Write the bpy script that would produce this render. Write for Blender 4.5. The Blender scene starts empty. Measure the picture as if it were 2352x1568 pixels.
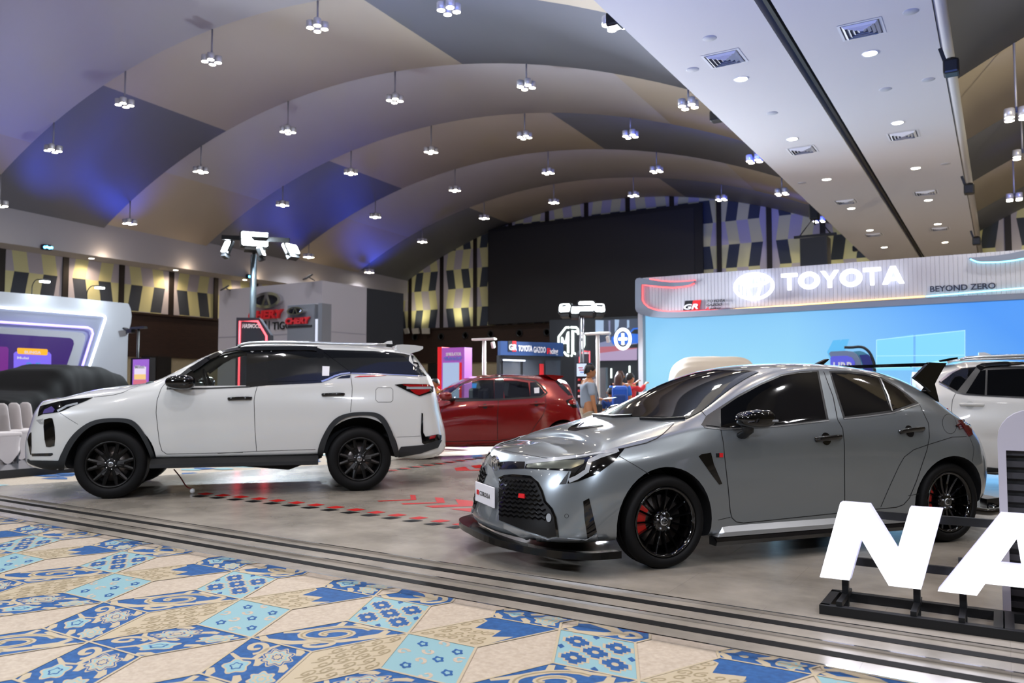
import bpy, bmesh, math, random
import numpy as np
from mathutils import Vector, Matrix
from mathutils.bvhtree import BVHTree
from mathutils.geometry import delaunay_2d_cdt

R = math.radians
SC = bpy.context.scene
COL = SC.collection
random.seed(7)

# ---------------------------------------------------------------- camera
F, CX, CY, CAM_H = 1840.0, 1176.0, 784.0, 1.28       # focal length in pixels of the 2352x1568 frame
YAW, PITCH = R(31.4), math.atan(101 / 1840.0)
cam_d = bpy.data.cameras.new('camera'); cam = bpy.data.objects.new('camera', cam_d); COL.objects.link(cam)
cam.location = (0, 0, CAM_H); cam.rotation_euler = (R(90) + PITCH, 0, YAW)
cam_d.sensor_width = 36.0; cam_d.lens = 36.0 * F / 2352.0
cam_d.dof.use_dof = True; cam_d.dof.focus_distance = 5.9; cam_d.dof.aperture_fstop = 2.2
cam_d.clip_end = 200
SC.camera = cam

# ---------------------------------------------------------------- world and exposure
W = bpy.data.worlds.new('hall_ambient'); SC.world = W; W.use_nodes = True
W.node_tree.nodes['Background'].inputs[0].default_value = (0.62, 0.66, 0.80, 1)
W.node_tree.nodes['Background'].inputs[1].default_value = 0.2
vs = SC.view_settings
vs.view_transform = 'Standard'; vs.look = 'None'; vs.gamma = 1.0; vs.use_curve_mapping = False; vs.exposure = 0.52
SC.cycles.use_denoising = True
SC.cycles.max_bounces = 8; SC.cycles.diffuse_bounces = 5; SC.cycles.glossy_bounces = 4; SC.cycles.transmission_bounces = 6
SC.cycles.sample_clamp_indirect = 6.0
SC.cycles.caustics_reflective = False; SC.cycles.caustics_refractive = False

# ---------------------------------------------------------------- where pixels of the photo lie in the hall
C0 = np.array([0, 0, CAM_H])
_sy, _cy, _sp, _cp = math.sin(YAW), math.cos(YAW), math.sin(PITCH), math.cos(PITCH)
_r = np.array([_cy, _sy, 0.0]); _d0 = np.array([-_sy, _cy, 0.0]); _up = np.array([0, 0, 1.0])
_d = _d0 * _cp + _up * _sp; _u = _up * _cp - _d0 * _sp
def ray(px, py): return _r * (px - CX) / F - _u * (py - CY) / F + _d
def _ax(px, py, a, val):
    v = ray(px, py); return C0 + v * ((val - C0[a]) / v[a])
def G(px, py, z=0.0): return _ax(px, py, 2, z)         # on a level plane
def PX(px, py, X): return _ax(px, py, 0, X)            # on a wall along the hall
def PY(px, py, Y): return _ax(px, py, 1, Y)            # on a wall across the hall
def on_plane(px, py, P, n):
    v = ray(px, py); return C0 + v * (np.dot(np.array(P) - C0, n) / np.dot(v, n))
def depth_pt(px, py, dist):                            # at a distance measured along the view
    return C0 + ray(px, py) * dist

# ---------------------------------------------------------------- colours and materials
def lin(h):
    h = h.lstrip('#'); o = []
    for i in (0, 2, 4):
        v = int(h[i:i+2], 16) / 255.0
        o.append(v / 12.92 if v <= 0.04045 else ((v + 0.055) / 1.055) ** 2.4)
    return (o[0], o[1], o[2], 1.0)
MATS = {}
def M(name, col='#808080', rough=0.5, metal=0.0, emit=None, es=1.0, coat=0.0, coat_r=0.03, spec=0.5, trans=0.0, ior=1.45, alpha=1.0):
    m = bpy.data.materials.new(name); m.use_nodes = True
    b = m.node_tree.nodes['Principled BSDF']
    b.inputs['Base Color'].default_value = lin(col) if isinstance(col, str) else (*col, 1)
    b.inputs['Roughness'].default_value = rough; b.inputs['Metallic'].default_value = metal
    b.inputs['Specular IOR Level'].default_value = spec
    b.inputs['Coat Weight'].default_value = coat; b.inputs['Coat Roughness'].default_value = coat_r
    b.inputs['Transmission Weight'].default_value = trans; b.inputs['IOR'].default_value = ior
    b.inputs['Alpha'].default_value = alpha
    if emit:
        b.inputs['Emission Color'].default_value = lin(emit); b.inputs['Emission Strength'].default_value = es
    MATS[name] = m
    return m
def bsdf(m): return m.node_tree.nodes['Principled BSDF']
def node(m, kind, **kw):
    n = m.node_tree.nodes.new(kind)
    for k, v in kw.items(): setattr(n, k, v)
    return n
def link(m, a, b): m.node_tree.links.new(a, b)
def mottled(m, c1, c2, scale=2.0, detail=6, rough=None, coords='Object', stretch=(1, 1, 1)):
    tc = node(m, 'ShaderNodeTexCoord'); mp = node(m, 'ShaderNodeMapping'); mp.inputs['Scale'].default_value = stretch
    nz = node(m, 'ShaderNodeTexNoise'); nz.inputs['Scale'].default_value = scale; nz.inputs['Detail'].default_value = detail
    cr = node(m, 'ShaderNodeValToRGB'); cr.color_ramp.elements[0].color = lin(c1); cr.color_ramp.elements[1].color = lin(c2)
    cr.color_ramp.elements[0].position = 0.3; cr.color_ramp.elements[1].position = 0.7
    link(m, tc.outputs[coords], mp.inputs[0]); link(m, mp.outputs[0], nz.inputs[0]); link(m, nz.outputs[0], cr.inputs[0])
    link(m, cr.outputs[0], bsdf(m).inputs['Base Color'])
    if rough:
        mr = node(m, 'ShaderNodeMapRange'); mr.inputs[3].default_value = rough[0]; mr.inputs[4].default_value = rough[1]
        link(m, nz.outputs[0], mr.inputs[0]); link(m, mr.outputs[0], bsdf(m).inputs['Roughness'])
    return m

# ---------------------------------------------------------------- mesh helpers
class MB:
    def __init__(s): s.v = []; s.f = []; s.m = []; s.sm = []
    def add(s, vs, fs, mi=0, smooth=False):
        n = len(s.v); s.v += [tuple(float(c) for c in p) for p in vs]
        for f in fs: s.f.append([n + i for i in f]); s.m.append(mi); s.sm.append(smooth)
        return s
    def quad(s, a, b, c, d, mi=0): return s.add([a, b, c, d], [(0, 1, 2, 3)], mi)
    def box(s, c, d, mi=0, rz=0.0, ry=0.0, rx=0.0, bev=0.0):
        x, y, z = d[0] / 2, d[1] / 2, d[2] / 2
        Mx = Matrix.Translation(Vector(c)) @ Matrix.Rotation(rz, 4, 'Z') @ Matrix.Rotation(ry, 4, 'Y') @ Matrix.Rotation(rx, 4, 'X')
        if bev <= 0:
            vs = [Mx @ Vector((a * x, b * y, e * z)) for a in (-1, 1) for b in (-1, 1) for e in (-1, 1)]
            fs = [(0, 1, 3, 2), (4, 6, 7, 5), (0, 4, 5, 1), (2, 3, 7, 6), (0, 2, 6, 4), (1, 5, 7, 3)]
            return s.add(vs, fs, mi)
        bm = bmesh.new(); bmesh.ops.create_cube(bm, size=1)
        for v in bm.verts: v.co = Vector((v.co.x * d[0], v.co.y * d[1], v.co.z * d[2]))
        bmesh.ops.bevel(bm, geom=bm.edges[:], offset=min(bev, min(d) * 0.45), segments=2, affect='EDGES', profile=0.5)
        bm.verts.index_update()
        s.add([Mx @ v.co for v in bm.verts], [[v.index for v in f.verts] for f in bm.faces], mi); bm.free()
        return s
    def bar(s, a, b, w, h=None, mi=0, up=(0, 0, 1)):     # square bar from a to b
        h = h or w; a, b = Vector(a), Vector(b); t = (b - a).normalized(); upv = Vector(up)
        if abs(t.dot(upv)) > 0.99: upv = Vector((1, 0, 0))
        sd = t.cross(upv).normalized(); u2 = sd.cross(t).normalized()
        vs = [p + sd * (i * w / 2) + u2 * (j * h / 2) for p in (a, b) for i, j in ((-1, -1), (1, -1), (1, 1), (-1, 1))]
        return s.add(vs, [(3, 2, 1, 0), (4, 5, 6, 7), (0, 1, 5, 4), (1, 2, 6, 5), (2, 3, 7, 6), (3, 0, 4, 7)], mi)
    def tube(s, pts, r, n=10, mi=0, closed=False, smooth=True, cap=True, up=None):
        pts = [Vector(p) for p in pts]; N = len(pts); vs = []; fs = []
        prev = None
        for i, p in enumerate(pts):
            a = pts[(i - 1) % N] if (closed or i > 0) else p; b = pts[(i + 1) % N] if (closed or i < N - 1) else p
            t = (b - a).normalized()
            if prev is None:
                q = Vector(up) if up else (Vector((0, 0, 1)) if abs(t.z) < 0.9 else Vector((1, 0, 0)))
                nn = (q - t * q.dot(t)).normalized()
            else:
                nn = (prev - t * prev.dot(t)).normalized()
            prev = nn; bb = t.cross(nn)
            rr = r[min(i, len(r) - 1)] if isinstance(r, list) else r
            rx, ryy = (rr if isinstance(rr, tuple) else (rr, rr))
            for k in range(n):
                an = 2 * math.pi * k / n; vs.append(p + nn * (math.cos(an) * rx) + bb * (math.sin(an) * ryy))
        for i in range(N if closed else N - 1):
            j = (i + 1) % N
            for k in range(n): fs.append((i * n + k, i * n + (k + 1) % n, j * n + (k + 1) % n, j * n + k))
        if cap and not closed: fs += [tuple(range(n - 1, -1, -1)), tuple((N - 1) * n + k for k in range(n))]
        return s.add(vs, fs, mi, smooth)
    def lathe(s, prof, n=32, axis='Z', c=(0, 0, 0), mi=0, smooth=True, arc=None):   # prof: (radius, height)
        vs = []; fs = []; P = len(prof); full = arc is None
        A = 2 * math.pi if full else arc; cnt = n if full else n + 1
        for k in range(cnt):
            an = A * k / n; cs, sn = math.cos(an), math.sin(an)
            for r_, h in prof:
                if axis == 'Z': q = (r_ * cs, r_ * sn, h)
                elif axis == 'Y': q = (r_ * cs, h, r_ * sn)
                else: q = (h, r_ * cs, r_ * sn)
                vs.append((q[0] + c[0], q[1] + c[1], q[2] + c[2]))
        for k in range(n):
            j = (k + 1) % cnt
            for i in range(P - 1): fs.append((k * P + i, j * P + i, j * P + i + 1, k * P + i + 1))
        return s.add(vs, fs, mi, smooth)
    def disc(s, c, r, n=24, axis='Z', mi=0, ry=None):
        ry = ry or r; vs = []
        for k in range(n):
            a, b = r * math.cos(2 * math.pi * k / n), ry * math.sin(2 * math.pi * k / n)
            vs.append({'Z': (c[0] + a, c[1] + b, c[2]), 'Y': (c[0] + a, c[1], c[2] + b), 'X': (c[0], c[1] + a, c[2] + b)}[axis])
        return s.add(vs, [tuple(range(n))], mi)
    def prism(s, poly, fn, t0, t1, mi=0, mi_side=None):   # poly 2D outline, fn(u, v, t) -> 3D
        n = len(poly); a = [fn(u, v, t0) for u, v in poly]; b = [fn(u, v, t1) for u, v in poly]
        tris = tess(poly)
        k = len(s.v); s.v += [tuple(map(float, p)) for p in a + b]
        for t in tris:
            s.f.append([k + i for i in t]); s.m.append(mi); s.sm.append(False)
            s.f.append([k + n + i for i in reversed(t)]); s.m.append(mi); s.sm.append(False)
        for i in range(n):
            j = (i + 1) % n; s.f.append([k + i, k + j, k + n + j, k + n + i]); s.m.append(mi if mi_side is None else mi_side); s.sm.append(False)
        return s
    def rings(s, outer, inner, fn, t0, t1, mi=0):          # extruded outline with one hole, same point count
        n = len(outer); vs = [fn(u, v, t) for t in (t0, t1) for pl in (outer, inner) for u, v in pl]; fs = []
        for i in range(n):
            j = (i + 1) % n
            fs += [(i, j, n + j, n + i), (2 * n + i, 3 * n + i, 3 * n + j, 2 * n + j), (i, 2 * n + i, 2 * n + j, j), (n + i, n + j, 3 * n + j, 3 * n + i)]
        return s.add(vs, fs, mi)
    def build(s, name, mats=None, parent=None, fix=True):
        me = bpy.data.meshes.new(name); me.from_pydata(s.v, [], s.f)
        if mats is not None:
            for mt in (mats if isinstance(mats, (list, tuple)) else [mats]): me.materials.append(mt)
        me.polygons.foreach_set('material_index', s.m); me.polygons.foreach_set('use_smooth', s.sm)
        if fix:
            bm = bmesh.new(); bm.from_mesh(me); bmesh.ops.recalc_face_normals(bm, faces=bm.faces[:]); bm.to_mesh(me); bm.free()
        me.update()
        o = bpy.data.objects.new(name, me); COL.objects.link(o)
        if parent: o.parent = parent
        return o
def tess(poly):
    from mathutils.geometry import tessellate_polygon
    return tessellate_polygon([[Vector((u, v, 0)) for u, v in poly]])
def empty(name, loc=(0, 0, 0), rz=0.0, label=None, cat=None, group=None):
    o = bpy.data.objects.new(name, None); COL.objects.link(o); o.location = tuple(map(float, loc)); o.rotation_euler = (0, 0, rz); o.empty_display_size = 0.1
    if label: tag(o, label, cat, group)
    return o
def tag(o, label=None, cat=None, group=None, kind=None):
    if label: o['label'] = label
    if cat: o['category'] = cat
    if group: o['group'] = group
    if kind: o['kind'] = kind
    return o
def structure(o): o['kind'] = 'structure'; return o
def copy_tree(o, parent=None):
    c = o.copy(); COL.objects.link(c)
    if parent: c.parent = parent
    for ch in list(o.children): copy_tree(ch, c)
    return c
def light(name, kind, loc, energy, col='#ffffff', size=0.1, to=None, spot=None, blend=0.6, sx=None, parent=None):
    l = bpy.data.lights.new(name, kind); l.energy = energy; l.color = lin(col)[:3]
    if kind == 'AREA':
        l.size = size
        if sx: l.shape = 'RECTANGLE'; l.size_y = sx
    else: l.shadow_soft_size = size
    if spot: l.spot_size = R(spot); l.spot_blend = blend
    o = bpy.data.objects.new(name, l); COL.objects.link(o); o.location = tuple(map(float, loc))
    if to is not None: o.rotation_euler = (Vector([float(q) for q in to]) - Vector([float(q) for q in loc])).to_track_quat('-Z', 'Y').to_euler()
    if parent: o.parent = parent
    return o
def text(name, body, size, mat, mtx, parent=None, ext=0.01, bold=0.0, shear=0.0, sx=1.0, align='LEFT', width=None, spacing=1.0):
    cu = bpy.data.curves.new(name, 'FONT'); cu.body = body; cu.size = size; cu.extrude = ext; cu.offset = bold * size; cu.shear = shear; cu.align_x = align; cu.resolution_u = 3
    cu.space_character = spacing
    t = bpy.data.objects.new(name, cu); COL.objects.link(t)
    dg = bpy.context.evaluated_depsgraph_get(); me = bpy.data.meshes.new_from_object(t.evaluated_get(dg))
    bpy.data.objects.remove(t); bpy.data.curves.remove(cu)
    xs = [v.co.x for v in me.vertices]
    if width and xs:
        x0, x1 = min(xs), max(xs); sx = width / (x1 - x0)
        for v in me.vertices: v.co.x = (v.co.x - x0) * sx
    elif sx != 1.0:
        for v in me.vertices: v.co.x *= sx
    me.transform(mtx); me.materials.clear(); me.materials.append(mat); me.update()
    o = bpy.data.objects.new(name, me); COL.objects.link(o)
    if parent: o.parent = parent
    return o
def frame(origin, xdir, updir):                          # 4x4 from a lettering baseline to the world
    x = Vector([float(q) for q in xdir]).normalized(); y = Vector([float(q) for q in updir]); y = (y - x * y.dot(x)).normalized(); z = x.cross(y)
    m = Matrix((x, y, z)).transposed().to_4x4(); m.translation = Vector([float(q) for q in origin]); return m
def rrect(w, h, r, n=5):
    pts = []
    for cx, cy, a0 in ((w / 2 - r, h / 2 - r, 0), (-w / 2 + r, h / 2 - r, 90), (-w / 2 + r, -h / 2 + r, 180), (w / 2 - r, -h / 2 + r, 270)):
        for k in range(n + 1):
            a = R(a0 + 90 * k / n); pts.append((cx + r * math.cos(a), cy + r * math.sin(a)))
    return pts
def smooth_path(pts, n=8, closed=False):
    P = [np.array(p, float) for p in pts]; N = len(P); out = []
    for i in range(N if closed else N - 1):
        p1, p2 = P[i], P[(i + 1) % N]
        p0 = P[i - 1] if (closed or i > 0) else 2 * p1 - p2
        p3 = P[(i + 2) % N] if (closed or i < N - 2) else 2 * p2 - p1
        for k in range(n):
            t = k / n; out.append(0.5 * ((2 * p1) + (p2 - p0) * t + (2 * p0 - 5 * p1 + 4 * p2 - p3) * t * t + (3 * p1 - p0 - 3 * p2 + p3) * t ** 3))
    if not closed: out.append(P[-1])
    return [tuple(q) for q in out]

# shared materials
white_paint = M('white_paint', '#c9c8cc', 0.55)
black_plastic = M('black_plastic', '#101113', 0.45)
black_gloss = M('black_gloss', '#050506', 0.08, coat=0.5)
black_metal = M('black_metal', '#18191b', 0.4, 0.3)
chrome = M('chrome', '#d8d8da', 0.08, 1.0)
steel = M('steel', '#9a9ca0', 0.3, 0.9)
rubber = M('rubber', '#0b0b0c', 0.6, spec=0.2)
lamp_warm = M('lamp_warm', '#ffffff', 0.5, emit='#fff2da', es=26)
lamp_cool = M('lamp_cool', '#ffffff', 0.5, emit='#eefaff', es=30)
# ================================================================ the hall shell
YB, XLW = 36.0, -30.3            # far wall, left wall
XF, SOF_Z, SPR_Z, CRN_Z = -29.0, 6.15, 7.3, 10.5      # left fascia, soffit height, spring and crown of the vault
S0, S1, SLOT = -4.27, -0.62, -2.45                     # soffit edges and its slot
CARPET_Z = -0.06

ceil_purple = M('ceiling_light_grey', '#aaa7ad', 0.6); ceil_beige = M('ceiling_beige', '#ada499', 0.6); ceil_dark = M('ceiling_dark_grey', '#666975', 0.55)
soffit_m = M('soffit_white', '#b9b7b8', 0.7); fascia_m = M('fascia_white', '#a9a7ad', 0.7)
slot_m = M('slot_black', '#0a0a0c', 0.6)
wood_dark = mottled(M('dark_wood', '#231512', 0.45), '#1d110e', '#2e1d17', 3, stretch=(1, 1, 12))
pan_yel = M('panel_pale_yellow', '#b9b78c', 0.8); pan_gry = M('panel_lilac_grey', '#9f9ba5', 0.8); pan_blk = M('panel_charcoal', '#303743', 0.8); mull_m = M('mullion_black', '#140c0a', 0.5)
wallpaper = mottled(M('beige_wallpaper', '#8c8168', 0.8), '#85795f', '#9a9078', 30)
door_m = M('door_black', '#0c0b0c', 0.5)

def vault(name, xm, hw, xa, xb, bounds, cols):
    Rr = (hw ** 2 + (CRN_Z - SPR_Z) ** 2) / (2 * (CRN_Z - SPR_Z)); zc = CRN_Z - Rr
    def zz(x): return zc + math.sqrt(Rr * Rr - (x - xm) ** 2)
    mb = MB()
    for b in range(len(bounds) - 1):
        y0, y1 = bounds[b], bounds[b + 1]
        cuts, mi = cols[b % 2]
        xs = [xa] + [q for q in cuts if xa < q < xb] + [xb]
        for i in range(len(xs) - 1):
            seg = max(2, int((xs[i + 1] - xs[i]) / 0.6)); mid = (xs[i] + xs[i + 1]) / 2
            k = sum(1 for q in cuts if mid > q)
            vs = []; fs = []
            for j in range(seg + 1):
                x = xs[i] + (xs[i + 1] - xs[i]) * j / seg; z = zz(x)
                vs += [(x, y0, z + 0.10), (x, y1, z - 0.05), (x, y1, z + 0.10)]
            for j in range(seg):
                a = j * 3; fs += [(a, a + 3, a + 4, a + 1), (a + 1, a + 4, a + 5, a + 2)]
            mb.add(vs, fs, mi[k], True)
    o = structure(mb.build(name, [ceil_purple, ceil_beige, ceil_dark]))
    return zz
bnd = [-14.2, -9.6, -5.0, -0.5, 4.1, 8.7, 13.2, 17.7, 22.3, 27.0, 31.8, 36.4]
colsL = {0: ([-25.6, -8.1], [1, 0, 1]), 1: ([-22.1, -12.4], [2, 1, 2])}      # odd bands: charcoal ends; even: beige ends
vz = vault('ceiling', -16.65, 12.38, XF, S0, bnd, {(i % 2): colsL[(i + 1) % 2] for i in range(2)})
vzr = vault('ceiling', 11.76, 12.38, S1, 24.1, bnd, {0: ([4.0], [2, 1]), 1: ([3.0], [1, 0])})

mb = MB()                                                # soffit between the two bays, with its slot
for a, b in ((S0, SLOT - 0.09), (SLOT + 0.09, S1)):
    mb.quad((a, -14, SOF_Z), (b, -14, SOF_Z), (b, YB, SOF_Z), (a, YB, SOF_Z))
mb.quad((S0, -14, SOF_Z), (S0, YB, SOF_Z), (S0, YB, 8.0), (S0, -14, 8.0)); mb.quad((S1, -14, SOF_Z), (S1, YB, SOF_Z), (S1, YB, 8.0), (S1, -14, 8.0))
for x in (SLOT - 0.09, SLOT + 0.09): mb.quad((x, -14, SOF_Z), (x, YB, SOF_Z), (x, YB, SOF_Z + 0.25), (x, -14, SOF_Z + 0.25))
structure(mb.build('trim_1', [soffit_m], fix=False))
mb = MB(); mb.quad((SLOT - 0.10, -14, SOF_Z + 0.25), (SLOT + 0.10, -14, SOF_Z + 0.25), (SLOT + 0.10, YB, SOF_Z + 0.25), (SLOT - 0.10, YB, SOF_Z + 0.25))
mb.box((SLOT + 0.02, 11, SOF_Z + 0.06), (0.05, 50, 0.10)); structure(mb.build('trim_2', [slot_m], fix=False))
mb = MB(); mb.tube([(S1 + 0.08, y, SOF_Z + 0.07) for y in (-14, YB)], 0.08, 12); structure(mb.build('trim_3', [soffit_m]))

mb = MB()                                                # fascia and soffit along the left wall
mb.quad((XF, -14, SOF_Z), (XF, YB, SOF_Z), (XF, YB, SPR_Z + 0.15), (XF, -14, SPR_Z + 0.15)); mb.quad((XF, -14, SOF_Z), (XF, YB, SOF_Z), (XLW, YB, SOF_Z), (XLW, -14, SOF_Z))
structure(mb.build('trim_4', [fascia_m], fix=False))

# the two panelled walls: slanted panels in three colours between black mullions, dark wood below
def panelled(name, P, n_mull, first, pitch, zlo, zhi, rows, zphase, top=None):
    """P(s, z, t) -> 3D on the wall; s runs along the wall"""
    mb = MB(); hrow = 1.07
    for k in range(n_mull - 1):
        s0, s1 = first + k * pitch, first + (k + 1) * pitch
        r0 = int(math.floor((zlo - zphase) / hrow)) - 1
        for r_ in range(r0, r0 + rows):
            za, zb_ = zphase + r_ * hrow, zphase + (r_ + 1) * hrow
            za, zb2 = max(za, zlo), min(zb_, zhi)
            if zb2 <= za: continue
            lean = 0.08 if (k + r_) % 2 else -0.08
            def edge(u, z):                              # slanted division lines
                f = (z - (zphase + r_ * hrow)) / hrow
                return u + lean * (f - 0.5) * (2 if True else 1)
            m_ = (s0 + s1) / 2; w_ = (s1 - s0)
            us = [s0, s0 + 0.16 * w_, s0 + 0.385 * w_, s0 + 0.615 * w_, s0 + 0.84 * w_, s1]
            dark = (r_ % 2 == 0)
            cs = [0 if k % 2 else 1, 2, 0, 2, 1 if k % 2 else 0] if dark else [1, 0, 1, 0, 1]
            for i in range(5):
                def uu(j, z): return us[j] if j in (0, 5) else edge(us[j], z)
                zs = [za, zb2]
                mb.add([P(uu(i, za), za, 0), P(uu(i + 1, za), za, 0), P(uu(i + 1, zb2), zb2, 0), P(uu(i, zb2), zb2, 0)], [(0, 1, 2, 3)], cs[i])
    for k in range(n_mull):
        s = first + k * pitch
        a = [P(s - 0.11, zlo, 0.0), P(s + 0.11, zlo, 0.0), P(s + 0.11, zhi, 0.0), P(s - 0.11, zhi, 0.0)]
        b = [P(s - 0.11, zlo, 0.06), P(s + 0.11, zlo, 0.06), P(s + 0.11, zhi, 0.06), P(s - 0.11, zhi, 0.06)]
        mb.add(a + b, [(4, 5, 6, 7), (0, 4, 7, 3), (1, 2, 6, 5)], 3)
    return mb
mb = panelled('wall_left', lambda s, z, t: (XLW + t, s, z), 25, 17.0 - 14 * 2.28, 2.28, 4.25, SOF_Z + 0.02, 6, 4.33)
mb.box((XLW + 0.02, 11, 3.35), (0.10, 50, 1.8), 4); mb.box((XLW + 0.05, 11, 4.25), (0.16, 50, 0.08), 4); mb.box((XLW - 0.1, 11, 1.2), (0.2, 50, 2.6), 5)
structure(mb.build('wall_left', [pan_yel, pan_gry, pan_blk, mull_m, wood_dark, wallpaper], fix=False))
mb = panelled('wall_back', lambda s, z, t: (s, YB - t, z), 25, -28.81 - 2.245, 2.245, 4.45, 10.8, 9, 4.47)
mb.box((-3, YB - 0.02, 3.5), (55, 0.10, 1.95), 4); mb.box((-3, YB - 0.06, 4.45), (55, 0.16, 0.08), 4); mb.box((-3, YB + 0.1, 1.25), (55, 0.2, 2.6), 5)
structure(mb.build('wall_back', [pan_yel, pan_gry, pan_blk, mull_m, wood_dark, wallpaper], fix=False))
mb = MB(); mb.box((24.2, 11, 4.2), (0.2, 50.6, 8.6)); structure(mb.build('wall_right', [wallpaper]))
mb = MB(); mb.box((-3, -14.3, 5.2), (54.8, 0.2, 10.8)); mb.box((-3, -14.18, 3.3), (54.5, 0.06, 1.8), 1); structure(mb.build('wall_front', [wallpaper, wood_dark]))
# doors and the slim frames between the wallpaper fields
def door_on(X=None, Y=None, s0=0, s1=1, zt=2.5, n=1):
    mb = MB()
    if X is not None: mb.box((X + 0.06, (s0 + s1) / 2, zt / 2), (0.08, s1 - s0, zt)); mb.box((X + 0.105, (s0 + s1) / 2, zt / 2), (0.02, 0.03, zt), 1)
    else: mb.box(((s0 + s1) / 2, Y - 0.06, zt / 2), (s1 - s0, 0.08, zt)); mb.box(((s0 + s1) / 2, Y - 0.105, zt / 2), (0.03, 0.02, zt), 1)
    structure(mb.build('door_%d' % n, [door_m, mull_m]))
door_on(X=XLW, s0=PX(323, 850, XLW)[1], s1=PX(390, 850, XLW)[1], zt=2.5, n=1)
door_on(Y=YB, s0=PY(985, 850, YB)[0], s1=PY(1072, 850, YB)[0], zt=2.5, n=2)
door_on(Y=YB, s0=PY(1149, 850, YB)[0], s1=PY(1230, 850, YB)[0], zt=2.5, n=3)
# small round ventilation outlets in the dark wood band
vent_m = M('vent_dark', '#0b0e12', 0.5)
for i, (px, py) in enumerate([(953, 774), (1013, 773), (1069, 770), (1127, 767), (1193, 765), (1256, 763)]):
    p = PY(px, py, YB - 0.08); mb = MB()
    mb.lathe([(0.20, 0), (0.20, -0.05), (0.15, -0.05), (0.14, 0.01), (0.0, 0.01)], 20, 'Y', tuple(p))
    tag(mb.build('air_outlet', [vent_m]), 'round dark air outlet on the far wall, %s from the left' % ['first', 'second', 'third', 'fourth', 'fifth', 'sixth'][i], 'vent', 'round outlets on the far wall')

for x in (-28, -25.3, -10, -7.5, -5, -2.5, 1, 4): light('rail_wash', 'SPOT', (x, YB - 1.1, 4.75), 95, '#fff2cc', 0.2, (x, YB, 5.7), 95, 1.0)
# projection screen on the far wall
a, b = PY(1121, 530, YB - 0.3), PY(1613, 461, YB - 0.3)
scr_m = M('screen_black', '#1b1c20', 0.6); scr_f = M('screen_border', '#0b0c14', 0.5)
e = empty('projection_screen', ((a[0] + b[0]) / 2, YB - 0.2, 4.5), 0, 'huge black rectangular screen hung on the panelled far wall', 'screen')
w = b[0] - a[0]
MB().box((0, -0.05, 2.6), (w, 0.10, 5.2)).build('screen_border', [scr_f], e); MB().box((-0.15, -0.11, 2.52), (w - 0.5, 0.03, 4.96)).build('screen_fabric', [scr_m], e)

# ---------------------------------------------------------------- lamps of the hall
can_m = M('lamp_can', '#cfcfd2', 0.35, 0.4); rod_m = M('lamp_rod', '#9a9aa2', 0.4, 0.3)
def make_pendant():
    e = empty('pendant_lamp', (0, 0, 0))
    MB().tube([(0, 0, 0.0), (0, 0, 1.0)], 0.022, 8).build('rod', [rod_m], e).location.z = 0.12
    mb = MB()
    for sx in (-1, 1):
        for sy in (-1, 1): mb.bar((0, 0, 0.12), (sx * 0.10, sy * 0.10, 0.12), 0.03)
    mb.build('bracket', [rod_m], e)
    for sx in (-1, 1):
        for sy in (-1, 1):
            c = MB().lathe([(0.0, 0.17), (0.085, 0.17), (0.092, 0.16), (0.092, 0.0), (0.080, 0.0), (0.078, 0.015)], 16, 'Z', (sx * 0.115, sy * 0.115, 0)).build('can', [can_m], e)
            MB().lathe([(0.0, 0.0), (0.08, 0.0), (0.08, 0.012)], 16, 'Z', (sx * 0.115, sy * 0.115, 0.0)).build('bulb', [lamp_warm], c)
    return e
pend0 = make_pendant(); first = True
def row_name(i): return ['nearest', 'second', 'third', 'fourth', 'fifth', 'sixth', 'seventh', 'eighth'][i]
rows = {13.2: [(1031, 20), (729, 60), (486, 137), (286, 236), (122, 341), (1413, 55)],
        17.7: [(1209, 195), (907, 226), (661, 298), (461, 389), (298, 508), (1581, 240)],
        22.3: [(1205, 310), (1448, 308), (990, 344), (806, 393), (649, 466), (1733, 365)],
        27.0: [(1259, 392), (1508, 388), (1045, 432), (862, 493), (709, 585), (1796, 440)],
        31.8: [(1272, 460), (1455, 444), (1657, 453), (1112, 496), (970, 550), (848, 620), (1881, 503)]}
PEND = []
for i, (Y, L) in enumerate(rows.items()):
    L = sorted(L)
    for j, (px, py) in enumerate(L):
        p = PY(px, py + 6, Y); PEND.append((p, 'four-can ceiling pendant, %s lamp from the left in the %s row of the vault' % (row_name(j), row_name(i))))
for px, py, Y, nm in ((2335, 272, 17.7, 'upper'), (2330, 459, 27.0, 'lower')):
    PEND.append((PY(px, py, Y), '%s four-can pendant of the two at the right edge of the photo' % nm))
PEND.append((PY(-1, 473, 13.2), 'four-can pendant half cut by the left edge of the photo'))
PEND.append((PY(2349, 362, 22.3), 'four-can pendant cut by the right edge between two others'))
for n, (p, lab) in enumerate(PEND):
    o = pend0 if n == 0 else copy_tree(pend0)
    o.location = tuple(map(float, p)); tag(o, lab, 'lamp', 'pendant lamps under the vaults')
    x, y, z = p
    top = (vz(max(x, XF + 0.05)) if x < S0 else vzr(max(x, S1 + 0.02))) + 0.05
    for ch in o.children:
        if ch.name.startswith('rod'): ch.scale.z = max(0.3, top - z - 0.12)
    if y > 4: light('pendant_glow', 'SPOT', (x, y, z - 0.03), 260, '#fbf9fb', 0.12, (x, y, 0), 130, 0.8)
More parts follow.
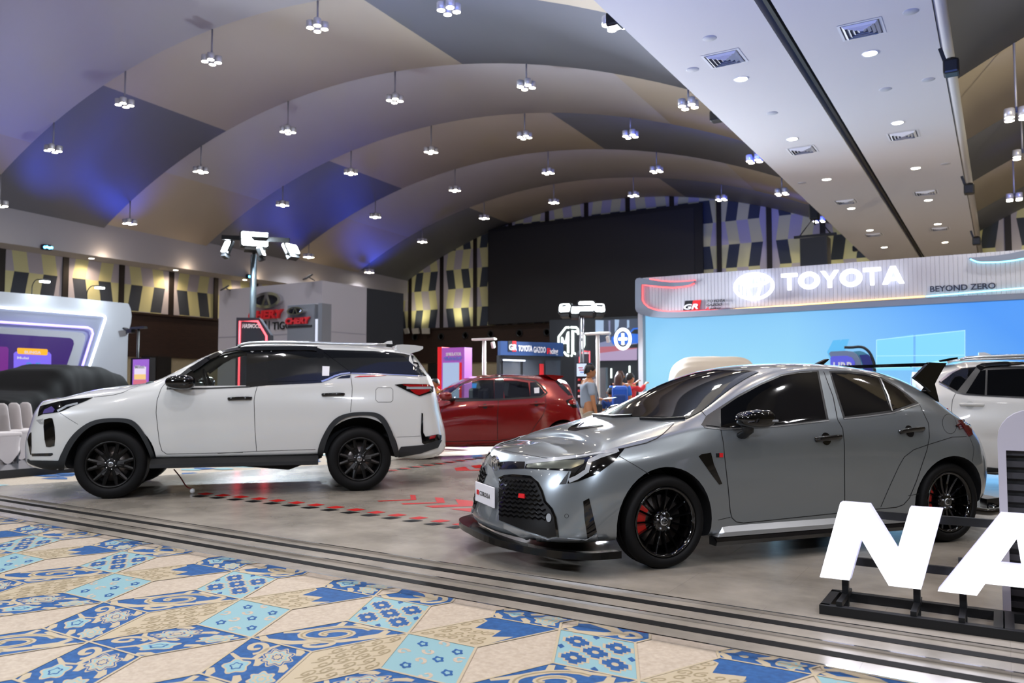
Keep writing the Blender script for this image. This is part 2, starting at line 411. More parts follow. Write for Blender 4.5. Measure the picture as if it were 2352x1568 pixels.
# rows of the same lamps behind and above the camera, out of the photo
for Y, xs in ((8.7, (-27, -23, -19, -14.8, -10.4, -6, 0.6, 4.5)), (4.1, (-24, -20, -16, -12, -8, -5.2, 2.4, 6)), (-0.5, (-19, -14.8, -10.4, -6, 0.6, 4.5)), (-5, (-16, -12, -8, 2.4, 6)), (8.71, (9, 14, 19)), (13.2, (4.5, 9.5, 15)), (17.7, (4.8, 9.5, 15)), (22.3, (2.5, 7, 12, 17)), (27, (4.8, 9.5, 15)), (31.8, (2.5, 7, 12))):
    for x in xs:
        z = (vz(x) if x < S0 else vzr(x)) - 0.9
        light('pendant_glow', 'SPOT', (x, Y, z), 260, '#fbf9fb', 0.14, (x, Y, 0), 130, 0.8)

ring_m = M('downlight_ring', '#dcdcdc', 0.4)
def make_downlight():
    e = empty('downlight', (0, 0, 0))
    MB().lathe([(0.085, 0.0), (0.11, -0.012), (0.118, 0.0), (0.118, 0.02)], 24).build('ring', [ring_m], e)
    MB().lathe([(0.0, -0.004), (0.095, -0.004), (0.095, 0.02)], 24).build('lens', [lamp_warm], e)
    return e
dl0 = make_downlight(); n = 0
for k in range(-3, 7):
    for x, side in ((-3.40, 'left'), (-1.51, 'right')):
        y = 12.58 + 3.645 * k
        if k >= 0:
            o = dl0 if n == 0 else copy_tree(dl0); n += 1
            o.location = (x, y, SOF_Z); tag(o, 'round recessed downlight in the white soffit, %s in the row %s of the slot' % (row_name(k) if k else 'nearest', side), 'lamp', 'downlights in the soffit')
        light('downlight_glow', 'SPOT', (x, y, SOF_Z - 0.04), 90, '#ffe2bd', 0.1, (x, y, 0), 140, 0.9)
for i, y in enumerate((17.66, 21.34, 24.97, 28.6)):
    o = copy_tree(dl0); o.location = (-29.85 + 0.15, y, SOF_Z); tag(o, 'round recessed downlight under the left wall ledge, %s from the left' % row_name(i).replace('nearest', 'first'), 'lamp', 'downlights under the left ledge')
    light('downlight_glow', 'SPOT', (-29.75, y, SOF_Z - 0.05), 160, '#ffe2bd', 0.1, (-30.0, y, 0), 150, 1.0)
    light('downlight_glow', 'POINT', (-28.72, y, SOF_Z - 0.02), 9, '#ffe2bd', 0.1)

# air diffusers, speaker discs and sprinklers of the soffit
dif_m = M('diffuser_white', '#c3c3c6', 0.5); dif_d = M('diffuser_gap', '#3a3d44', 0.6)
def make_diffuser():
    e = empty('air_diffuser', (0, 0, 0)); mb = MB()
    for k, h in enumerate((0.28, 0.225, 0.17, 0.115, 0.06)):
        z0 = -0.005 - 0.0 * k
        for a in range(4):
            c, s = [(0, -1), (1, 0), (0, 1), (-1, 0)][a]
            d = Matrix.Rotation(R(90 * a), 3, 'Z')
            q = [Vector((-h, -h, z0)), Vector((h, -h, z0)), Vector((h - 0.035, -h + 0.035, z0 - 0.03 + (0.028 if k == 0 else 0))), Vector((-h + 0.035, -h + 0.035, z0 - 0.03 + (0.028 if k == 0 else 0)))]
            mb.add([d @ v for v in q], [(0, 1, 2, 3)])
    mb.build('louvre', [dif_m], e, fix=False)
    MB().box((0, 0, 0.02), (0.52, 0.52, 0.04)).build('throat', [dif_d], e)
    return e
df0 = make_diffuser(); n = 0
for k in range(4):
    for x, side in ((-3.39, 'left'), (-1.50, 'right')):
        y = 11.65 + 5.45 * k; o = df0 if n == 0 else copy_tree(df0); n += 1; o.location = (x, y, SOF_Z)
        tag(o, 'square louvred air diffuser in the white soffit, %s one %s of the slot' % (row_name(k), side), 'vent', 'air diffusers in the soffit')
spk_m = M('speaker_grille', '#9fa0a6', 0.7)
sp0 = None
for i, (px, py, nm) in enumerate([(1630, 88, 'topmost left of the slot'), (1591, 160, 'second one left of the slot'), (2092, 27, 'topmost right of the slot'), (2034, 205, 'right of the slot below the nearest downlight'), (1774, 260, 'left of the slot between two downlights'), (2132, 183, 'near the right soffit edge'), (1842, 420, 'near the left edge below the second diffuser'), (2172, 376, 'near the right soffit edge, fifth down')]):
    p = G(px, py, SOF_Z)
    if sp0 is None: sp0 = MB().lathe([(0.0, -0.006), (0.09, -0.006), (0.10, 0.0), (0.10, 0.02)], 20).build('ceiling_speaker', [spk_m]); o = sp0
    else: o = sp0.copy(); COL.objects.link(o)
    o.location = tuple(map(float, p)); tag(o, 'small grey round ceiling speaker, ' + nm, 'speaker', 'round speakers in the soffit')
# uplights clamped to the soffit edges; they wash the vaults with blue
spot_b = M('spot_blue', '#101020', 0.4, emit='#4a70ff', es=3)
def make_spot():
    e = empty('stage_spotlight', (0, 0, 0))
    MB().box((0, 0, 0), (0.20, 0.24, 0.20), bev=0.03).build('housing', [black_metal], e)
    MB().lathe([(0.0, 0.13), (0.07, 0.13), (0.09, 0.11), (0.09, 0.0)], 16, 'Z').build('lens', [black_gloss], e)
    MB().bar((-0.06, 0, 0.05), (-0.13, 0, 0.30), 0.05).build('clamp', [black_metal], e)
    return e
us0 = make_spot(); n = 0
for px, py, x, lab in [(2185, 156, S1 + 0.15, 'nearest black spotlight clamped to the right edge of the soffit'), (2226, 435, S1 + 0.15, 'black spotlight at the right soffit edge, halfway along'), (2243, 554, S1 + 0.15, 'farthest black spotlight at the right soffit edge, just above the white booth'),
                       (1645, 268, S0 - 0.2, 'black spotlight clamped to the left edge of the soffit'), (1413, 48, S0 - 0.2, 'black spotlight on the left soffit edge beside the nearest right pendant'), (1965, 571, S0 - 0.2, 'tiny far spotlight at the left soffit edge above the white booth')]:
    p = PX(px, py, x); o = us0 if n == 0 else copy_tree(us0); n += 1
    o.location = tuple(map(float, p)); o.rotation_euler = (0, 0, 0 if x > S1 else math.pi); tag(o, lab, 'spotlight', 'spotlights on the soffit edges')
for p, to, en in [((S0 - 0.4, 9.5, 6.2), (-11.5, 11.5, 10.2), 700), ((S0 - 0.4, 20.0, 6.4), (-8.5, 24.5, 9.2), 900), ((S0 - 0.4, 30, 6.4), (-8.0, 33, 9.0), 800),
                  ((S1 + 0.4, 14, 6.3), (4, 19, 9.0), 150), ((S1 + 0.4, 24, 6.3), (3, 29, 8.6), 220)]:
    light('wash_and_fill', 'SPOT', p, en, '#3f5cff', 0.5, to, 75, 1.0)
fx_m = M('fixture_cyan', '#0a1430', 0.4, emit='#5fc8ff', es=6)
fx_s = M('fixture_shell', '#0d1c3c', 0.4)
for px, py, lab in ((107, 568, 'blue glowing moving head under the left ledge, near the left edge of the photo'), (574, 635, 'blue glowing moving head under the left ledge, behind the tall floodlight mast')):
    p = PX(px, py, XF + 0.12); e = empty('moving_head', p, 0, lab, 'spotlight', 'blue moving heads under the left ledge')
    MB().box((0, 0, 0), (0.2, 0.36, 0.2), bev=0.05).build('housing', [fx_s], e)
    for k in range(4): MB().lathe([(0, 0.0), (0.05, 0.0)], 12, 'X', (0.11, -0.12 + 0.08 * k, 0.02 * (k % 2) - 0.02)).build('lens', [fx_m], e)
    light('wash_and_fill', 'SPOT', (p[0] + 0.4, p[1], p[2] + 0.1), 220, '#3c58ff', 0.5, (-24.5, p[1] - 1.5, 9.5), 70, 1.0)
light('wash_and_fill', 'SPOT', (-28.5, 19, 6.4), 230, '#3c58ff', 0.5, (-25.0, 15.5, 9.2), 75, 1.0)
light('wash_and_fill', 'SPOT', (-28.5, 33, 6.4), 260, '#3c58ff', 0.5, (-25.5, 30.0, 9.0), 80, 1.0)
light('wash_and_fill', 'SPOT', (-28.5, 12, 6.4), 330, '#4a60ff', 0.5, (-24, 9.5, 9.2), 90, 1.0)
light('wash_and_fill', 'SPOT', (-28.5, 27, 6.4), 240, '#3c58ff', 0.5, (-25.5, 25.0, 9.0), 60, 1.0)
light('wash_and_fill', 'SPOT', (-1.6, -1.5, 1.6), 5200, '#5a86ff', 0.3, (-2.4, 8.0, 6.15), 60, 1.0)  # added unseen spot to tint the near soffit blue, no fixture stands there
light('wash_and_fill', 'SPOT', (9, 4, 2.5), 7500, '#fff0c8', 0.3, (3.5, 19, 8.6), 60, 1.0)  # added unseen warm spot, only brightens the right-hand vault
light('wash_and_fill', 'SPOT', (-6, -8, 2.6), 380, '#8f90e8', 1.5, (-15, 9, 10), 60, 1.0)  # added unseen lilac fill from behind the camera for the left vault
for px, py in ((87, 440), (63, 310), (530, 300), (808, 585), (805, 325)):        # small hot blue reflections are beams of narrow heads
    pass

# ================================================================ floors
carp_base = mottled(M('carpet_beige', '#a39888', 0.95), '#9b8f7f', '#ada191', 40)
carp_cream = M('carpet_cream', '#a3977f', 0.95); carp_blue = mottled(M('carpet_blue', '#1a487c', 0.95), '#153f70', '#215288', 30)
carp_light = M('carpet_light_blue', '#789aa0', 0.95); carp_grey = M('carpet_grey_green', '#85795e', 0.95)
mb = MB(); mb.quad((-30.4, -14.2, CARPET_Z), (24.2, -14.2, CARPET_Z), (24.2, 36.1, CARPET_Z), (-30.4, 36.1, CARPET_Z)); structure(mb.build('floor', [carp_base], fix=False))

def carpet_pattern():
    mb = MB(); W_, H_ = 0.443, 0.505
    z0 = CARPET_Z; cnt = [0]; seen = set()
    def ribbon(Q, pts, w, mi, lay, taper=False):
        cnt[0] += 1; n = len(pts); L = []; Rr = []
        P = [Q(u, v) for u, v in pts]
        for i in range(n):
            a = P[max(i - 1, 0)]; b = P[min(i + 1, n - 1)]; tx, ty = b[0] - a[0], b[1] - a[1]; l = math.hypot(tx, ty) or 1
            ww = w * (0.35 + 0.65 * math.sin(math.pi * min(1, (i + 0.6) / n))) if taper else w
            L.append((P[i][0] - ty / l * ww, P[i][1] + tx / l * ww, z0 + lay + cnt[0] * 1.2e-7)); Rr.append((P[i][0] + ty / l * ww, P[i][1] - tx / l * ww, z0 + lay + cnt[0] * 1.2e-7))
        mb.add(L + Rr, [(i, i + 1, n + i + 1, n + i) for i in range(n - 1)], mi)
    def poly(Q, pts, mi, lay):
        cnt[0] += 1; P = [(*Q(u, v), z0 + lay + cnt[0] * 1.2e-7) for u, v in pts]
        k = len(mb.v)
        mb.add(P, tess([(p[0], p[1]) for p in P]), mi)
    def spiral(cx, cy, r0, turns, a0, n=26, sgn=1, k=0.16):
        return [(cx + r0 * (1 - t * (1 - k)) * math.cos(a0 + sgn * t * turns * 6.283), cy + r0 * (1 - t * (1 - k)) * math.sin(a0 + sgn * t * turns * 6.283)) for t in [i / n for i in range(n + 1)]]
    def flower(Q, cx, cy, r, n, cols, lay, rng):
        for q, (mi, f) in enumerate(cols):
            pts = []
            for i in range(n * 6):
                a = 2 * math.pi * i / (n * 6); rr = r * f * (1 + 0.16 * math.cos(n * a)); pts.append((cx + rr * math.cos(a), cy + rr * math.sin(a)))
            poly(Q, pts, mi, lay + 0.0003 * q)
    def cross(Q, cx, cy, s, lay):
        st = [(1, .35), (.65, .35), (.65, .65), (.35, .65), (.35, 1)]
        pts = []
        for q in range(4):
            c, sn = [(1, 0), (0, 1), (-1, 0), (0, -1)][q]
            for x, y in st: pts.append((cx + s * (x * c - y * sn), cy + s * (x * sn + y * c)))
        poly(Q, [(cx + (x - cx) * 1.25, cy + (y - cy) * 1.25) for x, y in pts], 1, lay); poly(Q, pts, 2, lay + 0.0003)
        poly(Q, [(cx + 0.3 * s * math.cos(a * 0.7854), cy + 0.3 * s * math.sin(a * 0.7854)) for a in range(8)], 1, lay + 0.0006)
    L1, L2, L3, L4 = 0.0012, 0.0018, 0.0024, 0.0034
    def tile(kind, Q, rng):
        rim = [(0, 0), (1, 0), (1, 1), (0, 1)]
        if kind == 'plain': return
        base = {'scroll': 2, 'floral': 2, 'cross': 3, 'small': 3, 'filigree': 1, 'band': 2}[kind]
        poly(Q, rim, base, L1)
        if kind == 'scroll':
            ribbon(Q, spiral(0.45, 0.55, 0.36, 1.6, 1.2), 0.022, 1, L2); ribbon(Q, spiral(0.45, 0.55, 0.36, 1.6, 1.2), 0.006, 4, L3)
            ribbon(Q, spiral(0.74, 0.2, 0.2, 1.3, 3.6, sgn=-1), 0.018, 1, L2); ribbon(Q, [(0.02, 0.1), (0.2, 0.02), (0.5, 0.1), (0.8, 0.42), (0.98, 0.9)], 0.03, 1, L2, True)
            ribbon(Q, [(0.05, 0.95), (0.2, 0.78), (0.14, 0.5), (0.04, 0.3)], 0.026, 1, L2, True); ribbon(Q, [(0.75, 0.95), (0.86, 0.8), (0.8, 0.6)], 0.028, 1, L2, True)
            ribbon(Q, [(0.2, 0.96), (0.5, 0.93), (0.72, 0.98)], 0.02, 1, L2, True)
        elif kind == 'floral':
            flower(Q, 0.3, 0.66, 0.17, 8, [(1, 1.25), (2, 1.12), (1, 1.0), (3, 0.78), (1, 0.62), (2, 0.4), (1, 0.3)], L2, rng)
            flower(Q, 0.68, 0.3, 0.14, 5, [(1, 1.2), (3, 1.0), (2, 0.55), (3, 0.4)], L2, rng); flower(Q, 0.8, 0.78, 0.13, 7, [(1, 1.25), (3, 1.0), (1, 0.8), (3, 0.5), (1, 0.3)], L2, rng)
            ribbon(Q, spiral(0.2, 0.24, 0.17, 1.2, 0.4), 0.016, 1, L2); ribbon(Q, [(0.02, 0.5), (0.15, 0.42), (0.45, 0.4), (0.52, 0.2), (0.45, 0.03)], 0.018, 1, L2, True)
            for c in ((0.5, 0.88), (0.93, 0.5), (0.08, 0.86), (0.92, 0.08), (0.5, 0.5)): ribbon(Q, [(c[0] - 0.08, c[1] - 0.05), (c[0], c[1] + 0.02), (c[0] + 0.08, c[1] + 0.03)], 0.022, 1, L2, True)
        elif kind == 'cross':
            for c in ((0.28, 0.26), (0.72, 0.74), (0.26, 0.78), (0.76, 0.24), (0.5, 0.5)): cross(Q, c[0], c[1], 0.155, L2)
            for c in ((0.5, 0.06), (0.5, 0.94), (0.05, 0.5), (0.95, 0.5)): poly(Q, [(c[0] - 0.07, c[1]), (c[0], c[1] - 0.05), (c[0] + 0.07, c[1]), (c[0], c[1] + 0.05)], 2, L2)
        elif kind == 'small':
            for c in ((0.2, 0.3), (0.5, 0.62), (0.8, 0.28), (0.76, 0.82), (0.22, 0.8)): flower(Q, c[0], c[1], 0.065, 5, [(2, 1.1), (3, 0.5)], L2, rng)
            for c in ((0.36, 0.45), (0.62, 0.4), (0.42, 0.88), (0.9, 0.6), (0.08, 0.55), (0.5, 0.12)): ribbon(Q, spiral(c[0], c[1], 0.09, 0.9, rng.random() * 6, 12), 0.009, 0, L2)
        elif kind == 'filigree':
            for c in [(0.12 + 0.19 * a_ + 0.09 * (b_ % 2), 0.12 + 0.19 * b_) for a_ in range(4) for b_ in range(5)]: ribbon(Q, spiral(c[0], c[1], 0.085, 1.2, rng.random() * 6, 14, sgn=rng.choice((-1, 1))), 0.0055, 4, L2); ribbon(Q, [(c[0] - .08, c[1] + .03), (c[0], c[1] + .09), (c[0] + .08, c[1] + .07)], 0.007, 4, L2, True)
        elif kind == 'band':
            poly(Q, [(0, 0), (1, 0), (0.92, 0.5), (0.75, 0.38), (0.6, 0.62), (0.3, 0.55), (0.12, 0.85), (0, 0.9)], 1, L2)
            for c in ((0.12, 0.12), (0.3, 0.12), (0.48, 0.13), (0.66, 0.12), (0.84, 0.12), (0.2, 0.28), (0.38, 0.28), (0.56, 0.28), (0.74, 0.26), (0.1, 0.42), (0.28, 0.44), (0.46, 0.44), (0.62, 0.46), (0.08, 0.6), (0.06, 0.76)): ribbon(Q, spiral(c[0], c[1], 0.08, 1.2, rng.random() * 6, 14, sgn=rng.choice((-1, 1))), 0.0055, 4, L3)
    # rhombs of a stretched triangular lattice, three lying around every joint
    V_ = [['plain'], ['plain'], ['plain'], ['filigree']]; D1 = ['cross', 'floral', 'floral', 'small']; D2 = ['scroll', 'floral', 'scroll', 'band']
    rng = random.Random(3); A_ = 0.4445; HH = 0.491; X0, Y0 = -2.113, 3.965
    def pt(i, j): return (X0 + A_ * (i + j / 2), Y0 + HH * j)
    for j in range(-7, 4):
        for i in range(-40, 30):
            if (i - j) % 3: continue                     # joints where six rhombs meet
            for o_, (dp, dq, ds) in enumerate((((0, -1), (1, -1), (1, -2)), ((1, -1), (1, 0), (2, -1)), ((1, 0), (0, 1), (1, 1)))):
                r_, p_, q_, s_ = pt(i, j), pt(i + dp[0], j + dp[1]), pt(i + dq[0], j + dq[1]), pt(i + ds[0], j + ds[1])
                c = ((r_[0] + s_[0]) / 2, (r_[1] + s_[1]) / 2)
                if math.hypot(*c) > 11.5 or c[1] < 0.9 or c[1] > 5.0 or c[0] > 1.5: continue
                def Q(u, v): return (r_[0] + u * (p_[0] - r_[0]) + v * (q_[0] - r_[0]), r_[1] + u * (p_[1] - r_[1]) + v * (q_[1] - r_[1]))
                kind = (V_[j % 4][0], D1[j % 4], D2[j % 4])[o_]
                tile(kind, Q, rng)
                for e_ in (((0, 0), (0, 1)), ((0, 0), (1, 0)), ((1, 0), (1, 1)), ((0, 1), (1, 1))):
                    a_, b_ = Q(*e_[0]), Q(*e_[1]); key = (round((a_[0] + b_[0]) * 50), round((a_[1] + b_[1]) * 50))
                    if key not in seen: seen.add(key); ribbon(Q, e_, 0.007, 1, L4)
    return mb
# the pattern runs under the stage edge, as carpet does
o = carpet_pattern().build('carpet_pattern', [carp_base, carp_cream, carp_blue, carp_light, carp_grey], fix=False); o.name = 'trim_5'; structure(o)
# distant carpet beyond the stage keeps the same colours as large broken patches
mb = MB(); rng = random.Random(5)
for i in range(90):
    x, y = rng.uniform(-13.2, -9.6), rng.uniform(4.2, 11.5)
    pts = [(x + rng.uniform(.1, .28) * math.cos(a * 1.047), y + rng.uniform(.08, .2) * math.sin(a * 1.047), CARPET_Z + 0.001 + 0.0001 * i) for a in range(6)]
    mb.add(pts, [tuple(range(6))], rng.choice((0, 0, 1)))
structure(mb.build('trim_6', [carp_blue, carp_light], fix=False))

# ---------------------------------------------------------------- display platform with three low steps
vinyl = M('vinyl_stone', '#8b8378', 0.22)
tc = node(vinyl, 'ShaderNodeTexCoord'); n1 = node(vinyl, 'ShaderNodeTexNoise'); n1.inputs['Scale'].default_value = 1.3; n1.inputs['Detail'].default_value = 9; n1.inputs['Roughness'].default_value = 0.62
cr = node(vinyl, 'ShaderNodeValToRGB'); cr.color_ramp.elements[0].position = 0.3; cr.color_ramp.elements[1].position = 0.72
cr.color_ramp.elements[0].color = lin('#716c64'); cr.color_ramp.elements[1].color = lin('#9c958a')
bk = node(vinyl, 'ShaderNodeTexBrick'); bk.inputs['Scale'].default_value = 1.0; bk.inputs['Brick Width'].default_value = 1.2; bk.inputs['Row Height'].default_value = 0.6; bk.inputs['Mortar Size'].default_value = 0.002
bk.inputs['Color1'].default_value = (0.94, 0.94, 0.94, 1); bk.inputs['Color2'].default_value = (1, 1, 1, 1); bk.inputs['Mortar'].default_value = (0.8, 0.8, 0.8, 1)
mx = node(vinyl, 'ShaderNodeMix'); mx.data_type = 'RGBA'; mx.blend_type = 'MULTIPLY'; mx.inputs[0].default_value = 1.0
link(vinyl, tc.outputs['Object'], n1.inputs[0]); link(vinyl, tc.outputs['Object'], bk.inputs[0]); link(vinyl, n1.outputs[0], cr.inputs[0])
link(vinyl, cr.outputs[0], mx.inputs[6]); link(vinyl, bk.outputs[0], mx.inputs[7]); link(vinyl, mx.outputs[2], bsdf(vinyl).inputs['Base Color'])
mr = node(vinyl, 'ShaderNodeMapRange'); mr.inputs[1].default_value = 0.3; mr.inputs[2].default_value = 0.7; mr.inputs[3].default_value = 0.20; mr.inputs[4].default_value = 0.27
link(vinyl, n1.outputs[0], mr.inputs[0]); link(vinyl, mr.outputs[0], bsdf(vinyl).inputs['Roughness'])
grip_m = M('grip_strip', '#171717', 0.85, spec=0.12)
def edge_y(x, k): return 4.26 - 0.028 * (x + 8.63) + 0.325 * k          # k = 0, 1, 2: the three nosings
XL_, XR_ = -13.0, 9.0
def left_x(y): return -10.94 + (y - 5.39) * 0.375
pl = empty('display_platform', (-2, 11, CARPET_Z), 0, 'low stone-look show platform with chrome-edged steps, carrying all the cars', 'stage')
pl.location = (0, 0, 0)
mb = MB(); lx = [left_x(edge_y(-11, k)) for k in range(3)]
deck = [(lx[2], edge_y(lx[2], 2)), (XR_, edge_y(XR_, 2)), (XR_, 18.9), (left_x(18.9) + 0.0, 18.9)]
mb.prism(deck, lambda u, v, t: (u, v, t), CARPET_Z, 0.0); mb.build('deck', [vinyl], pl)
for k, top in ((0, -0.03), (1, -0.015)):
    MB().prism([(lx[k], edge_y(lx[k], k)), (XR_, edge_y(XR_, k)), (XR_, edge_y(XR_, k + 1)), (lx[k + 1], edge_y(lx[k + 1], k + 1))], lambda u, v, t: (u, v, t), CARPET_Z, top).build('step', [vinyl], pl)
    MB().prism([(lx[k] + 0.1, edge_y(lx[k], k) + 0.145), (XR_, edge_y(XR_, k) + 0.145), (XR_, edge_y(XR_, k) + 0.225), (lx[k] + 0.13, edge_y(lx[k], k) + 0.225)], lambda u, v, t: (u, v, t), top, top + 0.002).build('grip_strip', [grip_m], pl)
for k, (zb, zt) in enumerate(((CARPET_Z, -0.03), (-0.03, -0.015), (-0.015, 0.0))):
    mb = MB(); zt += 0.0005
    mb.add([(lx[k], edge_y(lx[k], k) - 0.003, zb), (XR_, edge_y(XR_, k) - 0.003, zb), (XR_, edge_y(XR_, k) - 0.003, zt), (lx[k], edge_y(lx[k], k) - 0.003, zt), (XR_, edge_y(XR_, k) + 0.014, zt), (lx[k], edge_y(lx[k], k) + 0.014, zt)], [(0, 1, 2, 3), (3, 2, 4, 5)])
    mb.build('chrome_nosing', [chrome], pl)

# decals on the platform: red and black checks, red arrows
red_tape = M('tape_red', '#98110f', 0.7, spec=0.12); blk_tape = M('tape_black', '#0c0c0d', 0.8, spec=0.06); wht_tape = M('vinyl_white', '#d8d8d8', 0.35)
mb = MB(); n = 14
for i in range(n):
    f = i / (n - 1); px = 472 + 590 * (0.87 * f + 0.13 * f * f); py = 1134 + 70 * (0.62 * f + 0.38 * f * f); k_ = 0.86 + 0.2 * f
    for mi, off, Lq_ in ((0, (0, 0), ((-23, 0.2), (2, -3.6), (23, -0.6), (-1.6, 3.2))), (1, (-14, 6.2), ((-24, .3), (.8, -2.8), (25, -.3), (-2.5, 3.1)))):
        mb.add([tuple(G(px + (off[0] + a) * k_, py + (off[1] + b) * k_) + np.array([0, 0, 0.0025 + 0.0003 * mi])) for a, b in Lq_], [(0, 1, 2, 3)], mi)
tag(mb.build('checker_tape', [red_tape, blk_tape], fix=False), 'strip of red and black checks on the platform in front of the white SUV', 'floor decal')
mb = MB(); a, b = G(895, 1081), G(1100, 1052)
for i in range(9):
    p = a + (b - a) * i / 8; 
    for mi, oy in ((0, 0.07), (1, -0.03)): mb.add([(p[0] + u, p[1] + oy + v, 0.0025) for u, v in ((-0.13, 0.0), (0.0, -0.07), (0.13, 0.0), (0.0, 0.07))], [(0, 1, 2, 3)], mi)
tag(mb.build('checker_tape', [red_tape, blk_tape], fix=False), 'strip of red and black checks between the white SUV and the red car', 'floor decal')
def chevron(px, lab):
    mb = MB(); mb.add([tuple(G(x, y) + np.array([0, 0, 0.0025])) for x, y in px], tess([tuple(G(x, y)[:2]) for x, y in px]))
    tag(mb.build('arrow_decal', [red_tape], fix=False), lab, 'floor decal', 'red arrows on the platform')
cz = lambda L: [(380 + x * 0.3316, 1040 + y * 0.3316) for x, y in L]
chevron(cz([(1465, 332), (1700, 322), (1695, 290), (1732, 292), (1738, 326), (1480, 337)]), 'thinnest red floor arrow, farthest left before the grey car')
chevron(cz([(1630, 350), (1880, 342), (1865, 308), (1925, 313), (1937, 346), (1650, 358)]), 'second red floor arrow from the left before the grey car')
chevron(cz([(1795, 368), (2030, 358), (2008, 321), (2125, 332), (2145, 368), (1850, 380)]), 'third and widest whole red floor arrow before the grey car')
chevron(cz([(1965, 388), (2215, 380), (2190, 340), (2330, 350), (2345, 395), (2110, 408)]), 'red floor arrow running under the number plate of the grey car')
chevron(cz([(2000, 105), (2075, 95), (2110, 118), (2240, 112), (2240, 122), (2015, 124)]), 'red floor arrow between the two cars, nearer the red one')
chevron(cz([(2115, 90), (2180, 80), (2215, 100), (2290, 96), (2260, 106), (2145, 106)]), 'smaller red floor arrow right beside the grey bonnet emblem')
mb = MB(); w_ = [G(x, y) for x, y in ((760, 1062), (1130, 1042), (1130, 1080), (900, 1100))]

# sensor ball on a red cable under the white SUV
e = empty('charging_cable', G(442, 1133), 0, 'thin red and black cable with a white ball end hanging below the white SUV', 'cable')
q0 = G(442, 1133)
def rel(p): return tuple(np.array(p) - q0)
top = on_plane(400, 1078, G(400, 1125), np.array([-0.7, -0.7, 0]))
mb = MB(); mb.tube(smooth_path([rel(top), rel(top * 0.6 + q0 * 0.4 + np.array([-0.02, 0, 0.02])), rel(top * 0.3 + q0 * 0.7 + np.array([-0.01, 0, 0.0])), (0, 0, 0.05)], 6), 0.008, 6); mb.build('wire', [M('wire_red', '#6a1512', 0.4)], e)
MB().lathe([(0.0, 0.06), (0.022, 0.052), (0.03, 0.03), (0.022, 0.008), (0.0, 0.0)], 12).build('ball', [M('ball_white', '#e4e4e4', 0.3)], e)
# ================================================================ booths behind the cars
def emis(name, col, s): return M(name, col if s > 1.25 else '#0c0c0e', 0.5, emit=col, es=s * (0.68 if s < 1.25 else 1.0))
def facing(P0, xdir):                                     # lettering frame on an upright face, reading along xdir
    return frame(P0, xdir, (0, 0, 1))
XP, XN, YP, YN = (1, 0, 0), (-1, 0, 0), (0, 1, 0), (0, -1, 0)

# ---- white ribbed booth with the big emblem, at Y = 18.5
YT = 18.5
booth_w = M('booth_white', '#a8a8ac', 0.5); booth_g = M('booth_grey', '#6f7681', 0.4); glow_white = emis('glow_white', '#eef2ff', 1.3)
glow_red = emis('glow_red', '#ff4a4a', 3.0); glow_warm = emis('glow_warm', '#ffc46a', 3.0); glow_cyan = emis('glow_cyan', '#7fe6ff', 2.5)
tb = empty('exhibition_booth', (-3, YT, 0), 0, 'white ribbed booth with grey band, lit emblem lettering and a wide sky-blue video wall', 'booth')
tb.location = (0, 0, 0)
def T(px, py): p = PY(px, py, YT); return (p[0], p[2])
x0, x1 = T(1467, 700)[0], 4.2; ztop, zlo, zled = 3.93, 3.16, 3.0
mb = MB(); nr = int((x1 - x0 - 0.15) / 0.082)            # ribs of the fascia
prof = []
for i in range(nr):
    xa = x0 + 0.12 + i * 0.082
    prof += [(xa, 0.0), (xa + 0.008, 0.008), (xa + 0.074, 0.008), (xa + 0.082, 0.0)]
vs = [(x, YT - d - 0.02, z) for z in (3.08, ztop) for x, d in prof]; n = len(prof)
mb.add(vs, [(i, i + 1, n + i + 1, n + i) for i in range(n - 1)]); mb.box(((x0 + x1) / 2, YT + 0.30, (3.05 + ztop) / 2), (x1 - x0 - 0.2, 0.56, ztop - 3.05))
mb.build('ribbed_fascia', [booth_w], tb)
# grey frame: swoosh on the left, lower band, swoosh on the right
def TP(L): return [T(*p) for p in L]
z4 = lambda L: [(1440 + x * 0.13605, 560 + y * 0.13605) for x, y in L]
sw = TP(z4([(165, 625), (190, 590), (240, 578), (300, 590), (400, 605), (560, 632), (740, 650), (900, 650), (1040, 640), (1170, 625), (1140, 665), (1070, 700), (940, 722), (800, 732), (620, 724), (440, 705), (270, 690), (270, 950), (300, 1010), (380, 1080), (520, 1130), (700, 1148), (900, 1148)]))
bot = TP(z4([(900, 1247), (620, 1250), (400, 1232), (260, 1200), (190, 1150), (165, 1100)]))
xr = x1
band = sw + [(T(1900, 0)[0] if False else T(2125, 683)[0], 3.055), (xr, 3.11)] + [(xr, 2.985), (T(2125, 700)[0], 2.945)] + bot
mb = MB(); mb.prism(band, lambda u, v, t: (u, t, v), YT - 0.10, YT + 0.5); mb.build('grey_frame', [booth_g], tb)
q = lambda L: [(2000 + x * 0.14966, 540 + y * 0.14966) for x, y in L]
sw2 = TP(q([(1510, 355), (1680, 345), (1900, 325), (2100, 298), (2352, 245)])) + [(x1, T(2352, 578)[1] + 0.25)] + [(x1, T(2352, 595)[1] + 0.22)] + TP(q([(2352, 355), (2150, 390), (1950, 410), (1700, 415), (1620, 400)]))
MB().prism(sw2, lambda u, v, t: (u, t, v), YT - 0.10, YT - 0.03).build('grey_swoosh', [booth_g], tb)
def strip(pts, mat, name, r=0.012):
    MB().tube([(u, YT - 0.06, v) for u, v in pts], r, 6).build(name, [mat], tb)
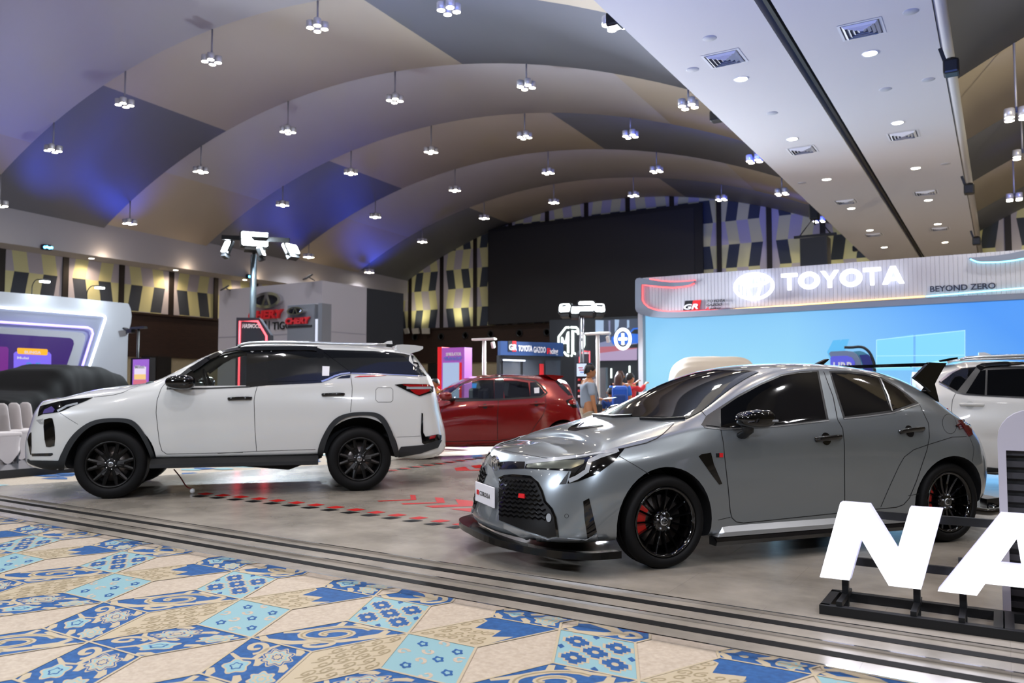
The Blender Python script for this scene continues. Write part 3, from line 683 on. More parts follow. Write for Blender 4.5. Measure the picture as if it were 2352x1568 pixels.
strip(TP(z4([(400, 598), (560, 625), (740, 643), (900, 643), (1170, 620)])), glow_red, 'light_strip'); strip(TP(z4([(1150, 672), (1070, 708), (940, 732), (800, 742), (620, 734), (440, 714), (280, 698), (280, 950), (312, 1015), (390, 1078), (530, 1122), (700, 1142), (900, 1143), (1740, 1112)])), glow_red, 'light_strip')
strip([T(1678, 711), T(2125, 681)], glow_warm, 'light_strip'); strip([T(2127, 681), T(2352, 662), (x1, 3.15)], glow_cyan, 'light_strip'); strip(TP(q([(1530, 372), (1620, 412), (1700, 424), (1950, 420), (2150, 400), (2352, 366)])), glow_cyan, 'light_strip')
light('strip_glow', 'AREA', ((T(1678, 0)[0] + T(2125, 0)[0]) / 2, YT - 0.07, 3.10), 0.8, '#ffb652', 3.6, ((T(1678, 0)[0] + T(2125, 0)[0]) / 2, YT + 0.05, 4.0), sx=0.03)
# side wall of the booth and pillars beside the video wall
MB().box((x0 + 0.05, YT + 0.25, 1.53), (0.12, 0.56, 3.06)).build('side_pillar', [booth_w], tb)
led = M('video_wall', '#101820', 0.4)
tc = node(led, 'ShaderNodeTexCoord'); sp = node(led, 'ShaderNodeSeparateXYZ'); link(led, tc.outputs['Object'], sp.inputs[0])
mr = node(led, 'ShaderNodeMapRange'); mr.inputs[1].default_value = -4.0; mr.inputs[2].default_value = 1.2; link(led, sp.outputs[0], mr.inputs[0])
ma = node(led, 'ShaderNodeMath', operation='MULTIPLY_ADD'); ma.inputs[1].default_value = 0.22; ma.inputs[2].default_value = -0.32; link(led, sp.outputs[2], ma.inputs[0])
ad = node(led, 'ShaderNodeMath', operation='ADD'); link(led, mr.outputs[0], ad.inputs[0]); link(led, ma.outputs[0], ad.inputs[1])
cr = node(led, 'ShaderNodeValToRGB'); cr.color_ramp.elements[0].position = 0.05; cr.color_ramp.elements[0].color = lin('#98dcfa'); cr.color_ramp.elements[1].position = 1.0; cr.color_ramp.elements[1].color = lin('#4d9cfa')
link(led, ad.outputs[0], cr.inputs[0]); link(led, cr.outputs[0], bsdf(led).inputs['Emission Color']); bsdf(led).inputs['Emission Strength'].default_value = 0.66
MB().box(((x0 + 0.12 + x1) / 2, YT + 0.14, 1.55), (x1 - x0 - 0.16, 0.1, 3.0)).build('video_wall', [led], tb)
# pictures shown on the video wall: glazed frames and arrows
led_l = emis('video_light_blue', '#86dcff', 1.0); led_line = emis('video_line', '#b8f0ff', 1.1); led_m = emis('video_mid_blue', '#5cbdf6', 1.0)
mb = MB()
def led_poly(L, mi, d=0.0): P_ = TP(L); mb.add([(u, YT + 0.085 - d, v) for u, v in P_], tess(P_), mi)
led_poly([(2012, 780), (2097, 768), (2097, 850), (2012, 850)], 0); led_poly([(2102, 768), (2216, 757), (2216, 850), (2102, 850)], 0)
led_poly([(1898, 808), (1912, 781), (1930, 779), (1908, 832)], 2, 0.001); led_poly([(1912, 806), (1932, 779), (1949, 778), (1930, 832), (1915, 832)], 2, 0.002)
for a_, b_ in (((2012, 780), (2012, 850)), ((2216, 757), (2216, 850)), ((2012, 817), (2216, 815)), ((2012, 780), (2216, 758))):
    pa, pb = T(*a_), T(*b_); mb.bar((pa[0], YT + 0.084, pa[1]), (pb[0], YT + 0.084, pb[1]), 0.012, 0.004, 1, up=(0, 1, 0))
mb.build('video_picture', [led_l, led_line, led_m], tb, fix=False)
# emblem and lettering
def ell(cx, cz, a, b, n=48, t0=0): return [(cx + a * math.cos(t0 + 2 * math.pi * k / n), cz + b * math.sin(t0 + 2 * math.pi * k / n)) for k in range(n)]
def emblem(mb, fn, cx, cz, a, b, w, t0, t1, mi=0):        # three interlocked ellipses
    mb.rings(ell(cx, cz, a, b), ell(cx, cz, a - w, b - w * 0.9), fn, t0, t1, mi)
    mb.rings(ell(cx, cz + b * 0.42, a * 0.80, b * 0.42), ell(cx, cz + b * 0.42, a * 0.80 - w * 0.85, b * 0.42 - w * 0.8), fn, t0, t1, mi)
    mb.rings(ell(cx, cz - b * 0.02, a * 0.34, b * 0.92), ell(cx, cz - b * 0.02, a * 0.34 - w * 0.85, b * 0.92 - w * 0.8), fn, t0, t1, mi)
c = T(1735, 659); a_ = (T(1781, 657)[0] - T(1689, 661)[0]) / 2; b_ = (T(1735, 628)[1] - T(1735, 691)[1]) / 2
mb = MB(); emblem(mb, lambda u, v, t: (u, t, v), c[0], c[1], a_, b_, 0.062, YT - 0.18, YT - 0.10); mb.build('lit_emblem', [glow_white], tb)
xa, za = T(1799, 679); xb, zb = T(2079, 654); zt_ = T(2060, 615)[1]
W_ = xb - xa; Hh = zt_ - (zb) - 0.0
letters = {'T': ([[(0, 1), (1, 1), (1, .80), (.61, .80), (.61, 0), (.39, 0), (.39, .80), (0, .80)]], .80),
           'Y': ([[(0, 1), (.24, 1), (.5, .6), (.76, 1), (1, 1), (.61, .42), (.61, 0), (.39, 0), (.39, .42)]], .86),
           'A': ([[(0, 0), (.38, 1), (.62, 1), (1, 0), (.77, 0), (.70, .19), (.30, .19), (.23, 0)]], .98)}
widths = {'T': .80, 'O': 1.04, 'Y': .86, 'A': .98}; tot = sum(widths[ch] for ch in 'TOYOTA') + 5 * 0.06; x = xa; sc = W_ / tot
for ch in 'TOYOTA':
    w = widths[ch] * sc; mb = MB(); fn = lambda u, v, t, x=x, w=w: (x + u * w, t, zb + 0.02 + v * Hh)
    if ch == 'O': mb.rings([(0.5 + 0.5 * math.cos(2 * math.pi * k / 40), 0.5 + 0.52 * math.sin(2 * math.pi * k / 40)) for k in range(40)], [(0.5 + 0.27 * math.cos(2 * math.pi * k / 40), 0.5 + 0.28 * math.sin(2 * math.pi * k / 40)) for k in range(40)], fn, YT - 0.18, YT - 0.10)
    elif ch == 'A':
        mb.rings([(0, 0), (.38, 1), (.62, 1), (1, 0), (.77, 0), (.70, .19), (.30, .19), (.23, 0)], [(.37, .36), (.49, .76), (.51, .76), (.63, .36), (.60, .36), (.55, .36), (.45, .36), (.40, .36)], fn, YT - 0.18, YT - 0.10)
    else: mb.prism(letters[ch][0][0], fn, YT - 0.18, YT - 0.10)
    mb.build('lit_letter', [glow_white], tb); x += w + 0.06 * sc
light('letter_halo', 'AREA', ((xa + T(1690, 0)[0] + W_) / 2 - 0.1, YT - 0.095, (zb + zt_) / 2), 0.25, '#e4eaff', 3.4, ((xa + xb) / 2, YT + 1, (zb + zt_) / 2), sx=0.42)
ink = M('lettering_black', '#0c0d10', 0.4); red_ink = M('lettering_red', '#c01a20', 0.4); wht_ink = M('lettering_white', '#f0f0f2', 0.4)
p, p2 = T(2137, 671), T(2287, 651); text('lettering', 'BEYOND ZERO', 0.165, ink, facing((p[0], YT - 0.075, p[1]), XP), tb, 0.008, 0.022, width=p2[0] - p[0])
# racing badge: half black, half red slanted box with white letters
b0, b1 = T(1571, 714), T(1613, 689)
mb = MB(); wq = b1[0] - b0[0]; hq = b1[1] - b0[1]
for lo, hi, mi in ((0.0, 0.44, 0), (0.44, 1.0 - 0.12, 1)):
    mb.prism([(b0[0] + lo * wq, b0[1]), (b0[0] + hi * wq, b0[1]), (b0[0] + (hi + .12) * wq, b1[1]), (b0[0] + (lo + .12) * wq, b1[1])], lambda u, v, t: (u, t, v), YT - 0.07, YT - 0.05, mi)
mb.build('racing_badge', [ink, red_ink], tb)
text('lettering', 'GR', 0.17, wht_ink, facing((b0[0] + 0.05 * wq, YT - 0.075, b0[1] + 0.03), XP), tb, 0.004, 0.025, 0.25, width=0.78 * wq)
for i, (s, m_) in enumerate((('TOYOTA', ink), ('GAZOO', ink), ('acing', ink))):
    px = T(1617 - i * 1.5, 0)[0]; zz = T(1640, [694.5, 703, 711][i])[1]
    if i == 2:
        text('lettering', 'R', 0.085, red_ink, facing((px, YT - 0.07, zz), XP), tb, 0.004, 0.02, 0.3, width=0.075); text('lettering', s, 0.085, ink, facing((px + 0.09, YT - 0.07, zz), XP), tb, 0.004, 0.02, 0.3, width=0.27)
    else: text('lettering', s, 0.085, m_, facing((px, YT - 0.07, zz), XP), tb, 0.004, 0.02, 0.3, width=[0.42, 0.37][i])
light('video_spill', 'AREA', (-2.5, YT - 0.25, 1.6), 60, '#8fd0ff', 7.5, (-2.5, 10, 1.2), sx=2.4)

# arrow-shaped sign stand in front of the video wall
sg = depth_pt(1957, 860, 16.2); e = empty('sign_stand', (sg[0], sg[1], 0), 0, 'purple and grey arrow sign stand with white lettering before the video wall', 'sign')
Sp = lambda px, py, dy=0: (PY(px, py, sg[1])[0] - sg[0], PY(px, py, sg[1])[2])
s_grey = M('sign_grey', '#76879d', 0.4); s_teal = M('sign_teal', '#4f9fae', 0.4); s_navy = M('sign_navy', '#17207e', 0.4); s_pur = M('sign_purple', '#5152c4', 0.4, emit='#5152c4', es=0.3)
pz = lambda L: [Sp(1540 + x * 0.2636, 780 + y * 0.2636) for x, y in L]
lo = 0.0
def panel(L, y0, y1, mat, nm):
    MB().prism(pz(L) , lambda u, v, t: (u, t, v), y0, y1).build(nm, [mat], e)
panel([(1384, 122), (1400, 103), (1530, 97), (1590, 104), (1630, 130), (1655, 170), (1670, 225), (1672, 700), (1400, 700), (1400, 150)], -0.05, 0.0, s_grey, 'front_panel')
panel([(1398, 160), (1412, 145), (1540, 140), (1585, 155), (1610, 190), (1612, 700), (1398, 700)], -0.07, -0.05, s_pur, 'purple_panel')
panel([(1590, 102), (1650, 97), (1690, 108), (1730, 135), (1760, 180), (1780, 240), (1782, 700), (1672, 700), (1672, 225), (1655, 170), (1630, 130)], 0.0, 0.05, s_teal, 'teal_panel')
panel([(1645, 133), (1725, 128), (1750, 160), (1762, 240), (1764, 690), (1680, 690), (1680, 225), (1662, 170)], -0.02, 0.0, s_navy, 'navy_panel')
MB().tube([(u, -0.04, v) for u, v in smooth_path(pz([(1517, 67), (1580, 68), (1640, 62), (1690, 72), (1735, 110), (1765, 170), (1780, 230), (1784, 420)]), 4)], 0.028, 8).build('black_arch', [black_plastic], e)
q0 = pz([(1425, 250)])[0]; text('lettering', 'URB', 0.26, wht_ink, frame((q0[0], -0.075, q0[1] - 0.06), XP, (0, 0, 1)), e, 0.003, 0.03, width=0.36)
MB().box((0.1, 0.0, 0.03), (1.1, 0.5, 0.06)).build('base', [black_metal], e)

# ---- purple bank booth on the left, along X = -22
XB = -22.0
pb = empty('exhibition_booth', (0, 0, 0), 0, 'white curved booth on the left with light strips around a purple screen', 'booth')
def Bq(px, py): p = PX(px, py, XB); return (p[1], p[2])
z0_ = lambda L: [Bq(x * 0.14667, 640 + y * 0.14667) for x, y in L]
shell = M('booth_shell', '#8e9096', 0.5); shell_d = M('booth_recess', '#6a6e7d', 0.5)
out = [(4.0, 3.72)] + z0_([(-2000, 40)])[:0] + z0_([(0, 200), (900, 275), (1500, 335), (1990, 385), (2015, 395), (2050, 480), (2062, 580), (2050, 700), (2020, 800), (2005, 900), (1995, 1250)]) + [(Bq(292, 900)[0], 0.06)] + [(4.0, 0.06)]
MB().prism(out, lambda u, v, t: (t, u, v), XB - 0.6, XB).build('shell', [shell], pb)
rec = [(4.0, Bq(0, 707)[1])] + z0_([(0, 450), (850, 510), (1590, 570), (1640, 620), (1380, 1390), (1180, 2000)]) + [(4.0, Bq(0, 940)[1])]
MB().prism(rec, lambda u, v, t: (t, u, v), XB, XB + 0.02).build('recess', [shell_d], pb)
inn = [(4.0, Bq(0, 752)[1])] + z0_([(0, 760), (1150, 835), (1260, 850), (1300, 900), (1290, 980), (1000, 2000)]) + [(4.0, Bq(0, 940)[1])]
MB().prism(inn, lambda u, v, t: (t, u, v), XB + 0.02, XB + 0.12).build('inner_frame', [shell], pb)
gl_l = emis('strip_lilac', '#8f7cff', 2.6); gl_w = emis('strip_white', '#e8f2ff', 4.0)
MB().tube([(XB + 0.05, u, v) for u, v in [(4.0, Bq(0, 706)[1] + 0.1)] + z0_([(0, 450), (850, 515), (1590, 575), (1625, 590), (1635, 625), (1380, 1390), (1180, 2000)])], 0.028, 8).build('light_strip', [gl_w], pb)
MB().tube([(XB + 0.14, u, v) for u, v in [(4.0, Bq(0, 740)[1] + 0.08)] + z0_([(0, 683), (800, 735), (1330, 768), (1390, 800), (1408, 860), (1240, 1390), (1050, 2000)])], 0.03, 8).build('light_strip', [gl_l], pb)
scr = [(4.0, Bq(0, 767)[1] + 0.05)] + z0_([(0, 865), (900, 920), (1050, 930), (1100, 965), (1110, 1020), (1090, 1090), (780, 2000)]) + [(4.0, Bq(0, 930)[1])]
scr_p = M('screen_purple', '#120824', 0.3, emit='#2a0d55', es=1.0)
MB().prism(scr, lambda u, v, t: (t, u, v), XB + 0.12, XB + 0.15).build('screen', [scr_p], pb)
card = M('card_violet', '#20104a', 0.3, emit='#6a58c8', es=1.0); card2 = M('card_wine', '#20104a', 0.3, emit='#5e1560', es=1.0); amber = M('card_amber', '#201000', 0.3, emit='#dfa01c', es=1.0); cy = emis('digits_blue', '#2f8fdc', 1.0); wh = emis('letters_white', '#e0dcf0', 0.9)
def bpanel(L, d, mat, nm, par): 
    P_ = z0_(L); return MB().prism(P_, lambda u, v, t: (t, u, v), XB + 0.15, XB + d).build(nm, [mat], par)
bpanel([(165, 1170), (200, 1140), (720, 1150), (755, 1190), (750, 1420), (720, 1450), (200, 1435), (165, 1400)], 0.155, card, 'offer_card', pb)
bpanel([(-400, 1050), (60, 1068), (85, 1100), (75, 1440), (-400, 1440)], 0.155, card2, 'offer_card', pb)
bpanel([(220, 1100), (235, 1083), (685, 1105), (697, 1125), (690, 1190), (670, 1200), (240, 1178), (222, 1160)], 0.165, amber, 'offer_tab', pb)
def btext(s, px, py, size, mat, width=None, bold=0.02):
    u, v = z0_([(px, py)])[0]; w = None
    if width: w = abs(z0_([(px + width, py)])[0][0] - u)
    text('lettering', s, size, mat, frame((XB + 0.17, u, v), (0, 1, 0), (0, 0, 1)), pb, 0.002, bold, width=w)
btext('BUNGA', 330, 1170, 0.10, wh, 255); btext('Mulai', 215, 1255, 0.09, wh, 180); btext('2.5', 355, 1395, 0.20, cy, 225, 0.03); btext('%*', 600, 1380, 0.10, wh, 115)
for px, py, lab in ((588, 48, 'lit arm floodlight on the booth with the purple screen, left one'), (1450, 145, 'lit arm floodlight on the booth with the purple screen, right one')):
    u, v = z0_([(px, py)])[0]; u2, v2 = z0_([(px - 75, py + 190)])[0]
    e = empty('arm_floodlight', (XB + 0.35, u, v), 0, lab, 'lamp', 'arm floodlights on the purple booth')
    MB().box((0, 0, 0.02), (0.14, 0.24, 0.05), bev=0.02).build('housing', [black_metal], e); MB().box((0, 0, -0.02), (0.12, 0.21, 0.04)).build('lens', [lamp_cool], e)
    MB().tube(smooth_path([(0, -0.02, 0.0), (-0.2, -0.1, 0.04), (-0.38, u2 - u, -0.1), (-0.40, u2 - u, v2 - v - 0.02)], 5), 0.012, 6).build('arm', [black_metal], e)
    light('arm_glow', 'SPOT', (XB + 0.35, u, v - 0.05), 45, '#e6f4ff', 0.06, (XB - 0.2, u, v - 1.2), 120, 1.0)
a_ = z0_([(1925, 800)])[0]; e = empty('arm_floodlight', (XB + 0.1, a_[0], a_[1]), 0, 'unlit dark floodlight at the right end of the booth with the purple screen', 'lamp')
MB().box((0.1, 0.0, 0), (0.16, 0.22, 0.05), ry=0.5, rz=0.4).build('housing', [black_metal], e); MB().bar((0.05, 0, -0.02), (-0.12, 0.15, -0.12), 0.03).build('arm', [black_metal], e)
# dark platform of that booth
dk = mottled(M('platform_grey', '#57585c', 0.12), '#4e4f53', '#606166', 2); dkb = M('platform_edge', '#1b1c1e', 0.5)
mb = MB(); pf = [(-12.3, 3.0), (-12.3, 9.6), (-14.5, 11.6), (-16.8, 12.6), (-21.0, 14.45), (-22.62, 14.45), (-22.62, 3.0)]
mb.prism(pf, lambda u, v, t: (u, v, t), CARPET_Z, 0.06, 0, 1); tag(mb.build('booth_platform', [dk, dkb], fix=True), 'low dark-edged glossy grey platform at the far left under the white chairs', 'platform')

# ---- white car-brand booth with chrome oval emblem (box corner at Y = 20.8)
cb = empty('exhibition_booth', (0, 0, 0), 0, 'tall white box-shaped booth with chrome oval emblem, red lettering and charcoal side', 'booth')
lilac = M('booth_lilac_white', '#a8a6b0', 0.55); dark_side = M('booth_charcoal', '#20242c', 0.6); seam = M('panel_seam', '#8c8c9a', 0.6)
xc, xl, yb_ = -20.65, PY(503, 700, 20.8)[0], 20.8; zt = 5.03
ym = PX(842, 700, xc)[1]; yr = PX(927, 700, xc)[1]
MB().box(((xc + xl) / 2, (yb_ + ym) / 2, zt / 2), (xc - xl, ym - yb_, zt)).build('white_box', [lilac], cb)
MB().box(((xc + xl) / 2, (ym + yr) / 2, zt / 2 - 0.02), (xc - xl - 0.02, yr - ym, zt)).build('charcoal_side', [dark_side], cb)
sz = PX(790, 764, xc)[2]; MB().box((xc, (yb_ + ym) / 2, sz), (0.015, ym - yb_, 0.03)).build('seam', [seam], cb); MB().box(((xc + xl) / 2, yb_, PY(520, 774, yb_)[2]), (xc - xl, 0.015, 0.03)).build('seam', [seam], cb)
def Cq(px, py): p = PY(px, py, yb_); return (p[0], p[2])
c = Cq(619, 690); a_ = (Cq(654, 690)[0] - Cq(589, 690)[0]) / 2; b_ = (Cq(619, 671)[1] - Cq(619, 708)[1]) / 2
def oval_badge(par, c, a, b, y, fnm='emblem'):
    mb = MB(); fn = lambda u, v, t: (u, t, v)
    mb.rings(ell(c[0], c[1], a, b), ell(c[0], c[1], a * 0.80, b * 0.66), fn, y - 0.16, y)
    mb.prism([(c[0] - a * 0.34, c[1] - b * 0.66), (c[0] - a * 0.20, c[1] - b * 0.68), (c[0] - 0.0, c[1] + b * 0.36), (c[0] + a * 0.20, c[1] - b * 0.68), (c[0] + a * 0.34, c[1] - b * 0.66), (c[0] + a * 0.10, c[1] + b * 0.70), (c[0] - a * 0.10, c[1] + b * 0.70)], fn, y - 0.15, y)
    mb.prism(ell(c[0], c[1], a * 0.8, b * 0.66), fn, y - 0.05, y, 1)
    mb.build(fnm, [chrome, M('emblem_dark', '#3a3c48', 0.2, 0.8)], par)
oval_badge(cb, c, a_, b_, yb_ - 0.01)
chery_red = M('lettering_crimson', '#c8252e', 0.35)
p, p2 = Cq(577, 734), Cq(656, 728); text('lettering', 'CHERY', 0.42, chery_red, facing((p[0], yb_ - 0.10, p[1]), XP), cb, 0.05, 0.05, 0.12, width=p2[0] - p[0])
p, p2 = Cq(556, 757), Cq(613, 757); text('lettering', 'TIGGO 8', 0.4, ink, facing((p[0], yb_ - 0.03, p[1]), XP), cb, 0.01, 0.01, width=p2[0] - p[0])
p, p2 = Cq(627, 757), Cq(700, 753); text('lettering', 'TIGGO 7', 0.4, ink, facing((p[0], yb_ - 0.03, p[1]), XP), cb, 0.01, 0.01, width=p2[0] - p[0])
p = Cq(619, 744); MB().box((p[0], yb_ - 0.02, p[1] - 0.08), (0.04, 0.02, 0.42)).build('divider', [ink], cb)
p = Cq(640, 788); MB().box((p[0] + 0.4, yb_ - 0.02, p[1] - 0.6), (3.4, 0.05, 1.3)).build('dark_opening', [dark_side], cb)
for px, py, lab in ((516, 661, 'unlit square floodlight on top of the white box booth, left one'), (707, 636, 'unlit square floodlight on top of the white box booth, near its corner')):
    p = PY(px, py, yb_ - 0.25); e = empty('square_floodlight', p, 0, lab, 'lamp', 'unlit floodlights on the white box booth')
    fr_ = M('flood_frame', '#3b3d42', 0.5); gl_ = M('flood_glass', '#8f9298', 0.3)
    MB().box((0, 0, 0), (0.36, 0.30, 0.05), rx=R(35), rz=R(-25)).build('housing', [fr_], e)
    MB().box((0, -0.02, -0.035), (0.26, 0.20, 0.03), rx=R(35), rz=R(-25)).build('lens', [gl_], e); MB().bar((0, 0.05, 0), (0.05, 0.3, -0.1), 0.03).build('arm', [fr_], e)
# grey pylon of the same brand
py_ = depth_pt(697, 760, 24.5); e = empty('brand_pylon', (py_[0], py_[1], CARPET_Z), R(0), 'grey sign pylon with small chrome oval emblem and red lettering', 'sign')
Pq = lambda px, py: (PY(px, py, py_[1])[0] - py_[0], PY(px, py, py_[1])[2] - CARPET_Z)
tl, tr = Pq(660, 701), Pq(722, 697); h = tl[1]
pyl_g = M('pylon_grey', '#6f727a', 0.4); pyl_w = M('pylon_bright', '#d0d4e0', 0.3, emit='#b8bccc', es=0.5)
MB().box(((tl[0] + tr[0]) / 2, 0.2, h / 2), (tr[0] - tl[0], 0.4, h), bev=0.02).build('body', [pyl_g], e)
MB().box((tr[0] + 0.09, 0.18, h / 2 + 0.02), (0.14, 0.3, h - 1.0)).build('light_edge', [pyl_w], e); MB().box((tr[0] + 0.24, 0.2, h / 2), (0.16, 0.4, h - 0.02)).build('side_fin', [pyl_g], e)
c = Pq(686, 715); oval_badge(e, c, (Pq(704, 715)[0] - Pq(667, 715)[0]) / 2, (Pq(686, 706)[1] - Pq(686, 725)[1]) / 2, -0.005)
p, p2 = Pq(659, 741), Pq(715, 736); text('lettering', 'CHERY', 0.26, chery_red, facing((p[0], -0.05, p[1] - 0.05), XP), e, 0.03, 0.05, 0.12, width=p2[0] - p[0])
p, p2 = Pq(662, 751), Pq(717, 749); MB().box(((p[0] + p2[0]) / 2, -0.01, p[1]), (p2[0] - p[0], 0.03, 0.06)).build('black_line', [ink], e)

# ---- black pylons with a red neon outline
def neon_pylon(px0, px1, py_top, dist, mirror, lab, txt):
    P0 = depth_pt(px0, py_top, dist); n = np.array([0.62, -0.78, 0]); ax = np.array([0.78, 0.62, 0])
    e = empty('neon_pylon', (P0[0], P0[1], CARPET_Z), math.atan2(0.62, 0.78), lab, 'sign')
    def q(px, py):
        p = on_plane(px, py, P0, n) - P0; return (p @ ax, p[2] + P0[2] - CARPET_Z)
    H_ = q(px0, py_top)[1]; W_ = q(px1, py_top)[0]; s = W_
    cut = 0.34 * s
    o = [(0, 0), (0, H_), (s - cut, H_), (s, H_ - cut * 1.5), (s, 0)] if not mirror else [(0, 0), (0, H_ - cut * 1.5), (cut, H_), (s, H_), (s, 0)]
    bodym = M('pylon_black', '#252a34', 0.45); neon = emis('neon_red', '#ff5560', 2.2)
    MB().prism(o, lambda u, v, t: (u, t, v), 0.0, 0.45).build('body', [bodym], e)
    k = 0.11 * s
    path = [(k, 0.3), (k, H_ - k), (s - cut - k * 0.3, H_ - k), (s - k, H_ - cut * 1.5 - k * 0.4), (s - k, 0.3)] if not mirror else [(k, 0.3), (k, H_ - cut * 1.5 - k * 0.4), (cut + k * 0.3, H_ - k), (s - k, H_ - k), (s - k, 0.3)]
    MB().tube([(u, -0.03, v) for u, v in path], 0.030 * s, 8).build('neon_tube', [neon], e)
    text('lettering', txt, 0.17 * s, wht_ink, Matrix.Translation((k * 1.6 if not mirror else cut + k * .9, -0.012, H_ - k - 0.20 * s)) @ Matrix.Rotation(R(90), 4, 'X'), e, 0.006, 0.03, 0.2, width=(0.55 if not mirror else 0.42) * s)
neon_pylon(543, 622, 729, 20.0, False, 'black pylon with red neon outline and cut corner behind the white SUV roof', 'HASMOCO')
neon_pylon(1327, 1357, 803, 21.0, True, 'black pylon with red neon outline behind the man in grey', 'HASMOCO')
# ---- simulator totem
P0 = depth_pt(1007, 797, 17.0); e = empty('info_totem', (P0[0], P0[1], 0), 0, 'purple totem with red side and pale screen behind the red car', 'sign')
H_ = P0[2]; tq = lambda px, py: (PY(px, py, P0[1])[0] - P0[0], PY(px, py, P0[1])[2])
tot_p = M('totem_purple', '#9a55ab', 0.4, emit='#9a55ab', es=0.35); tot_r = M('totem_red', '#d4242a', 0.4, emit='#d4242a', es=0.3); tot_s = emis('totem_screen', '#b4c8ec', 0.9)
wA, wB = tq(1016, 800)[0], tq(1068, 800)[0]
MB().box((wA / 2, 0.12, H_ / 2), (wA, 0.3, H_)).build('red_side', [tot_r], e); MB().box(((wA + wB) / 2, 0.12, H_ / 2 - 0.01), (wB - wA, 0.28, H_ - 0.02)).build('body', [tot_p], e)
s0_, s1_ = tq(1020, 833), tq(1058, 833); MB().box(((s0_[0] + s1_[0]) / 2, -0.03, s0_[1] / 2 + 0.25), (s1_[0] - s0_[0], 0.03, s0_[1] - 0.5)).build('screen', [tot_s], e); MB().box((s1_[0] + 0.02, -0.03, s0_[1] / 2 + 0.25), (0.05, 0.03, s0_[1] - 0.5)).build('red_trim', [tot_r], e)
p, p2 = tq(1026, 817), tq(1061, 817); text('lettering', 'SIMULATOR', 0.09, wht_ink, facing((p[0], -0.025, p[1]), XP), e, 0.004, 0.03, width=p2[0] - p[0])
blu = M('lettering_blue', '#5f8fe0', 0.4)
for k in range(2):
    p, p2 = tq(1021 + 3 * k, 824 + 4 * k), tq(1063 - 3 * k, 824); text('lettering', ['GR RACING', 'DRIVING'][k], 0.06, blu, facing((p[0], -0.025, p[1]), XP), e, 0.003, 0.02, width=p2[0] - p[0])

# ---- blue racing container kiosk
P0 = depth_pt(1150, 783, 19.5); e = empty('kiosk', (P0[0], P0[1], CARPET_Z), 0, 'navy blue racing kiosk with white lettering behind the red car roof', 'booth')
n = np.array([0.86, -0.51, 0]); ax = np.array([0.51, 0.86, 0]); e.rotation_euler = (0, 0, math.atan2(0.86, 0.51))
def kq(px, py):
    p = on_plane(px, py, P0, n) - P0; return (p @ ax, p[2] + P0[2] - CARPET_Z)
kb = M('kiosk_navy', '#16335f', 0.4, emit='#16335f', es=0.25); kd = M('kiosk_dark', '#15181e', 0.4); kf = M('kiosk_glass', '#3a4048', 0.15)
W_, H_ = kq(1294, 797)[0], kq(1150, 783)[1]; hs = kq(1150, 815)[1]
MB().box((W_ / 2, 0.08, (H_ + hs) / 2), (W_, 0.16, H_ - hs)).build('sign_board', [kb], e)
MB().box((W_ / 2, 0.16, hs / 2), (W_ - 0.02, 0.14, hs)).build('body', [kd], e)
for a_, b_ in ((1158, 1198), (1204, 1248), (1256, 1290)):
    u0, u1 = kq(a_, 830)[0], kq(b_, 830)[0]; MB().box(((u0 + u1) / 2, 0.09, hs / 2 + 0.1), (u1 - u0, 0.04, hs - 0.4)).build('window', [kf], e)
MB().bar((kq(1158, 826)[0], 0.05, kq(1158, 826)[1]), (kq(1208, 828)[0], 0.05, kq(1208, 828)[1]), 0.03).build('tube_light', [emis('kiosk_tube', '#dfe8ff', 3)], e)
MB().box((W_ * 0.66, 0.06, hs - 0.45), (0.12, 0.02, 0.5)).build('red_poster', [red_ink], e)
mk = lambda u, v: Matrix.Translation((u, -0.012, v)) @ Matrix.Rotation(R(90), 4, 'X')
u, v = kq(1190, 810); u2 = kq(1240, 0)[0]; text('lettering', 'TOYOTA', 0.2, wht_ink, mk(kq(1190, 808)[0], kq(1190, 806)[1]), e, 0.004, 0.02, width=kq(1222, 808)[0] - kq(1190, 808)[0])
text('lettering', 'GAZOO', 0.2, wht_ink, mk(kq(1225, 808)[0], kq(1225, 809)[1]), e, 0.004, 0.02, width=kq(1253, 808)[0] - kq(1225, 808)[0]); text('lettering', 'R', 0.2, red_ink, mk(kq(1256, 808)[0], kq(1256, 812)[1]), e, 0.004, 0.03, width=0.14); text('lettering', 'acing', 0.2, wht_ink, mk(kq(1262, 808)[0], kq(1262, 812)[1]), e, 0.004, 0.02, width=kq(1281, 808)[0] - kq(1262, 808)[0])
u, v = kq(1167, 806); w = kq(1185, 800)[0] - u; mb = MB(); mb.box((u + w * .25, -0.005, v + 0.12), (w * .5, 0.01, 0.26), 0); mb.box((u + w * .78, -0.005, v + 0.12), (w * .5, 0.01, 0.26), 1); mb.build('racing_badge', [ink, red_ink], e)
text('lettering', 'GR', 0.2, wht_ink, mk(u + 0.02, v + 0.03), e, 0.004, 0.02, width=w)

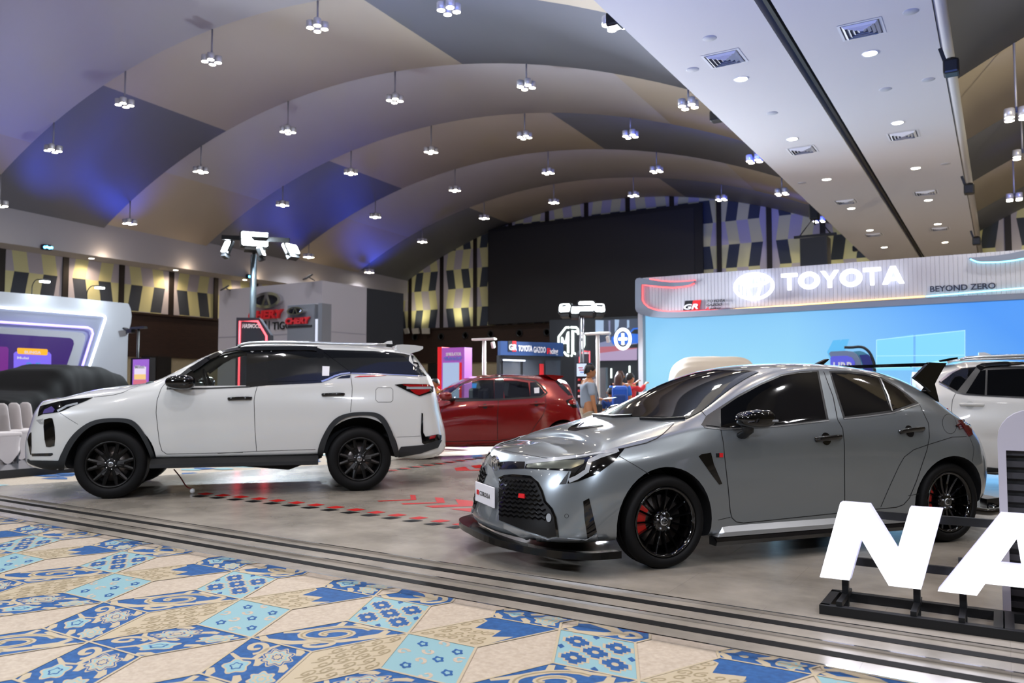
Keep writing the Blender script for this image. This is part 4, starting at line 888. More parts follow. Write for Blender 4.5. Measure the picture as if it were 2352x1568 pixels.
# ---- black booth with octagon badge and a video screen
YM = 26.5
Mq = lambda px, py: (PY(px, py, YM)[0], PY(px, py, YM)[2])
mgb = empty('exhibition_booth', (0, 0, 0), 0, 'black booth wall with lit white octagon badge and video screen of a blue car', 'booth')
blk = M('booth_black', '#1f232b', 0.5)
xa, xb = Mq(1262, 800)[0], Mq(1500, 800)[0]; zt = Mq(1262, 735)[1]
MB().box(((xa + xb) / 2, YM + 0.3, zt / 2), (xb - xa, 0.6, zt)).build('wall', [blk], mgb)
gw = emis('badge_white', '#f2fff8', 1.3)
z8 = lambda L: [Mq(1240 + x * 0.12752, 660 + y * 0.12752) for x, y in L]
def bstroke(L, r, name='badge_stroke', par=mgb, mat=gw): MB().tube([(u, YM - 0.06, v) for u, v in z8(L)], r * 0.85, 8).build(name, [mat], par)
bstroke([(350, 1040), (350, 890), (480, 722), (540, 722)], 0.045); bstroke([(570, 720), (670, 722), (700, 755), (705, 850)], 0.045); bstroke([(765, 815), (812, 880), (812, 1040), (790, 1095), (765, 1090)], 0.045)
bstroke([(450, 1160), (490, 1220), (535, 1230)], 0.045); bstroke([(575, 1228), (595, 1228)], 0.045)
bstroke([(415, 1060), (415, 900), (450, 1010), (475, 1010), (522, 800), (522, 1180)], 0.05); bstroke([(690, 800), (605, 775), (605, 1200), (650, 1190)], 0.06); bstroke([(765, 870), (765, 910)], 0.04); bstroke([(765, 970), (765, 1080)], 0.045)
vid = M('video_street', '#10131c', 0.4, emit='#232b40', es=1.0)
a_, b_ = Mq(1370, 736), Mq(1500, 824); MB().box(((a_[0] + b_[0]) / 2, YM - 0.05, (a_[1] + b_[1]) / 2), (b_[0] - a_[0], 0.1, a_[1] - b_[1])).build('video_screen', [vid], mgb)
vcol = [emis('video_pink', '#c06c7c', 0.9), emis('video_lilac', '#b9a4c8', 0.9), emis('video_pane', '#a6bfe0', 1.0), emis('video_blue_car', '#1a66d8', 1.1), emis('video_shade', '#0c1018', 0.5), emis('video_grey', '#8c92b8', 0.9)]
mb = MB()
def vpoly(L, mi, d): P_ = z8(L); mb.add([(u, YM - 0.102 - d, v) for u, v in P_], tess(P_), mi)
vpoly([(1045, 1010), (1300, 950), (1770, 950), (1770, 1110), (1045, 1190)], 5, 0); vpoly([(1045, 1075), (1770, 1040), (1770, 1110), (1045, 1190)], 0, .002); vpoly([(1045, 1190), (1770, 1100), (1770, 1310), (1045, 1320)], 1, .003)
vpoly([(1022, 590), (1170, 595), (1170, 820), (1022, 830)], 2, 0); vpoly([(1370, 580), (1450, 585), (1440, 700), (1370, 820)], 2, 0); vpoly([(1590, 590), (1630, 592), (1630, 720), (1590, 740)], 2, 0); vpoly([(1255, 600), (1290, 600), (1290, 920), (1265, 920)], 5, 0)
vpoly([(1310, 900), (1420, 830), (1640, 800), (1700, 735), (1900, 715), (1900, 1000), (1700, 1010), (1340, 1030), (1310, 980)], 3, .004); vpoly([(1650, 830), (1720, 760), (1900, 745), (1900, 850)], 4, .005); vpoly([(1380, 1050), (1420, 985), (1480, 1040), (1900, 1010), (1900, 1080), (1500, 1100)], 4, .006)
mb.build('video_picture', vcol, mgb, fix=False)
ctr = z8([(1527, 932)])[0]; ra = z8([(1660, 932)])[0][0] - ctr[0]; rb = z8([(1527, 760)])[0][1] - ctr[1]
mb = MB(); mb.tube([(u, YM - 0.16, v) for u, v in ell(ctr[0], ctr[1], ra, rb, 36)], 0.055, 8, closed=True); mb.tube([(ctr[0] - ra * .55, YM - 0.16, ctr[1]), (ctr[0] + ra * .55, YM - 0.16, ctr[1])], 0.05, 8); mb.tube([(ctr[0], YM - 0.16, ctr[1] - rb * .6), (ctr[0], YM - 0.16, ctr[1] + rb * .6)], 0.05, 8); mb.build('lit_badge', [emis('badge_cold', '#f4f8ff', 2.0)], mgb)
for (pa, pb_) in (((1405, 846), (1405, 868)), ((1447, 840), (1447, 862)), ((1394, 868), (1394, 892)), ((1416, 903), (1416, 915))):
    a_, b_ = Mq(*pa), Mq(*pb_); MB().tube([(a_[0], YM - 0.04, a_[1]), (b_[0], YM - 0.04, b_[1])], 0.03, 8).build('wall_light', [gw], mgb)
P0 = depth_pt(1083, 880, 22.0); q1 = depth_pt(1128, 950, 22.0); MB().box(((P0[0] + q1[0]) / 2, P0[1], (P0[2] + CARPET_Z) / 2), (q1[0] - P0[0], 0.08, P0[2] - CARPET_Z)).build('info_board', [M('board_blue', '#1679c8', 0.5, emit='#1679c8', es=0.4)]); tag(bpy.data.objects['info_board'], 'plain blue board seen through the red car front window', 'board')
# grey pillar with a white round emblem
P0 = depth_pt(1376, 845, 19.0); e = empty('brand_pillar', (P0[0], P0[1], 0), 0, 'grey panel with white round emblem and lettering behind the man in grey', 'sign')
gq = lambda px, py: (PY(px, py, P0[1])[0] - P0[0], PY(px, py, P0[1])[2]); w = gq(1391, 845)[0]; h = gq(1376, 844)[1]
MB().box((w / 2 - 0.1, 0.06, h / 2), (w + 0.2, 0.12, h)).build('panel', [M('pillar_grey', '#4c5156', 0.5)], e)
c = gq(1367, 875); mb = MB(); emblem(mb, lambda u, v, t: (u, t, v), c[0], c[1], 0.06, 0.055, 0.012, -0.01, 0.0); mb.build('emblem', [wht_ink], e)
text('lettering', 'TOYOTA', 0.06, wht_ink, facing((c[0] - 0.07, -0.005, c[1] - 0.14), XP), e, 0.003, 0.02, width=0.16)
# pale blue poster stand beside the man
P0 = depth_pt(1325, 834, 17.5); e = empty('poster_stand', (P0[0], P0[1], 0), 0, 'pale blue poster on a dark stand with small goods, behind the man in grey', 'sign')
pq = lambda px, py: (PY(px, py, P0[1])[0] - P0[0], PY(px, py, P0[1])[2])
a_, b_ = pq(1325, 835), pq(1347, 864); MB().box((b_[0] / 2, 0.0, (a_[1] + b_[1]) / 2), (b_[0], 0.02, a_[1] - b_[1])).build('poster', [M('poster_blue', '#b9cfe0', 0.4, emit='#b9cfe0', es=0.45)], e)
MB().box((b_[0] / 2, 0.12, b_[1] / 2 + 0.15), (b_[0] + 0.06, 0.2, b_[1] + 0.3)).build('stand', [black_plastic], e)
for k in range(3): MB().box((b_[0] / 2 + (-0.02, 0.0, 0.03)[k], -0.012, a_[1] - 0.09 - 0.05 * k), (0.11, 0.006, 0.02)).build('print', [red_ink if k < 2 else blu], e)
for k in range(4):
    for j in range(2): MB().lathe([(0, 0.05), (0.03, 0.05), (0.035, 0.0), (0.0, 0.0)], 10, 'Z', (b_[0] * (0.25 + 0.5 * j), 0.0, b_[1] - 0.1 - 0.12 * k)).build('small_goods', [red_ink if (k + j) % 2 == 0 else wht_ink], e)
# standing display at the far left beyond the white SUV bonnet
P0 = depth_pt(305, 822, 20.4); e = empty('info_totem', (P0[0], P0[1], 0.06), 0, 'tall lilac lit advertising display beside the booth with the purple screen', 'sign')
dq = lambda px, py: (PY(px, py, P0[1])[0] - P0[0], PY(px, py, P0[1])[2] - 0.06)
w, h = dq(342, 822)[0], dq(305, 822)[1]
MB().box((w / 2 - 0.05, 0.1, h / 2), (w + 0.12, 0.16, h)).build('case', [black_plastic], e); MB().box((w / 2, 0.01, h * 0.55), (w - 0.03, 0.03, h * 0.86)).build('screen', [emis('display_lilac', '#a36ad8', 0.95)], e)
for k, (col, hh, zz, ww) in enumerate((('#f3e6ff', .10, .83, .7), ('#ffd68a', .07, .75, .7), ('#e0788a', .06, .68, .8), ('#e8d8ff', .09, .58, .6), ('#f0b060', .05, .50, .5), ('#d8c4ff', .1, .42, .6))):
    MB().box((w / 2, -0.01, h * zz), (w * ww, 0.012, h * hh)).build('advert_block', [emis('advert_%d' % k, col, 0.95)], e)
text('lettering', 'Mikat', 0.12, wht_ink, facing((w * 0.2, -0.02, h * 0.86), XP), e, 0.003, 0.03, width=w * 0.6)
P1 = depth_pt(318, 765, 21); e = empty('lamp_post', (P1[0], P1[1], 0.06), 0, 'dark unlit lamp post between the purple-screen booth and the white SUV', 'lamp')
MB().tube([(0, 0, 0), (0, 0, P1[2] + 0.06)], 0.035, 8).build('post', [black_metal], e); MB().box((0, 0, P1[2] + 0.08), (0.6, 0.1, 0.06)).build('cross_arm', [black_metal], e); MB().box((-0.25, -0.05, P1[2] + 0.0), (0.2, 0.12, 0.1)).build('lamp_head', [black_metal], e)

# ---- floodlight masts
def flood(par, c, sz, yaw, pitch):
    Mx = Matrix.Translation(c) @ Matrix.Rotation(yaw, 4, 'Z') @ Matrix.Rotation(pitch, 4, 'X')
    mb = MB(); w, h = sz; mb.box((0, 0.06, 0), (w + 0.08, 0.12, h + 0.08), bev=0.03); mb.box((0, 0.10, -h / 2 - 0.06), (w * .8, 0.16, 0.12))
    mb.v = [tuple(Mx @ Vector(v)) for v in mb.v]; o = mb.build('flood_head', [black_metal], par)
    mb = MB(); mb.prism(rrect(w, h, 0.05), lambda u, v, t: (u, t, v), -0.015, 0.0); mb.v = [tuple(Mx @ Vector(v)) for v in mb.v]; mb.build('lens', [lamp_cool], o)
P0 = depth_pt(583, 585, 22.0); H_ = P0[2] - CARPET_Z; e = empty('floodlight_mast', (P0[0], P0[1], CARPET_Z), 0, 'tall steel mast with bright floodlights above the white SUV', 'lamp', None)
MB().tube([(0, 0, 0), (0, 0, H_)], 0.085, 14).build('mast', [M('mast_steel', '#5b676e', 0.3, 0.7)], e); MB().lathe([(0, 0.05), (0.5, 0.05), (0.5, 0.0), (0, 0)], 20).build('base', [black_metal], e)
yv = math.atan2(P0[0], -P0[1]) + R(0)
tocam = math.atan2(0 - P0[1], 0 - P0[0]) + R(90)
mp = lambda px, py: tuple((depth_pt(px, py, 21.9) - np.array([P0[0], P0[1], CARPET_Z])))
flood(e, Vector(mp(585, 549)), (0.68, 0.42), tocam + R(8), R(-22)); flood(e, Vector(mp(519, 566)), (0.22, 0.34), tocam - R(50), R(-25)); flood(e, Vector(mp(672, 571)), (0.42, 0.28), tocam + R(45), R(-30)); flood(e, Vector(mp(604, 578)), (0.2, 0.2), tocam + R(70), R(-20))
mb = MB(); mb.bar(mp(510, 545), mp(665, 552), 0.09, 0.12); mb.bar((0, 0, H_), mp(585, 550), 0.08)
mb.build('cross_arm', [black_metal], e)
light('flood_glow', 'AREA', depth_pt(585, 549, 21.7), 420, '#e8f6ff', 0.6, (-4.5, 7.5, 0), sx=0.4); light('flood_glow', 'AREA', depth_pt(672, 571, 21.7), 350, '#e8f6ff', 0.4, (-8, 16, 0), sx=0.3); light('flood_glow', 'AREA', depth_pt(519, 566, 21.6), 250, '#e8f6ff', 0.3, (-22, 8, 0), sx=0.3)
light('flood_halo', 'POINT', depth_pt(585, 560, 21.8) + np.array([0, 0.5, 0.5]), 120, '#e0f0ff', 0.15)
P0 = depth_pt(1333, 725, 20.0); H_ = P0[2]; e = empty('floodlight_mast', (P0[0], P0[1], 0), 0, 'slim mast with four bright floodlights before the black octagon-badge booth', 'lamp')
MB().tube([(0.0, 0, 0), (0.0, 0, H_)], 0.03, 10).build('mast', [steel], e); MB().tube([(0.07, 0, 0), (0.07, 0, H_)], 0.022, 10).build('mast', [steel], e); MB().lathe([(0, 0.05), (0.4, 0.05), (0.4, 0.0), (0, 0)], 20).build('base', [black_metal], e)
mp = lambda px, py: tuple((depth_pt(px, py, 19.9) - np.array([P0[0], P0[1], 0])))
tocam = math.atan2(-P0[1], -P0[0]) + R(90)
for (px, py), sz, ya in (((1297, 707), (0.27, 0.2), -20), ((1320, 711), (0.22, 0.18), 5), ((1347, 703), (0.38, 0.24), 0), ((1377, 707), (0.26, 0.2), 22)): flood(e, Vector(mp(px, py)), sz, tocam + R(ya), R(-15))
mb = MB(); mb.bar(mp(1290, 702), mp(1385, 702), 0.05); mb.build('cross_arm', [black_metal], e)
light('flood_glow', 'AREA', depth_pt(1340, 707, 19.6), 900, '#eef4ff', 0.9, (-4.0, 9.0, 0), sx=0.25)
light('flood_halo', 'POINT', depth_pt(1340, 707, 19.9) + np.array([0, 0.5, 0.0]), 60, '#e6eeff', 0.15)
# the two fixed stands of the same floodlights behind the camera: they light the near sides of the cars
fl_l = []
for (x, y, z), en in (((-6.5, -3.0, 4.6), 250), ((2.8, -1.8, 4.6), 190)):
    e = empty('floodlight_mast', (x, y, CARPET_Z), 0, 'floodlight mast standing on the carpet %s behind the viewpoint' % ('left' if x < 0 else 'right'), 'lamp')
    MB().tube([(0, 0, 0), (0, 0, z)], 0.07, 12).build('mast', [steel], e); MB().lathe([(0, 0.05), (0.5, 0.05), (0.5, 0.0), (0, 0)], 20).build('base', [black_metal], e); MB().bar((-0.7, 0, z), (0.7, 0, z), 0.08).build('cross_arm', [black_metal], e)
    ya = math.atan2(6.5 - y, -3.5 - x) + R(90)
    for k, dx in enumerate((-0.55, 0.25)): flood(e, Vector((dx, 0.1, z + 0.15 + 0.1 * k)), (0.55, 0.2), ya, R(-22))
    light('flood_glow', 'AREA', (x, y + 0.35, z), en, '#e6efff', 1.0, (-3.5, 6.5, 0.2), sx=0.35)

# white T-shaped posts
def tpost(px, py, dist, lab):
    P0 = depth_pt(px, py, dist); e = empty('lamp_post', (P0[0], P0[1], 0), 0, lab, 'lamp', 'white T-shaped posts'); m_ = M('post_cream', '#c9c4bd', 0.4)
    MB().tube([(0, 0, 0), (0, 0, P0[2])], 0.045, 12).build('post', [m_], e); MB().box((0, 0, P0[2] + 0.02), (0.62, 0.14, 0.05), bev=0.015).build('cross_arm', [m_], e); MB().box((0.28, -0.05, P0[2] - 0.12), (0.06, 0.08, 0.14), rx=0.4).build('lamp_head', [m_], e)
tpost(1112, 781, 18.5, 'white T-shaped post behind the red car roof'); tpost(1373, 768, 18.5, 'white T-shaped post between the badge wall and the video screen')
# loudspeaker cluster on its chain hoist
p = PX(1873, 580, -5.0); e = empty('hanging_loudspeaker', (p[0], p[1], p[2]), 0, 'black loudspeaker cluster on a chain hoist above the white ribbed booth', 'speaker')
top = PX(1873, 487, -5.0)[2] - p[2]; cz_ = vz(-5.0) - p[2]
MB().box((0, 0, 0), (0.85, 0.6, 0.95), bev=0.03).build('cabinet', [black_plastic], e); MB().box((0, 0, 0.55), (1.3, 0.12, 0.08)).build('fly_bar', [black_metal], e); MB().box((0, 0, top), (0.3, 0.3, 0.55), bev=0.04).build('hoist', [black_metal], e)
MB().tube([(0, 0, 0.9), (0, 0, top)], 0.025, 6).build('chain', [black_metal], e); MB().tube([(0, 0, top), (0, 0, cz_)], 0.02, 6).build('chain', [black_metal], e)
mb = MB(); mb.tube([(-0.5, 0, 0.55), (0, 0, 1.2)], 0.02, 6); mb.tube([(0.5, 0, 0.55), (0, 0, 1.2)], 0.02, 6); mb.build('sling', [black_metal], e)
# small floodlights on the brown rail of the far wall
for i, (px, py) in enumerate(((934, 760), (955, 760), (978, 760))):
    p = PY(px, py, YB - 0.36); e = empty('square_floodlight', p, 0, 'small pale floodlight on the brown rail of the far wall, %s of three' % ('left', 'middle', 'right')[i], 'lamp', 'small floodlights on the rail')
    MB().box((0, 0, 0), (0.45, 0.1, 0.3), rx=0.3, rz=(i - 1) * 0.4).build('lens', [M('rail_lens', '#a9a7a0', 0.4)], e); MB().bar((0, 0.05, 0), (0, 0.25, -0.05), 0.06).build('arm', [black_metal], e)

# ---- illuminated letters on their black frame, front right
YL = 4.95
Lq = lambda px, py: (PY(px, py, YL)[0], PY(px, py, YL)[2])
lf = M('letter_face', '#ffffff', 0.4, emit='#f3f3ff', es=1.0); ls = M('letter_side', '#cfcfe4', 0.4, emit='#c8c8e6', es=0.5)
e = empty('letter_sign', (0, 0, 0), 0, 'big lit white italic letters on a black steel frame, cut by the right edge', 'sign')
cN = lambda L: [Lq(1750 + x * 0.3827, 920 + y * 0.3827) for x, y in L]
def letter(mb, outer, hole=None):
    if hole is None: mb.prism(outer, lambda u, v, t: (u, t, v), YL, YL + 0.09, 0, 1)
mb = MB(); letter(mb, cN([(347, 1058), (470, 612), (642, 625), (812, 900), (888, 642), (1083, 655), (955, 1132), (762, 1110), (595, 828), (525, 1078)])); mb.build('letter', [lf, ls], e)
BL1, TL, BL2, in1 = Lq(2153.8, 1357), Lq(2299, 1180), Lq(2243.7, 1367.6), Lq(2263, 1340)
hA, hB, hC = Lq(2335.6, 1236.7), Lq(2293.5, 1296), Lq(2347, 1301)
Wd = TL[0] - BL1[0]; TR = (TL[0] + 0.20, TL[1]); BR2 = (BL1[0] + 0.66, BL1[1] - 0.0); BR1 = (BR2[0] - 0.19, BL2[1]); in2 = (BR1[0] - 0.02, in1[1])
mb = MB(); fn = lambda u, v, t: (u, t, v); zb_ = BL1[1]
outer = [BL1, TL, TR, BR2, BR1, in2, in1, BL2]
# the A as four solid strokes around its opening
mb.prism([BL1, TL, (TL[0] + 0.1, TL[1]), hA, hB, in1, BL2], fn, YL, YL + 0.09, 0, 1)
mb.prism([(TL[0] + 0.1, TL[1]), TR, BR2, BR1, in2, hC, hA], fn, YL, YL + 0.09, 0, 1)
mb.prism([hB, hC, in2, in1], fn, YL, YL + 0.09, 0, 1); mb.build('letter', [lf, ls], e)
g1, g2 = G(1890, 1412), G(1908, 1380); yA, yB2 = YL - 0.12, YL + 0.24; xl = Lq(1893, 1395)[0]; xr = 1.2
mb = MB(); mb.bar((xl, yA, 0.025), (xr, yA, 0.025), 0.05); mb.bar((xl, yB2, 0.025), (xr, yB2, 0.025), 0.05); mb.bar((xl + 0.025, yA, 0.025), (xl + 0.025, yB2, 0.025), 0.05)
for px in (2295, 2318): x_ = PY(px, 1450, yA)[0]; mb.bar((x_, yA, 0.026), (x_, yB2, 0.026), 0.05)
mb.build('base_frame', [black_metal], e)
for px, py in ((1942, 1335), (2106, 1352), (2212, 1366)):
    x_, z_ = PY(px, py, YL + 0.11)[0], PY(px, py, YL + 0.11)[2]; MB().bar((x_, YL + 0.11, 0.0), (x_, YL + 0.11, z_ + 0.2), 0.035).build('post', [black_metal], e)
    MB().bar((x_, yA, 0.06), (x_, yB2, 0.06), 0.03).build('foot_brace', [black_metal], e)
MB().bar((xr - 0.02, YL + 0.11, 0.0), (xr - 0.02, YL + 0.11, 0.62), 0.035).build('post', [black_metal], e); MB().bar((xr - 0.025, yA, 0.026), (xr - 0.025, yB2, 0.026), 0.05).build('foot_brace', [black_metal], e)
for (pa, pb_) in (((2015, 1182), (2330, 1208)), ((1965, 1288), (2280, 1326))):
    z1 = PY(pa[0], pa[1], YL + 0.11)[2]; x1_ = PY(pa[0], pa[1], YL + 0.11)[0]; MB().bar((x1_ - 0.1, YL + 0.11, z1), (xr, YL + 0.11, z1), 0.025, 0.045).build('rail', [black_metal], e)
light('letter_glow', 'AREA', (-0.3, YL - 0.03, 0.42), 6, '#f0f0ff', 1.2, (-0.3, 0, 0.3), sx=0.4)
# white arch totem with dark slats behind the letters
YA = 5.34
Aq = lambda px, py: (PY(px, py, YA)[0], PY(px, py, YA)[2])
e = empty('arch_totem', (0, 0, 0), 0, 'lilac-white arched totem with dark horizontal slats behind the lit letters', 'sign')
tot_w = M('totem_white', '#a9a5b0', 0.45); slat_m = M('slat_dark', '#2c2b30', 0.5); slat_b = M('slat_back', '#0f0f12', 0.6)
xa, zt = Aq(2290, 990)[0], Aq(2340, 941)[1]; w = 0.75; zs = Aq(2310, 1034)[1]; r = 0.17
arch = [(xa, zs), (xa, zt - r)] + [(xa + r - r * math.cos(R(a)), zt - r + r * math.sin(R(a))) for a in (15, 30, 45, 60, 75, 90)] + [(xa + w - r, zt)] + [(xa + w - r + r * math.sin(R(a)), zt - r + r * math.cos(R(a))) for a in (15, 30, 45, 60, 75, 90)] + [(xa + w, zs)]
MB().prism(arch, lambda u, v, t: (u, t, v), YA, YA + 0.14).build('header', [tot_w], e)
for x_ in (xa + 0.02, xa + w - 0.02): MB().box((x_, YA + 0.07, zs / 2), (0.04, 0.14, zs)).build('side_frame', [tot_w], e)
MB().box((xa + w / 2, YA + 0.09, zs / 2), (w - 0.08, 0.05, zs - 0.01)).build('back_board', [slat_b], e)
mb = MB(); n = int(zs / 0.062)
for k in range(n): mb.box((xa + w / 2, YA + 0.05, 0.02 + (k + 0.5) * zs / n), (w - 0.08, 0.03, 0.034))
mb.build('slats', [slat_m], e)
# ================================================================ car building tools
glass_dark = M('glass_dark', '#050608', 0.04, coat=0.3, spec=0.6)
def clear_glass(name, tint, refl=0.10):
    m = bpy.data.materials.new(name); m.use_nodes = True; nt = m.node_tree; nt.nodes.remove(nt.nodes['Principled BSDF'])
    out = nt.nodes['Material Output']; t = nt.nodes.new('ShaderNodeBsdfTransparent'); t.inputs[0].default_value = tint
    g = nt.nodes.new('ShaderNodeBsdfGlossy'); g.inputs['Roughness'].default_value = 0.02; f = nt.nodes.new('ShaderNodeFresnel'); f.inputs[0].default_value = 1.5
    mx = nt.nodes.new('ShaderNodeMixShader'); nt.links.new(f.outputs[0], mx.inputs[0]); nt.links.new(t.outputs[0], mx.inputs[1]); nt.links.new(g.outputs[0], mx.inputs[2]); nt.links.new(mx.outputs[0], out.inputs[0])
    return m
glass_clear = clear_glass('glass_clear', (0.62, 0.68, 0.66, 1)); glass_smoke = clear_glass('glass_smoke', (0.28, 0.30, 0.31, 1)); glass_lens = clear_glass('glass_lens', (0.85, 0.87, 0.9, 1))
interior_m = M('cabin_dark', '#15161a', 0.7); gap_m = M('panel_gap', '#08080a', 0.7); trim_blk = M('trim_black', '#121316', 0.4); clad_m = M('cladding_black', '#1b1e21', 0.5)
lens_red = M('lens_red', '#8c0a10', 0.1, coat=1.0); lens_white = M('lens_white', '#8f9398', 0.25, coat=0.6); silver_m = M('silver_trim', '#b9bcc0', 0.22, 0.9); disc_m = M('brake_disc', '#6b6460', 0.35, 0.8)
caliper_m = M('caliper_red', '#b3180e', 0.35); plate_m = M('plate_white', '#d9d8de', 0.45)

class Car:
    def __init__(s, name, o, ang, label, hw, near=1):
        s.o = np.array([o[0], o[1], 0.0]); s.x = np.array([math.cos(ang), math.sin(ang), 0]); s.y = np.array([-s.x[1], s.x[0], 0]); s.hw = hw; s.near = near
        s.root = empty(name, s.o, ang, label, 'car')
    @staticmethod
    def pose(front_px, rear_px, hw):
        f, r_ = G(*front_px), G(*rear_px); x = f - r_; wb = np.linalg.norm(x); x = x / wb; y = np.array([-x[1], x[0], 0])
        return (f + r_) / 2 - y * hw, math.atan2(x[1], x[0]), wb
    def loc(s, p): q = np.array(p) - s.o; return np.array([q @ s.x, q @ s.y, q[2]])
    def side(s, px, py, y=None):                           # pixel on an upright plane of the car -> (x, z)
        y = s.near * s.hw if y is None else y
        p = s.loc(on_plane(px, py, s.o + s.y * y, s.y)); return (p[0], p[2])
    def lray(s, px, py):
        v = ray(px, py); return Vector(s.loc(C0)), Vector((v @ s.x, v @ s.y, v[2])).normalized()
    # -------- body shell from a cage of sections, smoothed
    def shell(s, S, arches, paint, cuts=(), crease={6: 0.55, 7: 0.4}, level=3):
        bm = bmesh.new(); K = len(S[0]); N = len(S); V = {}
        for i in range(N):
            for k in range(K):
                x, y, z = S[i][k]
                for sg in (1, -1):
                    if abs(y) < 1e-6 and sg == -1: V[i, k, -1] = V[i, k, 1]; continue
                    V[i, k, sg] = bm.verts.new((x, sg * y, z))
        cl = bm.edges.layers.float.new('crease_edge')
        for sg in (1, -1):
            for i in range(N - 1):
                for k in range(K - 1):
                    q = []
                    for v in (V[i, k, sg], V[i + 1, k, sg], V[i + 1, k + 1, sg], V[i, k + 1, sg]):
                        if v not in q: q.append(v)
                    if len(q) > 2:
                        try: bm.faces.new(q if sg == 1 else q[::-1])
                        except ValueError: pass
            for k, c in crease.items():
                for i in range(N - 1):
                    e = bm.edges.get((V[i, k, sg], V[i + 1, k, sg]))
                    if e: e[cl] = c
        bmesh.ops.recalc_face_normals(bm, faces=bm.faces[:])
        me = bpy.data.meshes.new('cage'); bm.to_mesh(me); bm.free()
        me.materials.append(paint); me.materials.append(interior_m)
        o = bpy.data.objects.new('cage', me); COL.objects.link(o)
        md = o.modifiers.new('s', 'SUBSURF'); md.levels = level; md.render_levels = level
        dg = bpy.context.evaluated_depsgraph_get(); m2 = bpy.data.meshes.new_from_object(o.evaluated_get(dg)); o.modifiers.clear(); o.data = m2
        b2 = bmesh.new(); b2.from_mesh(m2); s.bvh = BVHTree.FromBMesh(b2); b2.free()
        cutters = []
        for (x, z, r) in arches:
            for sg in (1, -1):
                mb = MB(); n = 40
                ring = [(x + r * math.cos(2 * math.pi * k / n), z + r * math.sin(2 * math.pi * k / n)) for k in range(n)]
                mb.prism(ring, lambda u, v, t: (u, t, v), sg * 0.48, sg * 1.3, 1); cutters.append(mb)
        for poly in cuts:
            mb = MB(); mb.prism(poly, lambda u, v, t: (u, t, v), -1.3, 1.3, 1); cutters.append(mb)
        objs = []
        for mb in cutters:
            c = mb.build('cutter', [paint, interior_m]); objs.append(c)
            md = o.modifiers.new('b', 'BOOLEAN'); md.object = c; md.operation = 'DIFFERENCE'; md.solver = 'EXACT'
        if objs:
            dg = bpy.context.evaluated_depsgraph_get(); m3 = bpy.data.meshes.new_from_object(o.evaluated_get(dg)); o.modifiers.clear(); o.data = m3
            for c in objs: bpy.data.objects.remove(c)
        me = o.data; me.polygons.foreach_set('use_smooth', [True] * len(me.polygons))
        me.set_sharp_from_angle(angle=R(38))
        o.name = 'body'; me.name = 'body'; o.parent = s.root; s.body = o
        return o
    def hit(s, px, py):
        a, d = s.lray(px, py); h = s.bvh.ray_cast(a, d)
        if h[0] is not None: return h[0], h[1]
        t = (Vector((0, s.near * s.hw * 0.8, 0.8)) - a).dot(d); p = a + d * t
        for _ in range(6):
            q = s.bvh.find_nearest(p); t = (q[0] - a).dot(d); p = a + d * t
        q = s.bvh.find_nearest(p); return q[0], q[1]
    # -------- a panel traced on the body: CDT filled, set on the surface, with a skirt into it
    def patch(s, name, px, mat, off=0.004, depth=0.012, mirror=True, parent=None, step=7.0, label=None):
        pts = []; n = len(px)
        for i in range(n):
            a, b = px[i], px[(i + 1) % n]; m = max(1, int(math.hypot(b[0] - a[0], b[1] - a[1]) / step))
            for k in range(m): pts.append((a[0] + (b[0] - a[0]) * k / m, a[1] + (b[1] - a[1]) * k / m))
        nb = len(pts); xs = [p[0] for p in pts]; ys = [p[1] for p in pts]; inner = []
        def inside(x, y):
            c = False
            for i in range(nb):
                x1, y1 = pts[i]; x2, y2 = pts[i - 1]
                if (y1 > y) != (y2 > y) and x < (x2 - x1) * (y - y1) / (y2 - y1) + x1: c = not c
            return c
        st = max(step, (max(xs) - min(xs)) / 40)
        gx = min(xs) + st / 2
        while gx < max(xs):
            gy = min(ys) + st / 2
            while gy < max(ys):
                if inside(gx, gy) and min((gx - q[0]) ** 2 + (gy - q[1]) ** 2 for q in pts) > (st * 0.45) ** 2: inner.append((gx, gy))
                gy += st
            gx += st
        vs = [Vector(p) for p in pts + inner]
        r = delaunay_2d_cdt(vs, [], [list(range(nb))], 1, 1e-4)
        V2, F2 = r[0], r[2]
        H = [s.hit(v[0], v[1]) for v in V2]
        top = [h[0] + h[1] * off for h in H]; bot = [h[0] - h[1] * depth for h in H]
        ec = {}
        for f in F2:
            for i in range(len(f)):
                e = (f[i], f[(i + 1) % len(f)]); ec[e] = 1
        bnd_ = [e for e in ec if (e[1], e[0]) not in ec]
        res = []
        for sg in ((1, -1) if mirror else (1,)):
            mb = MB(); T_ = [(p.x, p.y * sg, p.z) for p in top]; B_ = [(p.x, p.y * sg, p.z) for p in bot]; n2 = len(T_)
            mb.add(T_, [tuple(f) for f in F2], 0, True); k = len(mb.v); 
            mb.add(T_ + B_, [(a, b, n2 + b, n2 + a) for a, b in bnd_], 0, False)
            o = mb.build(name, [mat], parent or s.root)
            if label: o['label'] = label
            res.append(o)
        return res[0]
